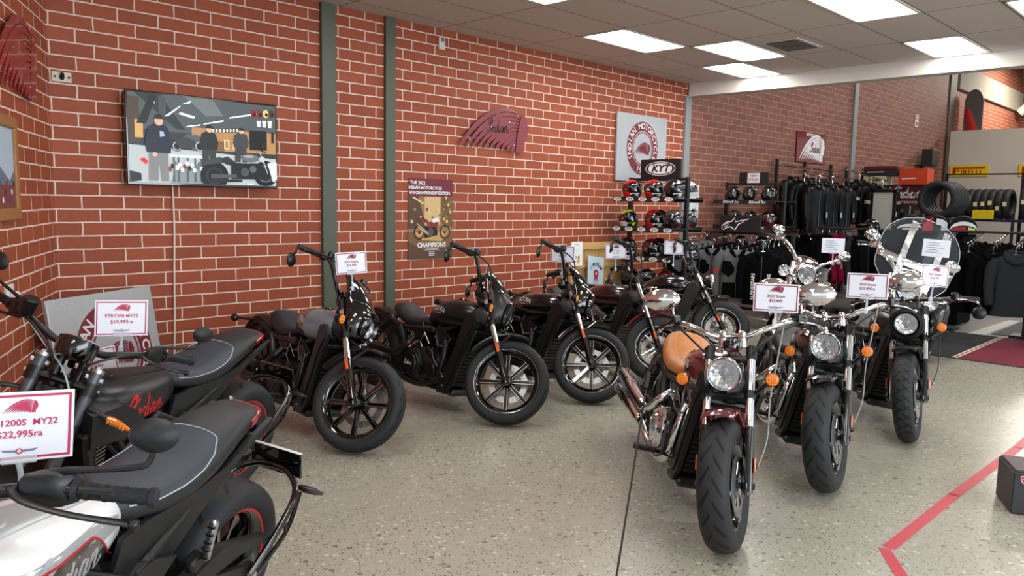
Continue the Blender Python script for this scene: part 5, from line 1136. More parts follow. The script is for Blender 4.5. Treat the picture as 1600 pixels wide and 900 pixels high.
f.poly(black, [(.30, .40), (.62, .44), (.66, .30), (.36, .26)]).poly(flat('poster_red', (140, 36, 40)), [(.40, .46), (.64, .48), (.68, .42), (.44, .39)]).poly(white, [(.52, .50), (.66, .52), (.70, .47), (.54, .455)]).poly(flat('poster_seat', (120, 30, 36)), [(.20, .50), (.30, .53), (.44, .48), (.42, .45), (.26, .48)]).line(flat('bronze', (170, 120, 84)), [(.70, .50), (.78, .40), (.82, .335)], .012).line(black, [(.66, .54), (.74, .57)], .012).line(flat('silver_pipe', (190, 160, 130)), [(.18, .45), (.34, .37), (.46, .32)], .016).line(flat('silver_pipe', (190, 160, 130)), [(.20, .41), (.36, .34), (.46, .30)], .016).ell(flat('poster_engine', (80, 76, 72)), .50, .34, .06, .05)
f.text(white, 'THE 2022', .048, .20, .945, .03).text(white, 'INDIAN MOTORCYCLE', .044, .37, .885, .03, space=.95).text(white, 'FTR CHAMPIONSHIP EDITION.', .043, .48, .825, .03, space=.93)
f.text(white, 'CHAMPIONS', .068, .52, .175, .03).rect(white, .40, .125, .66, .130).rect(white, .36, .112, .70, .116).rect(white, .46, .04, .58, .095).rect(flat('poster_floor_dark', (86, 62, 42)), .468, .046, .572, .089).rect(white, .478, .06, .562, .074)
f.done('sheet', t)
# wooden crate front with papers, bottles of shelf below
t = thing('wooden_crate', 'pale pine crate panel with a shelf standing on edge against the brick behind the motorcycles', 'crate', (7.93, 6.23, .0))
pine = mat('pine_wood', (206, 164, 102), .6, bump=.3, bscale=40, var=.22)
m = MB()
for k in range(8): m.box((-.50+.143*k, .03, .60), (.138, .03, 1.10), b=.003)
m.obj('boarding', pine, t)
m = MB()
for s in (-1, 1): m.box((s*.55, -.005, .58), (.09, .04, 1.16), b=.004)
m.box((0, -.005, 1.12), (1.18, .042, .09), b=.004); m.box((0, -.005, .06), (1.18, .042, .09), b=.004); m.box((0, .0, .86), (1.0, .02, .05), b=.004)
m.obj('batten', pine, t)
m = MB(); m.box((-.22, -.09, .60), (.66, .16, .022), b=.003); m.obj('shelf', pine, t)
t = thing('leaflet', 'tall white leaflet with cartoon drawings stuck on the pine crate', 'leaflet', (7.30, 6.18, .88))
f = Flat(WALLF @ T(0, 0, .004), .215, .30); f.rect(white, 0, 0, 1, 1).line(bmar, [(.3, .86), (.42, .90), (.5, .86), (.7, .88)], .006); f.line(flat('ink_grey', (120, 120, 124)), [(.25, .74), (.75, .75)], .003).line(flat('ink_grey', (120, 120, 124)), [(.3, .62), (.5, .64), (.7, .60)], .004)
f.ell(flat('cartoon_yellow', (222, 186, 90)), .62, .20, .16, .10).ell(black, .40, .36, .08).ell(white, .40, .36, .05).ell(flat('cartoon_brown', (150, 104, 60)), .66, .36, .09).ell(black, .30, .18, .10, .06)
f.done('sheet', t)
jb = frame((0, 0, 0), (0, -1, .18), (1, 0, 0))
t = thing('sign_board', 'pale blue board with arched lettering and red wax seal on the crate shelf', 'sign', M=T(7.56, 6.11, .613) @ RY(.14) @ RX(-.12))
m = MB(); m.box((.16, .01, .20), (.32, .012, .40), b=.002); m.obj('board', mat('pale_blue', (190, 208, 220), .5), t)
f = Flat(T(0, .003, 0) @ WALLF, .32, .40)
for i, ch in enumerate('JIM BEAM'): a = (i-3.5)*.13; f.mb.to(0); f.col(black); f.mb.text(ch, .062, f.M @ T(.16+.23*sin(a)*1.0, .305-.035*(i-3.5)**2*.12, f.z) @ RZ(-a*.8), .00005, bold=.02)
seal = mat('wax_red', (150, 16, 30), .35)
f.poly(seal, [(.5+(.17 if k % 2 else .145)*cos(2*pi*k/24), .46+(.136 if k % 2 else .116)*sin(2*pi*k/24)) for k in range(24)]).poly(seal, [(.42, .36), (.36, .18), (.44, .24), (.5, .34)]).poly(seal, [(.58, .36), (.62, .2), (.55, .24), (.5, .34)]).ell(mat('wax_light', (190, 60, 66), .35), .5, .46, .09, .072).text(white, 'B', .05, .5, .46).rect(flat('ink_grey', (120, 120, 124)), .3, .10, .7, .125)
f.done('print', t)
for k, (dx, c, h, lab) in enumerate(((.08, (196, 204, 120), .05, 'small pale green carton on the crate shelf'), (.57, (206, 168, 104), .10, 'small pine block on the end of the crate shelf'))):
    m = MB(); m.box((7.40+dx, 6.14, .611+h/2+.001), (.12, .08, h), b=.004); tag(m.obj('carton' if k == 0 else 'wooden_block', mat('carton%d' % k, c, .6)), lab, 'box')
# papers on the brick behind the helmet stand
for k, (z0, z1) in enumerate(((1.70, 1.96), (1.46, 1.69))):
    t = thing('leaflet', 'white leaflet on brick beyond the helmet stand, ' + ('upper one with small print' if k == 0 else 'lower one with a black motorcycle drawing'), 'leaflet', (10.16, 6.366, z0))
    f = Flat(WALLF @ T(0, 0, .002), .32, z1-z0); f.rect(flat('paper', (222, 224, 224)), 0, 0, 1, 1)
    if k == 0:
        for j in range(9): f.rect(flat('ink_light', (150, 152, 154)), .1, .10+.09*j, .5+.38*((j*5) % 3)/3, .13+.09*j)
        f.poly(flat('ink_grey', (120, 120, 124)), [(.1, .05), (.85, .05), (.8, .25), (.6, .2), (.5, .35), (.3, .2)])
    else: f.ring(black, .28, .32, .16, .05).ring(black, .78, .32, .16, .05).poly(black, [(.3, .36), (.42, .6), (.66, .62), (.7, .36), (.5, .3)]).line(black, [(.68, .75), (.74, .55), (.78, .32)], .012)
    f.done('sheet', t)
# red metal sign, safety notice
t = thing('metal_sign', 'square maroon sign with a white feather bonnet high on the wall beyond the bulkhead', 'sign', (13.66, 6.35, 2.475))
m = MB(); m.box((.62, 0, .275), (1.24, .02, .55), b=.003); m.obj('panel', mat('sign_maroon', (120, 28, 42), .2, coat=.6), t)
m = MB(); feather_emblem(m, 1.10, T(.10, -.0115, .04) @ WALLF, .0); m.text('MOTORCYCLE', .08, T(.62, -.0115, .50) @ WALLF, .0001, bold=.03); m.obj('print', white, t, 0); m = MB(); script_word(m, .42, T(.56, -.0125, .20) @ WALLF, .0, .07); m.obj('lettering', mat('sign_maroon', (120, 28, 42)), t, 0)
t = thing('safety_notice', 'tiny white and red safety notice on the far brick wall', 'notice', (19.93, 6.363, 3.73)); f = Flat(WALLF @ T(-.12, -.14, .002), .24, .28); f.rect(white, 0, 0, 1, 1).rect(flat('notice_red', (196, 40, 40)), .1, .55, .9, .95).ell(white, .5, .75, .16).rect(flat('notice_red', (196, 40, 40)), .2, .1, .8, .4); f.done('sheet', t)
# --- price cards clipped to handlebars
pink = mat('card_crimson', (188, 34, 82), .4); dkred = mat('card_maroon', (140, 26, 52), .4); paper = mat('card_paper', (232, 234, 244), .3, coat=.5)
def card(label, c, lines, yaw, roll=0, pitch=0, w=.21, h=.146, stem=.10, ink=pink, ink2=None, blank=False, sdir=(0, 0)):
    c = Vector(c); n = Vector((-c.x, -c.y, 0)).normalized(); a = math.atan2(n.y, n.x)+R(yaw)
    zx = Vector((cos(a), sin(a), 0)); xx = Vector((0, 0, 1)).cross(zx)
    M = Matrix(((xx.x, 0, zx.x, c.x), (xx.y, 0, zx.y, c.y), (0, 1, 0, c.z), (0, 0, 0, 1))) @ RX(R(pitch)) @ RZ(R(roll))
    t = thing('price_card', label, 'sign', M=M)
    m = MB(); m.box((0, 0, -.002), (w, h, .004), b=.001); m.obj('card', paper, t)
    f = Flat(T(-w/2, -h/2, .0004), w, h, .00025); i2 = ink2 or ink
    if not blank:
        b = .028; bb = b*w/h
        for r_ in ((b, bb, 1-b, bb+.035), (b, 1-bb-.035, 1-b, 1-bb), (b, bb, b+.024, 1-bb), (1-b-.024, bb, 1-b, 1-bb)): f.rect(ink, *r_)
        f.col(i2); feather_emblem(f.mb, .33*w, T(-w/2+.34*w, -h/2+.70*h, 0), f.z)
        f.text(i2, lines[0], .115*h*1.15, .5, .56, .015).text(i2, lines[1], .115*h*1.2, .5, .395, .015)
        g_ = flat('card_grey', (120, 124, 140))
        f.poly(g_, [(.33, .185), (.48, .17), (.48, .135), (.36, .15)]).poly(g_, [(.67, .185), (.52, .17), (.52, .135), (.64, .15)]).ring(i2, .5, .155, .032, .012)
    else:
        g_ = flat('card_grey', (120, 124, 140))
        for j in range(5): f.line(g_, [(.12+.05*((j*3) % 2), .80-.14*j), (.4, .815-.14*j), (.60+.28*((j*7) % 3)/3, .79-.14*j)], .006)
    f.done('print', t)
    m = MB(); m.box((0, -h/2+.006, -.004), (.07, .022, .014), b=.003); m.tube([(0, -h/2, -.004), (.003+sdir[0]*.3, -h/2-stem*.4, -.012), (sdir[0], -h/2-stem, -.012+sdir[1])], [.007, .006, .006], 8, 3); m.box((sdir[0], -h/2-stem, -.012+sdir[1]), (.022, .034, .024), b=.005); m.obj('clip', acrylic, t)
    return t
card('large price card reading 22,995ra clipped to the white roadster', pix(31, 667, 1.74), ('FTR1200S  MY22', '$22,995ra'), 4, -4, 0, w=.212, h=.158, stem=.09, sdir=(.01, -.02))
card('price card reading 19,995ra clipped to the black roadster', pix(190, 497, 3.42), ('FTR1200 MY22', '$19,995ra'), 6, -3, 0, h=.158, stem=.06)
card('half hidden price card behind the black roadster, below the 19,995 card', pix(150, 568, 4.1), ('FTR', '$19,995'), 10, 10, 0, stem=.06)
card('price card reading 2022 Rogue above the grey-tanked motorcycle', pix(549, 411, 5.25), ('2022 Rogue', '$21,995'), 12, 3, 0, ink=dkred, stem=.10)
card('price card partly hidden by the handlebar of the gloss black motorcycle', pix(879, 397, 6.75), ('2022 Rogue', '$21,995'), -10, -2, 0, ink=dkred, stem=.10)
card('white price card behind the handlebar of the dark maroon motorcycle', pix(962, 393, 7.55), ('2022 Rogue', '$21,995'), 14, 2, 0, ink=dkred, stem=.10)
card('white price card behind the handlebar of the black wire-wheeled motorcycle', pix(1053, 387, 8.6), ('2022 Scout', '$22,995'), 10, 0, 0, ink=dkred, stem=.12)
card('price card reading 2023 Scout 23,495 in front of the chrome mirror', pix(1212.5, 465.5, 3.80), ('2023 Scout', '$23,495'), 2, 0, 0, h=.138, ink=dkred, stem=.055)
card('price card reading 23,495ra over the handlebar of the black chrome-mirrored motorcycle', pix(1355.5, 447, 4.32), ('2023 Scout', '$23,495ra'), 4, 0, 0, h=.140, ink=dkred, stem=.07)
card('price card reading 2023 Bobber on the blacked-out motorcycle', pix(1461, 431, 5.35), ('2023 Bobber', '$22,995'), 38, -4, 0, h=.15, ink=dkred, stem=.09)
card('white handwritten card on the cruiser without a windscreen', pix(1302, 384, 7.7), None, 4, 0, 0, blank=True, stem=.10)
card('white handwritten card in front of the tall windscreen', pix(1463, 388, 6.7), None, 6, -3, 0, blank=True, h=.148, stem=.09)
# --- floor tape, mats, display box
m = MB(); tp = mat('red_tape', (196, 44, 62), .4)
def strip(pts, w):
    P = [Vector(p) for p in pts]
    for i in range(len(P)-1):
        d = (P[i+1]-P[i]).normalized(); q = Vector((-d.y, d.x, 0))*w/2; e0 = d*(.012 if i else 0)
        m.add([P[i]-e0+q, P[i]-e0-q, P[i+1]-q, P[i+1]+q], [(0, 1, 2, 3)])
strip([(7.3, 1.20, .0011), (6.3, 1.19, .0011), (4.95, 1.225, .0011), (3.92, 1.235, .0011)], .062); m2 = m; strip([(3.90, 1.25, .0014), (3.40, .92, .0014)], .058)
tag(m.obj('floor_tape', tp, smooth=0), 'red tape line bent at a corner on the polished floor', 'tape')
t = thing('floor_mat', 'black and maroon logo mat with cream stripes beside the row of motorcycles', 'mat', (0, 0, 0))
m = MB(); m.add([(9.62, 1.45, .001), (11.74, 1.45, .001), (11.74, 3.12, .001), (9.62, 3.12, .001), (9.62, 1.45, .008), (11.74, 1.45, .008), (11.74, 3.12, .008), (9.62, 3.12, .008)], [(4, 5, 6, 7), (0, 1, 5, 4), (1, 2, 6, 5), (2, 3, 7, 6), (3, 0, 4, 7)]); m.obj('mat_base', mat('mat_black', (30, 31, 33), .85, bump=.4, bscale=500), t, 0)
m = MB(); 
def q_(y0, y1, z): m.add([(9.64, y0, z), (11.72, y0, z), (11.72, y1, z), (9.64, y1, z)], [(0, 1, 2, 3)])
q_(1.47, 2.47, .0086); m.to(1); q_(2.47, 2.495, .0088); q_(2.51, 2.535, .0088); m.obj('mat_field', [mat('mat_maroon', (112, 18, 42), .85, bump=.4, bscale=500), mat('mat_cream', (216, 190, 170), .8)], t, 0)
m = MB(); feather_emblem(m, .95, T(10.25, 1.62, .0092) @ RZ(R(0)), 0); m.obj('mat_emblem', mat('mat_black', (30, 31, 33), .85), t, 0)
m = MB(); m.box((12.8, 2.05, .005), (1.75, 1.25, .008)); tag(m.obj('floor_mat', mat('mat_grey', (84, 86, 88), .85)), 'plain grey mat on the hall floor beyond the logo mat', 'mat')
m = MB(); m.add([(11.76, 2.72, .001), (13.75, 2.72, .001), (13.75, 2.86, .001), (11.76, 2.92, .001)], [(0, 1, 2, 3)]); struct(m.obj('trim_8', mat('floor_line_white', (186, 186, 180), .5), smooth=0))
BX = Matrix(((.45, .893, 0, 4.875), (-.893, .45, 0, .925), (0, 0, 1, .002), (0, 0, 0, 1)))       # local x along the front face, y into the box
t = thing('display_box', 'dark grey boxed stand with a red shield logo beyond the red tape', 'box', M=BX)
m = MB(); m.box((.22, .15, .118), (.44, .30, .235), b=.006); m.obj('carcass', mat('box_grey', (46, 48, 52), .45), t)
m = MB(); m.box((.22, .15, .240), (.42, .28, .012), b=.003); m.obj('lid', mat('box_lid', (70, 52, 50), .5), t)
m = MB(); m.box((.25, -.002, .095), (.34, .01, .13), b=.02); m.obj('inset_panel', gblack, t); m = MB()
for k in range(3): m.box((.25, -.008, .06+.035*k), (.28, .004, .012))
m.obj('inset_slot', steel, t)
m = MB(); F = frame((.052, -.0008, .198), (0, -1, 0), (1, 0, 0)); S_ = ((-1, .8), (0, 1), (1, .8), (.9, -.2), (.5, -.8), (0, -1.1), (-.5, -.8), (-.9, -.2))
m.add([F @ Vector((x*.020, y*.022, .0005)) for x, y in S_], [tuple(range(8))]); m.to(1).add([F @ Vector((x*.016, y*.018, .001)) for x, y in S_], [tuple(range(8))]); m.to(0).ribbon([(-.010, .004), (0, .0), (.010, .008)], .004, F, .0014, 2); m.obj('shield_logo', [white, mat('shield_red', (200, 26, 44), .4)], t, 0)
# thin pole leaning beside the maroon motorcycle
m = MB(); a, b_ = Vector((2.507, 1.846, .006)), pix(1013, 586, 4.50)
m.tube([a, b_], .005, 8); d = (b_-a).normalized(); m.tube([b_-d*.13, b_+d*.02], .013, 10); tag(m.obj('pole', mblack), 'thin black pole with a grip leaning from the floor onto the chrome exhaust', 'pole')
NUM = ['first', 'second', 'third', 'fourth', 'fifth', 'sixth', 'seventh', 'eighth', 'ninth', 'tenth', 'eleventh', 'twelfth', 'thirteenth']
# ================================================================ helmets, clothing and stock at the back
def helm_pt(az, el, sc=1.0):
    """shell surface, x forward; az, el in degrees"""
    a, e = R(az), R(el); f = max(0, cos(a)); low = max(0, min(1, (-el-2)/22.))
    rx = .142+.008*f+.030*f*f*low; ry = .122-.004*low; rz = .135 if el > 0 else .155
    ce = cos(e) if el > -40 else cos(R(-40))
    z = rz*sin(e)
    return Vector((rx*sc*ce*cos(a), ry*sc*ce*sin(a), z*sc+.125))
def helm_patch(mb, a0, a1, lo, hi, sc, n=12, k=6):
    vs = []
    for i in range(n+1):
        az = a0+(a1-a0)*i/n; l, h = (lo(az) if callable(lo) else lo), (hi(az) if callable(hi) else hi)
        for j in range(k+1): vs.append(helm_pt(az, l+(h-l)*j/k, sc))
    mb.add(vs, [(i*(k+1)+j, (i+1)*(k+1)+j, (i+1)*(k+1)+j+1, i*(k+1)+j+1) for i in range(n) for j in range(k)])
hm = {n: mat('helmet_'+n, c, .2, coat=1) for n, c in (('black', (16, 16, 18)), ('red', (206, 22, 26)), ('white', (224, 224, 226)), ('lime', (196, 222, 40)), ('wine', (88, 14, 24)), ('grey', (92, 94, 98)), ('olive', (86, 92, 40)))}
visor = mat('visor_dark', (10, 11, 13), .06, coat=1)
def helmet(label, loc, hd, shell='black', crown=None, cheek=None, chin=None, flash=None, group=None, openf=False, sc=1.0):
    t = thing('helmet', label, 'helmet', M=T(*loc) @ RZ(R(hd)) @ Matrix.Scale(sc, 4), group=group)
    m = MB(); n, k = 28, 14; vs = []
    for j in range(k+1):
        el = -52+142*j/k
        for i in range(n): vs.append(helm_pt(360*i/n, el if el < 90 else 89.9))
    fs = [(j*n+i, j*n+(i+1) % n, (j+1)*n+(i+1) % n, (j+1)*n+i) for j in range(k) for i in range(n)]; b = len(vs); vs.append((0.01, 0, .03)); fs += [(b, (i+1) % n, i) for i in range(n)]
    m.add(vs, fs); m.obj('shell', hm[shell], t, 60)
    m = MB(); helm_patch(m, -80, 80, lambda a: -9-5*abs(a/80), lambda a: 30-14*abs(a/80)**2, 1.022); v = m.obj('visor', visor, t, 60)
    m = MB(); helm_patch(m, -80, 80, lambda a: 30-14*abs(a/80)**2, lambda a: 34-14*abs(a/80)**2, 1.03, k=2)
    for s in (-1, 1): m.disc(tuple(helm_pt(s*82, 6, 1.02)), (0, 1, 0), .028, .02, 16, .006)
    m.obj('visor_rim', hm['black'] if not openf else hm['grey'], v, 60)
    if crown:
        for s in (-1, 1): m = MB(); helm_patch(m, s*20, s*150, lambda a: 36+10*sin(R(a*s*2.2)), lambda a: 78-.15*abs(a), 1.012); m.obj('crown_graphic', hm[crown], t, 60)
    if cheek:
        for s in (-1, 1): m = MB(); helm_patch(m, s*70, s*140, lambda a: -46, lambda a: -16-.1*abs(abs(a)-105), 1.014); m.obj('cheek_graphic', hm[cheek], t, 60)
    if chin:
        m = MB()
        for s in (-1, 1): helm_patch(m, s*18, s*72, lambda a: -44+.25*abs(a-s*18), lambda a: -20-.05*abs(a), 1.016); 
        g = m.obj('chin_graphic', hm[chin], t, 60)
        m = MB()
        for s in (-1, 1): helm_patch(m, s*40, s*62, -36, -27, 1.022, 4, 2)
        m.obj('graphic_mark', hm[shell if shell != chin else 'black'], g, 60)
    if flash:
        m = MB()
        for s in (-1, 1): helm_patch(m, s*84, s*112, lambda a: -8, lambda a: 22-1.1*abs(abs(a)-84), 1.014, 6, 4)
        m.obj('side_flash', hm[flash], t, 60)
    return t
def text_oval(m, txt, M, w, h, bg_i, tx_i, size):
    m.to(bg_i).add([(w*cos(2*pi*i/22), h*sin(2*pi*i/22), .0006) for i in range(22)], [tuple(range(22))], M); m.to(tx_i).text(txt, size, M @ T(0, 0, .0010), .0001, bold=.04, shear=.15)
FX = Matrix(((0, 0, -1, 0), (-1, 0, 0, 0), (0, 1, 0, 0), (0, 0, 0, 1)))       # local x towards -Y, y up, facing -X
def stand(label, x, y0, y1, shelves, top, logo, header, hz0, hz1, sticker):
    t = thing('display_stand', label, 'stand', (x, 0, 0)); pm_ = mat('stand_black', (22, 22, 23), .5)
    for y in (y0, y1):
        m = MB(); m.box((0, y, top/2), (.05, .05, top), b=.004); m.box((0, y, .03), (.46, .06, .05), b=.01); m.obj('upright', pm_, t)
    m = MB(); m.box((0, (y0+y1)/2, top-.03), (.04, y1-y0, .04)); m.box((0, (y0+y1)/2, .08), (.04, y1-y0, .04)); m.obj('crossbar', pm_, t)
    for z in shelves:
        m = MB()
        for s in (-1, 1):
            m.box((s*.19, (y0+y1)/2, z-.012), (.30, y1-y0+.06, .012), b=.002); m.box((s*.335, (y0+y1)/2, z-.022), (.012, y1-y0+.06, .062), b=.002)
        sh = m.obj('shelf', pm_, t); n = 5
        for i in range(n):
            y = y1-.04-(y1-y0-.08)*i/(n-1); F = T(-.3415, y, z-.022) @ FX
            m = MB()
            if sticker == 'oval': text_oval(m, 'KYT', F, .062, .026, 0, 1, .036)
            elif i in (1, 3): m.to(0).text('Biltwell Inc', .06, F, .0002, bold=.01, shear=.2)
            if m.v: m.obj('shelf_sticker', [white, black], sh, 0)
    if header:
        yc, hw, hh = header; m = MB(); m.box((0, yc, (hz0+hz1)/2), (.03, hw*2, hz1-hz0), b=.004); hd = m.obj('header_board', pm_, t)
        m = MB(); F = T(-.0155, yc, (hz0+hz1)/2) @ FX
        if logo == 'KYT':
            def ov(i, a, b, z): m.to(i).add([(a*cos(2*pi*k/40), b*sin(2*pi*k/40), z) for k in range(40)], [tuple(range(40))], F)
            ov(0, .225, .088, .0006); ov(1, .216, .080, .0009); ov(0, .196, .066, .0012)
            m.to(1); m.text('KYT', .125, F @ T(0, -.002, .0016) @ Matrix.Diagonal((1.12, 1, 1, 1)), .0002, bold=.035, shear=.25)
            for s in (-1, 1): m.to(1).ribbon([(s*.17, .045), (s*.188, .0), (s*.17, -.045)], .018, F, .0016)
        else:
            m.to(0).box((0, 0, .002), (hw*1.2, .15, .002)); v_ = m; m = MB(); m.to(0).add([F @ Vector(p) for p in ((-.1, -.075, .002), (.1, -.075, .002), (.1, .075, .002), (-.1, .075, .002))], [(0, 1, 2, 3)]); m.to(2).text('NEW', .05, F @ T(0, .03, .003), .0002, bold=.02); m.text('STOCK', .05, F @ T(0, -.03, .003), .0002, bold=.02)
        m.obj('header_print', [white, black, mat('ink_red', (170, 40, 50), .5)], hd, 0)
    return t
stand('black helmet stand with an oval lettered header board standing against the brick', 8.42, 5.28, 6.13, (1.74, 1.365, 1.0, .62), 2.0, 'KYT', (5.68, .30, 0), 1.99, 2.225, 'oval')
stand('black stand of dark helmets with a small white sign on top', 11.1, 5.30, 6.24, (1.74, 1.365, .99), 2.02, 'NEW', (5.80, .24, 0), 2.0, 2.17, 'script')
gH = 'helmets on the stand with the oval header'; hx = 8.22
H1 = [('red and white full-face helmet on the top shelf, first from the brick wall', 5.98, 1.742, 'black', 'red', 'red', 'white', 'red'), ('red and white full-face helmet on the top shelf, second from the brick wall', 5.645, 1.742, 'black', 'red', 'red', 'white', 'white'), ('plain black helmet with white chin on the top shelf beside the upright', 5.345, 1.742, 'black', None, None, 'white', None),
      ('lime yellow and black helmet on the second shelf', 6.02, 1.367, 'black', 'lime', 'white', 'lime', 'red'), ('wine red and grey helmet between the lime and the red one', 5.80, 1.367, 'black', 'wine', 'grey', None, 'white'), ('red and white full-face helmet on the second shelf', 5.62, 1.367, 'black', 'red', 'red', 'white', 'red'), ('dark grey-crowned helmet on the second shelf beside the upright', 5.34, 1.367, 'black', 'grey', None, 'wine', None),
      ('black helmet with white chin on the third shelf, first from the brick wall', 6.02, 1.002, 'black', 'wine', None, 'white', 'red'), ('black and wine helmet second on the third shelf', 5.78, 1.002, 'black', 'wine', 'grey', None, None), ('black helmet with white lettered cheek third on the third shelf', 5.64, 1.002, 'black', 'wine', 'black', 'white', 'red'), ('black and red helmet on the third shelf beside the upright', 5.34, 1.002, 'black', 'red', None, None, None),
      ('glossy plain black helmet on the lowest shelf', 5.98, .622, 'black', None, None, None, None), ('grey helmet with a black crown on the lowest shelf', 5.70, .622, 'grey', 'black', None, None, None), ('black helmet with a wine crown on the lowest shelf', 5.40, .622, 'black', 'wine', None, None, None)]
for lab, y, z, *c in H1: helmet(lab, (8.60 if y in (5.80, 5.78) else hx, y, z-.004), -84, *c, group=gH, sc=.88)
for k, (y, z, c) in enumerate(((5.42, 1.742, ('white', 'black', None, None, 'red')), (5.42, 1.367, ('black', 'white', 'red', None, 'red')), (5.42, 1.002, ('white', 'red', None, 'black', 'red')))):
    helmet(('white', 'black and red', 'white and red')[k]+' helmet on the far side of the stand, '+('top', 'second', 'third')[k]+' shelf', (8.62, y-.01, z-.004), -50, *c, group=gH, sc=.88)
gB2 = 'helmets on the stand beside the leather jackets'
for lab, y, z, c, cr in (('glossy black grey-rimmed helmet on the white-signed stand, top shelf, first from the wall', 6.03, 1.742, 'black', None), ('black helmet with a grey crown on the white-signed stand, top shelf', 5.76, 1.742, 'black', 'grey'), ('glossy black helmet on the white-signed stand, top shelf, beside the upright', 5.46, 1.742, 'black', None), ('grey helmet with a black crown on the white-signed stand, middle shelf', 5.98, 1.367, 'grey', 'black'), ('black helmet with a grey crown on the white-signed stand, middle shelf', 5.72, 1.367, 'black', 'grey'), ('wine red helmet on the white-signed stand, middle shelf', 5.44, 1.367, 'wine', 'black'), ('black helmet on the white-signed stand, low shelf, first from the wall', 5.86, .992, 'black', None), ('black helmet on the white-signed stand, low shelf, beside the upright', 5.52, .992, 'black', None)):
    helmet(lab, (10.90, y, z-.004), -140, c, cr, None, None, None, gB2, openf=True, sc=.88)
# --- garments
def gar_body(m, w, d, L, flare=1.0):
    rings = []
    for z, kw, kd, e in ((0, .30, .55, 2.2), (-.02, .52, .75, 2.2), (-.06, .86, .85, 2.4), (-.12, 1.0, 1.0, 2.6), (-.25, .96, 1.05, 2.4), (-.45, .90, .95, 2.4), (-.70, .94*flare, .95, 2.4), (-.96, .98*flare, .92, 2.4), (-1, .96*flare, .88, 2.4)):
        zz = z*L if z < -.12 else z*.75; n = 22; ring = []
        for i in range(n):
            q = 2*pi*i/n; c, s_ = cos(q), sin(q); wr = 1+(.05*sin(q*5+z*9)+.035*sin(q*9-z*21))*(1 if z < -.1 else 0)
            ring.append((w*kw*math.copysign(abs(c)**(2/e), c)*wr, d*kd*math.copysign(abs(s_)**(2/e), s_)*wr, zz))
        rings.append(ring)
    m.loft(rings)
def garment(label, col, kind='jacket', w=.24, d=.075, L=.72, trim=None, M=I4, group=None, tagc=None, stripe=None, hook=.13, small=False):
    t = thing(kind, label, kind if kind != 'hoodie' else 'hoodie', M=M, group=group)
    m = MB(); gar_body(m, w, d, L); b = m.obj('body', col, t, 70)
    if trim:
        m = MB()
        if trim is jr:
            for s in (-1, 1): m.prism([(s*.03, -.22), (s*.19, -.17), (s*.20, -.24), (s*.03, -.29)], .006, T(0, -d*1.04, 0) @ RX(pi/2))
        else:
          for s in (-1, 1): m.prism([(s*.03, -.16), (s*.19, -.15), (s*.20, -.30), (s*.10, -.36), (s*.03, -.30)], .006, T(0, -d*1.04, 0) @ RX(pi/2))
          m.prism([(-.18, -L*.62), (.18, -L*.60), (.19, -L*.9), (-.19, -L*.92)], .006, T(0, -d*1.02, 0) @ RX(pi/2)); m.obj('panel', trim, b, 0)
    for s in (-1, 1):
        m = MB(); m.tube([(s*w*.86, 0, -.075), (s*(w*1.06), -.01, -.17), (s*(w*1.16), -.02, -.36), (s*(w*1.14), -.035, -.50), (s*(w*1.10), -.05, -.64)], [.062, .07, .062, .055, .045], 12, 3, flat=1.0); sl = m.obj('sleeve', col, t, 70)
        if stripe:
            m = MB()
            for k in (0, 1): m.lathe([(.0655, -.010), (.0665, .0), (.0655, .010)], (s*w*1.13, -.016, -.27-.035*k), (s*.12, -.05, -1), 16)
            m.obj('sleeve_stripe', stripe, sl, 0)
    if kind == 'hoodie':
        m = MB(); m.tube([(-.11, .0, .0), (-.09, -.06, -.05), (0, -.085, -.10), (.09, -.06, -.05), (.11, .0, .0)], [.035, .045, .04], 10, 3); m.tube([(-.10, .03, .02), (0, .07, -.02), (.10, .03, .02)], [.04, .07, .04], 10, 4); m.obj('hood', col, t, 70)
    else:
        m = MB(); m.tube([(-.085, .02, .0), (-.08, -.05, -.02), (-.02, -.085, -.09)], [.018, .024, .014], 8, 3, flat=1.5); m.tube([(.085, .02, .0), (.08, -.05, -.02), (.02, -.085, -.09)], [.018, .024, .014], 8, 3, flat=1.5); m.tube([(-.085, .02, .0), (0, .05, .01), (.085, .02, .0)], .02, 8, 3, flat=1.5); m.obj('collar', trim if trim is jg or trim is jt else col, t, 70)
        m = MB(); m.box((0, -d*1.02, -L*.52), (.010, .008, L*.86)); m.obj('zip', steel, b, 0)
    m = MB(); m.tube([(0, 0, -.01), (0, 0, hook-.05), (.02, 0, hook-.03), (.022, 0, hook-.008), (0, 0, hook), (-.02, 0, hook-.012)], .0035, 6, 3); m.tube([(-.12, 0, -.03), (0, 0, .0), (.12, 0, -.03)], .008, 6); m.obj('hanger', chrome, t)
    if tagc:
        m = MB(); m.box((w*.9, -.09, -.50), (.055, .004, .09), RZ(.3)); m.obj('swing_tag', tagc, t, 0)
    return t
jl = mat('jacket_leather', (13, 13, 14), .38, spec=.18, bump=.25, bscale=40); jt = mat('jacket_textile', (11, 11, 12), .75, spec=.03, bump=.2, bscale=300); jg = mat('jacket_grey', (98, 100, 102), .8, spec=.03, bump=.2, bscale=200); jd = mat('hoodie_black', (7, 7, 8), .85, spec=.03); jm = mat('shirt_maroon', (112, 18, 46), .8, spec=.03); jc = mat('sweater_charcoal', (40, 42, 44), .85, spec=.03, bump=.2, bscale=300); jr = mat('jacket_red', (188, 28, 34), .5); kraft = mat('tag_kraft', (186, 160, 116), .7); ylw = mat('tag_lime', (206, 222, 60), .6)
def face(x, y, z, hd, s=1.0): return T(x, y, z) @ RZ(R(hd+90)) @ Matrix.Scale(s, 4)       # garment front (-y) turned towards heading hd
protos = {}
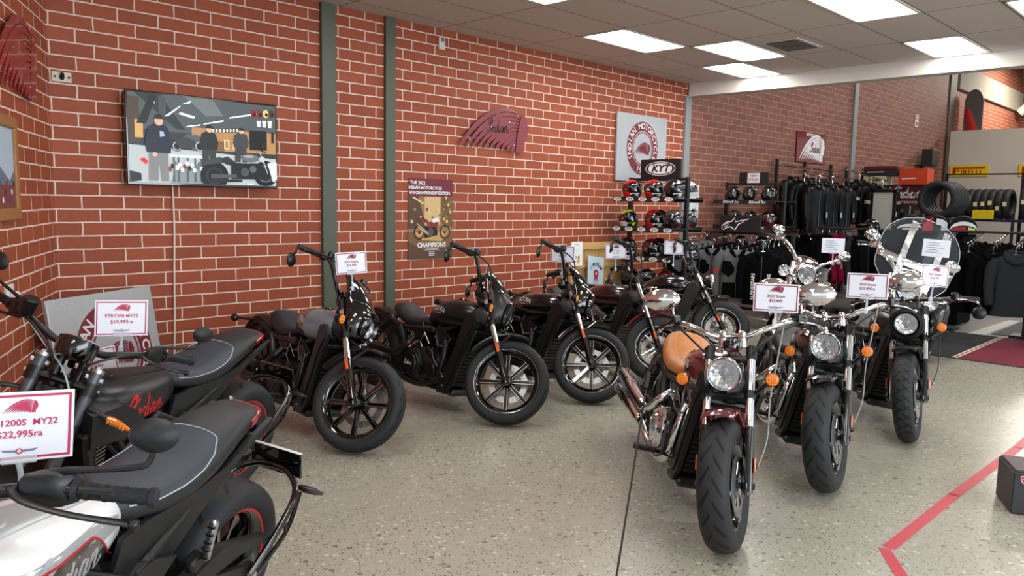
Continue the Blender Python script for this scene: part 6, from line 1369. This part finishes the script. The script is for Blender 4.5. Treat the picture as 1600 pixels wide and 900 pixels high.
def hang(key, label, M, group, **kw):
    if key not in protos: protos[key] = garment(label, M=M, group=group, **kw); return protos[key]
    o = dup(protos[key], M, label, group); o['category'] = kw.get('kind', 'jacket'); return o
def rail_rack(label, name, posts, bar, arms, M=I4):
    t = thing(name, label, 'rack'); bm_ = mat('rack_black', (20, 20, 21), .5)
    for p in posts:
        m = MB(M); m.box((p[0], p[1], p[2]/2), (.05, .05, p[2]), b=.004); m.box((p[0], p[1], .02), (.30, .30, .03) if p[2] < 2 else (.08, .08, .03), b=.006); m.obj('post', bm_, t)
    m = MB(M); m.tube(bar, .016, 8); m.obj('rail', chrome if len(arms) > 2 and posts[0][2] > 2 else bm_, t)
    for a in arms:
        m = MB(M); m.tube(a, .010, 8); m.disc(a[-1], Vector(a[-1])-Vector(a[-2]), .015, .012, 12)
        for k in range(5): p = Vector(a[0]).lerp(Vector(a[-1]), .25+.17*k); m.box(p+Vector((0, 0, .010)), (.012, .012, .014))
        m.obj('arm', chrome, t)
    return t
# textile riding jackets under the star sign (fronts towards the viewer)
gJ = 'riding jackets hanging under the black star sign'
rail_rack('black clothes rack of textile riding jackets under the star sign', 'clothes_rack', [(10.35, 6.1, 1.28), (10.35, 4.78, 1.28)], [(10.35, 6.15, 1.27), (10.35, 4.70, 1.27)], [[(10.35, y, 1.25), (9.70, y, 1.19)] for y in (6.04, 5.65, 5.26, 4.90)])
n_ = 0
for y, key, kw, nm in ((6.04, 'tex_lime', dict(col=jt, trim=jg, tagc=ylw), 'black and grey riding jacket with a lime tag'), (5.65, 'tex_grey', dict(col=jg, trim=jt, stripe=jr, w=.25), 'light grey riding jacket with dark panels'), (5.26, 'tex_black', dict(col=jt, w=.235), 'black riding jacket'), (4.90, 'tex_star', dict(col=jt, trim=jr, w=.235), 'black riding jacket with red chest panels')):
    for k in range(4):
        x = 9.73+.15*k; pos = ('at the front of', 'second on', 'third on', 'at the back of')[k]
        hang(key if k == 0 or key != 'tex_grey' else ('tex_grey' if k < 3 else 'tex_black'), nm+', '+pos+' its arm', face(x, y, 1.06+.014*k, 200+4*((k*5) % 3)), gJ, **kw)
m = MB(); F = face(9.73, 4.90, 1.06, 200)
for s in (-1, 1): m.text('ALPINESTARS', .06, F @ T(s*.10, -.086, -.47) @ RX(pi/2) @ RZ(pi/2), .0005, bold=.03)
pnl = m.obj('chest_lettering', white, None, 0); top_ = next(o for o in COL.objects if o.name.startswith('jacket') and o.get('label', '').startswith('black riding jacket with red chest panels, at the front')); pnl.parent = top_; pnl.matrix_parent_inverse = top_.matrix_basis.inverted()
t = thing('shop_sign', 'black sign with a white outlined star logo above the riding jackets', 'sign', (10.28, 5.55, 0))
m = MB(); m.box((0, 0, 1.40), (.03, .64, .24), b=.004); m.obj('board', mat('stand_black', (22, 22, 23), .5), t); m = MB()
for s in (-1, 1): m.box((.03, s*.25, 1.33), (.02, .03, .16))
m.obj('bracket', sblack, t); m = MB(); F = T(-.016, .08, 1.40) @ FX
P_ = [(-.20, -.075), (-.195, -.03), (-.13, .02), (-.045, .035), (.0, .085), (.015, .03), (.22, .075), (.06, -.005), (.012, -.085), (-.06, -.045), (-.12, -.055), (-.17, -.085)]
m.ribbon(P_+P_[:1], .014, F, .001, 1); m.ribbon([(-.16, -.02), (-.12, .0), (-.09, -.01)], .008, F, .001, 3); m.ribbon([(-.17, -.05), (-.12, -.03), (-.10, -.045)], .008, F, .001, 3); m.obj('star_logo', white, t, 0)
# leather jackets on the wall uprights
gL = 'leather jackets on the high wall rails'
rail_rack('tall black wall uprights with chrome arms holding leather jackets', 'wall_rack', [(12.85, 6.30, 2.48), (13.95, 6.30, 2.48), (15.1, 6.30, 2.48)], [(12.75, 6.20, 2.36), (15.2, 6.20, 2.36)], [[(x, 6.24, 2.36), (x, 5.55, 2.16)] for x in (12.85, 13.45, 14.0)]+[[(x, 6.24, 1.30), (x, 5.6, 1.18)] for x in (12.9, 13.6, 14.3)])
for x, nm in ((12.85, 'first'), (13.45, 'second'), (14.0, 'third')):
    for k in range(3):
        hang('leather%d' % (k == 0), 'black leather jacket on the upper '+nm+' wall arm, '+('front', 'middle', 'back')[k]+' of three', face(x, 5.60+.2*k, 2.03+.058*k, -100-12*(k % 2)), gL, col=jl, w=.25, d=.085, L=.80, tagc=white if k == 0 else None)
for x, nm in ((12.9, 'first'), (13.6, 'second'), (14.3, 'third')):
    for k in range(3):
        hang('under', 'dark riding jacket on the lower '+nm+' wall arm, '+('front', 'middle', 'back')[k]+' of three', face(x, 5.65+.2*k, 1.06+.036*k, -110-8*(k % 2)), gL, col=jt, w=.24, d=.08, L=.70, tagc=kraft if False else None)
rail_rack('tall wall upright with chrome arms holding striped leather jackets beside the grey column', 'wall_rack', [(15.75, 6.26, 2.46), (16.6, 6.26, 2.46)], [(15.4, 6.18, 2.40), (16.7, 6.18, 2.40)], [[(15.55, 6.2, 2.40), (15.55, 5.4, 2.17)], [(15.95, 6.2, 2.40), (15.95, 6.08, 2.36)], [(16.5, 6.2, 2.40), (16.5, 6.08, 2.36)]])
for k, (x, y) in enumerate(((15.55, 5.48), (15.55, 5.70), (15.55, 5.92))):
    hang('striped', 'black leather jacket with cream sleeve stripes, '+('front', 'middle', 'back')[k]+' of three by the grey column', face(x, y, 2.05+.29*(y-5.45), -125), 'striped leather jackets by the grey column', col=jl, w=.27, d=.085, L=.84, stripe=cream, tagc=white)
# shirts below
gS = 'shirts on the low rack behind the cruisers'
rail_rack('low black rack of dark and maroon shirts behind the cruisers', 'clothes_rack', [(11.9, 4.35, 1.36), (11.9, 5.15, 1.36)], [(11.9, 4.3, 1.35), (11.9, 5.2, 1.35)], [[(11.9, 4.5, 1.34), (11.4, 4.5, 1.31)]])
for k in range(8):
    y = 5.14-.105*k; c = jm if k in (3, 4) else (jd, jt, jd, jd, jd, jc, jd, jt)[k]
    hang('shirt_'+c.name, ('maroon' if c is jm else 'charcoal' if c is jc else 'black')+' shirt on the low rack, %s from the brick wall' % NUM[k], face(11.9, y, 1.215, -75, 1.0), gS, col=c, kind='shirt', w=.22, d=.035, L=.70)
# hoodies on the right
gR = 'black hoodies and sweaters on the chrome arms'
rail_rack('black rack with chrome arms full of black hoodies', 'clothes_rack', [(11.95, 3.25, 1.38), (11.95, 2.3, 1.38)], [(11.95, 3.3, 1.37), (11.95, 2.25, 1.37)], [[(11.95, y, 1.36), (11.25, y-.02, 1.25)] for y in (3.18, 2.86, 2.58, 2.34)])
for j, y in enumerate((3.18, 2.86, 2.58, 2.34)):
    for k in range(4):
        c = jc if (j == 3 and k == 0) else jd
        hang('hood_'+c.name if not (j == 0) else 'hood_b', ('charcoal sweater' if c is jc else 'black hoodie')+' on the '+('first', 'second', 'third', 'fourth')[j]+' chrome arm from the counter, '+('front', 'second', 'third', 'back')[k]+' of four', face(11.29+.16*k, y, 1.12+.025*k, 204+5*((k+j) % 3)), gR, col=c, kind='hoodie', w=.23, d=.075, L=.78, tagc=(kraft if j == 2 else white) if k == 0 else None)
# black fixture with helmets and kit on top
t = thing('display_counter', 'black draped counter carrying caps and race kit behind the tall windscreen', 'counter', (12.75, 3.95, 0))
m = MB(); m.box((0, 0, .65), (.70, 1.45, 1.30), b=.02); m.obj('drape', mat('drape_black', (8, 8, 9), .8, spec=.1, bump=.4, bscale=12), t); m = MB(); m.box((0, 0, 1.325), (.80, 1.6, .035), b=.006); m.obj('top', sblack, t)
for k, (x, y, z, h) in enumerate(((12.55, 4.55, 1.343, 150), (12.85, 4.22, 1.343, 160))):
    t = thing('cap_helmet', ('black peaked open helmet at the front of the counter', 'black peaked open helmet half behind the other one on the counter')[k], 'helmet', M=T(x, y, z) @ RZ(R(h)), group='peaked helmets on the counter')
    m = MB(); vs = []; n, kk = 22, 8
    for j in range(kk+1):
        e = R(90*j/kk)
        for i in range(n): q = 2*pi*i/n; vs.append((.135*cos(e)*cos(q), .12*cos(e)*sin(q), .155*sin(e)))
    m.add(vs, [(j*n+i, j*n+(i+1) % n, (j+1)*n+(i+1) % n, (j+1)*n+i) for j in range(kk) for i in range(n)]+[tuple(range(n-1, -1, -1))]); m.obj('shell', hm['black'], t, 60)
    m = MB(); m.loft([[(.10, y_, .085-.02*abs(y_)/.1), (.22, y_*.8, .075-.02*abs(y_)/.1), (.22, y_*.8, .07-.02*abs(y_)/.1), (.10, y_, .078-.02*abs(y_)/.1)] for y_ in (-.10, -.05, 0, .05, .10)]); m.obj('peak', hm['black'], t, 60)
def kit(label, x, y, w, cols, hd=200):
    t = thing('race_jersey', label, 'jersey', M=T(x, y, 1.344) @ RZ(R(hd+90)) @ Matrix.Scale(1.2, 4)); f_ = []
    m = MB(); N = 14
    m.loft([[(w*cos(pi*i/N), yy, .20*k_*sin(pi*i/N)**.8) for i in range(N+1)] for yy, k_ in ((-.12, .92), (-.05, 1), (.05, 1), (.12, .9))]); m.obj('fabric', cols[0], t, 60)
    m = MB()
    def P(u, v): q = pi*(1-u); return (w*1.01*cos(q), -.1215, .20*.92*1.0*sin(q)**.8*v)
    for i, (u0, u1, v0, v1, c) in enumerate(cols[1]):
        m.to(i); vs = []
        for a_ in range(9):
            u = u0+(u1-u0)*a_/8; vs += [P(u, v0), P(u, v1)]
        m.add([(x_, y_-.0004*(i+1), z_) for x_, y_, z_ in vs], [(2*a_, 2*a_+2, 2*a_+3, 2*a_+1) for a_ in range(8)])
    m.obj('panel', [c[4] for c in cols[1]], t, 0)
jerw, jerr, jerb = mat('jersey_white', (226, 226, 228), .7), mat('jersey_red', (178, 16, 40), .7), mat('jersey_black', (14, 14, 15), .7, spec=.2)
kit('black folded race jersey with a white band on the counter', 12.45, 3.96, .15, (jerb, [(.10, .90, .25, .45, jerw), (.30, .70, .05, .18, jerw)]))
kit('black folded race jersey with a red side on the counter', 12.40, 3.60, .145, (jerb, [(.05, .42, .05, .95, jerr), (.50, .80, .45, .85, jerw), (.62, .95, .1, .40, jerw)]))
kit('black folded race jersey with white, red and lime panels on the counter', 12.42, 3.25, .145, (jerb, [(.05, .95, .45, .70, jerw), (.12, .55, .08, .38, jerr), (.6, .8, .1, .35, ylw)]))
# shelf unit with boxes, banner, mirror
t = thing('shelf_unit', 'dark shelf unit carrying cartons with a script banner on its front', 'shelf', (16.2, 5.42, 0)); dk = mat('shelf_dark', (30, 26, 25), .6)
m = MB()
for y in (-.62, .62): m.box((-.14, y, 1.06), (.22, .04, 2.12), b=.004)
m.obj('side', dk, t)
for z in (.5, 1.2, 2.10): m = MB(); m.box((-.08, 0, z), (.34, 1.2, .03), b=.003); m.obj('board', dk, t)
m = MB(); m.box((-.255, -.26, 1.76), (.012, .60, .72), b=.002); bn = m.obj('banner', mat('banner_maroon', (92, 22, 38), .5), t)
m = MB(); F = T(-.2615, -.26, 1.88) @ FX; script_word(m, .50, F @ T(-.25, 0, 0), .0006, .065); m.text('MOTORCYCLE', .055, F @ T(.02, -.09, .0006), .0001, bold=.03, space=1.3); m.obj('banner_lettering', white, bn, 0)
f = Flat(T(-.2615, .04, 1.40) @ FX, .60, .32); f.rect(flat('photo_light', (176, 178, 182)), 0, 0, .22, 1).rect(flat('photo_dark', (52, 54, 58)), .24, 0, .58, 1).rect(flat('photo_blue', (40, 46, 58)), .64, 0, 1, 1).rect(white, .60, 0, .63, 1)
f.ell(flat('photo_skin', (150, 120, 100)), .36, .72, .05).poly(black, [(.28, .0), (.46, .0), (.44, .5), (.36, .62), (.28, .5)]).ell(flat('photo_hair', (120, 90, 66)), .82, .62, .09).poly(black, [(.70, 0), (.96, 0), (.92, .4), (.82, .5), (.72, .4)]).poly(flat('photo_grey', (110, 112, 116)), [(.02, 0), (.2, 0), (.16, .6), (.06, .6)])
f.done('banner_photos', bn)
def carton(label, x, y, z, dx, dy, dz, c, txt=None, m2=None, lid=None):
    t = thing('carton', label, 'box', (x, y, z+.001)); m = MB(); m.box((0, 0, dz/2), (dx, dy, dz), b=.004); m.obj('carton_body', mat('carton_'+label[:12].replace(' ', '_'), c, .55), t)
    m = MB()
    if lid: m.box((0, 0, dz-.03), (dx+.012, dy+.012, .06), b=.003); m.obj('lid', mat('carton_lid_'+label[:8].replace(' ', '_'), lid, .5), t)
    m = MB()
    if txt: script_word(m, dy*.55, T(-dx/2-.0008, dy*.28, dz*.42) @ FX, .0004, .06); m.obj('script', black, t, 0)
    elif m2: m.add([(-dx/2-.0008, y_, z_) for y_, z_ in ((dy*.4, dz*.35), (-dy*.1, dz*.38), (-dy*.1, dz*.45), (dy*.4, dz*.42))], [(0, 1, 2, 3)]); m.obj('mark', m2, t, 0)
carton('cream carton with dark script on the shelf unit', 16.05, 5.76, 2.116, .36, .42, .17, (206, 194, 150), True)
carton('black and dark red carton lying on the cream one', 16.05, 5.66, 2.288, .36, .62, .19, (40, 34, 36), None, white, (110, 20, 36))
carton('orange carton on top of the shelf unit', 16.05, 5.06, 2.116, .36, .50, .30, (206, 66, 24), None, white)
t = thing('mirror_panel', 'white panel in a black frame standing behind the peaked helmets', 'panel', (15.0, 5.26, 0)); m = MB(); m.box((0, .20, 1.0), (.05, .05, 2.0), b=.004); m.box((0, -.20, 1.0), (.05, .05, 2.0), b=.004); m.box((0, 0, 1.98), (.05, .45, .05), b=.004); m.box((0, 0, .05), (.2, .45, .08), b=.004); m.obj('panel_frame', sblack, t); m = MB(); m.box((0, 0, 1.02), (.02, .36, 1.88)); m.obj('board', mat('panel_white', (196, 196, 186), .5), t)
t = thing('wall_speaker', 'small black box on a bracket on the far brick wall', 'speaker', (20.3, 6.18, 2.72)); m = MB(); m.box((0, -.05, .17), (.42, .24, .38), b=.01); m.obj('cabinet', mat('speaker_black', (40, 40, 38), .5), t); m = MB(); m.box((.05, .06, -.02), (.7, .26, .025)); m.box((.1, .15, -.12), (.04, .04, .2)); m.obj('bracket', sblack, t)
# --- tyres
def tyre_proto():
    t = thing('tyre', '', 'tyre'); m = MB(); m.lathe(tyre_prof(.315, .066, .216), n=36, close=True); m.obj('carcass', ty_sport, t, 50)
    m = MB(); m.box((-.318, 0, .02), (.004, .07, .085)); m.obj('label_sticker', mat('sticker_cream', (226, 222, 180), .6), t, 0); return t
tp0 = tyre_proto(); first = True
def place_tyre(M, label, group):
    global first
    if first: tp0.matrix_world = M; tp0['label'] = label; tp0['group'] = group; first = False; return tp0
    return dup(tp0, M, label, group)
rx_ = 18.4; rnd = random.Random(11)
t = thing('tyre_rack', 'tall blue and black tyre rack in front of the white partition', 'rack', (rx_, 0, 0)); blu = mat('rack_blue', (26, 34, 84), .45)
for y in (5.28, 3.86, 2.4): m = MB(); m.box((.32, y, 1.22), (.06, .06, 2.44), b=.004); m.box((-.25, y, .8), (.05, .05, 1.6), b=.004); m.obj('post', mat('rack_black', (20, 20, 21), .5), t)
for z in (1.46, .62):
    m = MB()
    for dx in (-.18, .24): m.box((dx, 3.84, z), (.05, 2.94, .05), b=.004)
    m.obj('beam', blu, t)
m = MB(); m.box((.32, 3.84, 2.42), (.03, 2.94, .03)); m.obj('top_rail', mat('rack_black', (20, 20, 21), .5), t)
gT = 'tyres standing in the blue rack'
for k in range(8): place_tyre(T(rx_, 4.92-.131*k, 1.796) @ RX(-.01) @ RZ(-.04) @ RY(rnd.uniform(-.5, .35)), NUM[k]+' tyre from the brick wall on the upper beam, wall bay of the blue rack', gT)
for k in range(6): place_tyre(T(rx_, 3.72-.16*k, 1.796) @ RX(-.03) @ RZ(.06) @ RY(rnd.uniform(-.4, .35)), NUM[k]+' tyre on the upper beam, outer bay of the blue rack', gT)
for k in range(5): place_tyre(T(rx_, 3.66-.18*k, .957) @ RX(-.02) @ RY(rnd.uniform(-.2, .8)), NUM[k]+' tyre on the lower beam of the blue rack', gT)
t = thing('tyre_shelf', 'black steel shelf carrying a row of large-holed tyres', 'rack', (14.95, 4.22, 0))
for dx in (-.5, .75):
    for dy in (-.22, .22): m = MB(); m.box((dx, dy, .76), (.04, .04, 1.52)); m.obj('post', sblack, t)
m = MB(); m.box((.12, 0, 1.50), (1.35, .5, .03)); m.obj('board', sblack, t)
gU = 'tyres lined up on the black steel shelf'
for k in range(5): place_tyre(T(14.6+.134*k, 4.24-.01*k, 1.832) @ RZ(R(-90)) @ RY(rnd.uniform(-.3, .6)), NUM[k]+' tyre from the front on the black steel shelf', gU)
# partition, yellow signs, drain pipe, grey board
mb = MB(); mb.box((22.1, 4.0, 1.82), (.2, 4.4, 3.64)); struct(mb.obj('wall_partition', mat('partition_white', (206, 198, 186), .6), smooth=0))
ye = mat('sign_yellow', (232, 204, 20), .45); rd = mat('sign_red', (176, 26, 34), .45)
for k, yc in enumerate((5.72, 4.22)):
    t = thing('brand_sign', ('yellow sign with red lettering on the white partition', 'second yellow sign with red lettering, farther from the brick wall, cut off')[k], 'sign', (21.98, yc, 2.50)); m = MB(); m.box((0, 0, .14), (.03, .86, .28), b=.003); m.obj('panel', ye, t)
    m = MB(); F = T(-.0155, 0, .14) @ FX; m.add([F @ Vector(p) for p in ((-.36, .09, .0006), (.36, .09, .0006), (.36, .045, .0006), (-.29, .045, .0006), (-.29, -.09, .0006), (-.36, -.09, .0006))], [(0, 1, 2, 3, 4, 5)]); m.text('IRELLI', .155, F @ T(.055, -.035, .0008), .0001, bold=.035, space=1.15); m.add([F @ Vector(p) for p in ((-.30, .035, .0007), (-.22, .035, .0007), (-.20, .01, .0007), (-.22, -.02, .0007), (-.29, -.02, .0007), (-.29, .0, .0007), (-.24, .0, .0007), (-.24, .015, .0007), (-.30, .015, .0007))], [tuple(range(9))]); m.obj('lettering', rd, t, 0)
t = thing('drain_pipe', 'white plastic drain pipe bending down in the far corner', 'pipe'); m = MB(); m.tube([(29.0, 5.75, 6.2), (29.0, 5.75, 5.35), (29.0, 5.80, 5.15), (29.0, 6.25, 4.75)], .14, 14, 3); m.obj('pipe_run', mat('pvc_white', (214, 212, 204), .4), t); m = MB(); m.lathe([(.15, -.2), (.19, -.18), (.19, .15), (.15, .17)], (29.0, 5.75, 5.8), (0, 0, 1), 20); m.obj('pipe_collar', mat('pvc_white', (214, 212, 204), .4), t)
t = thing('grey_banner', 'tall round-topped grey board behind the top of the white partition', 'board', (23.3, 6.06, 0)); m = MB(); P_ = [(-.22, 0), (.22, 0), (.22, 4.45)]+[(.22*cos(R(a)), 4.45+.36*sin(R(a))) for a in range(10, 180, 10)]+[(-.22, 4.45)]; m.prism(P_, .06, Matrix(((0, 0, 1, 0), (-1, 0, 0, 0), (0, 1, 0, 0), (0, 0, 0, 1)))); m.obj('board', mat('banner_grey', (92, 90, 90), .6), t); m = MB(); m.loft([[(-.06, .20-.04*k, z), (-.10, .16-.06*k, z), (-.12, .12-.09*k, z), (-.06, .06-.1*k, z)] for k, z in enumerate((4.3, 4.05, 3.8, 3.5))]); m.obj('red_cloth', mat('cloth_red', (190, 40, 40), .7), t, 60)
t = thing('yellow_box', 'small yellow carton below the tyres of the blue rack', 'box', (18.0, 4.35, 1.49)); m = MB(); m.box((-.05, 0, .09), (.12, .36, .18), b=.004); m.obj('carton_body', ye, t)
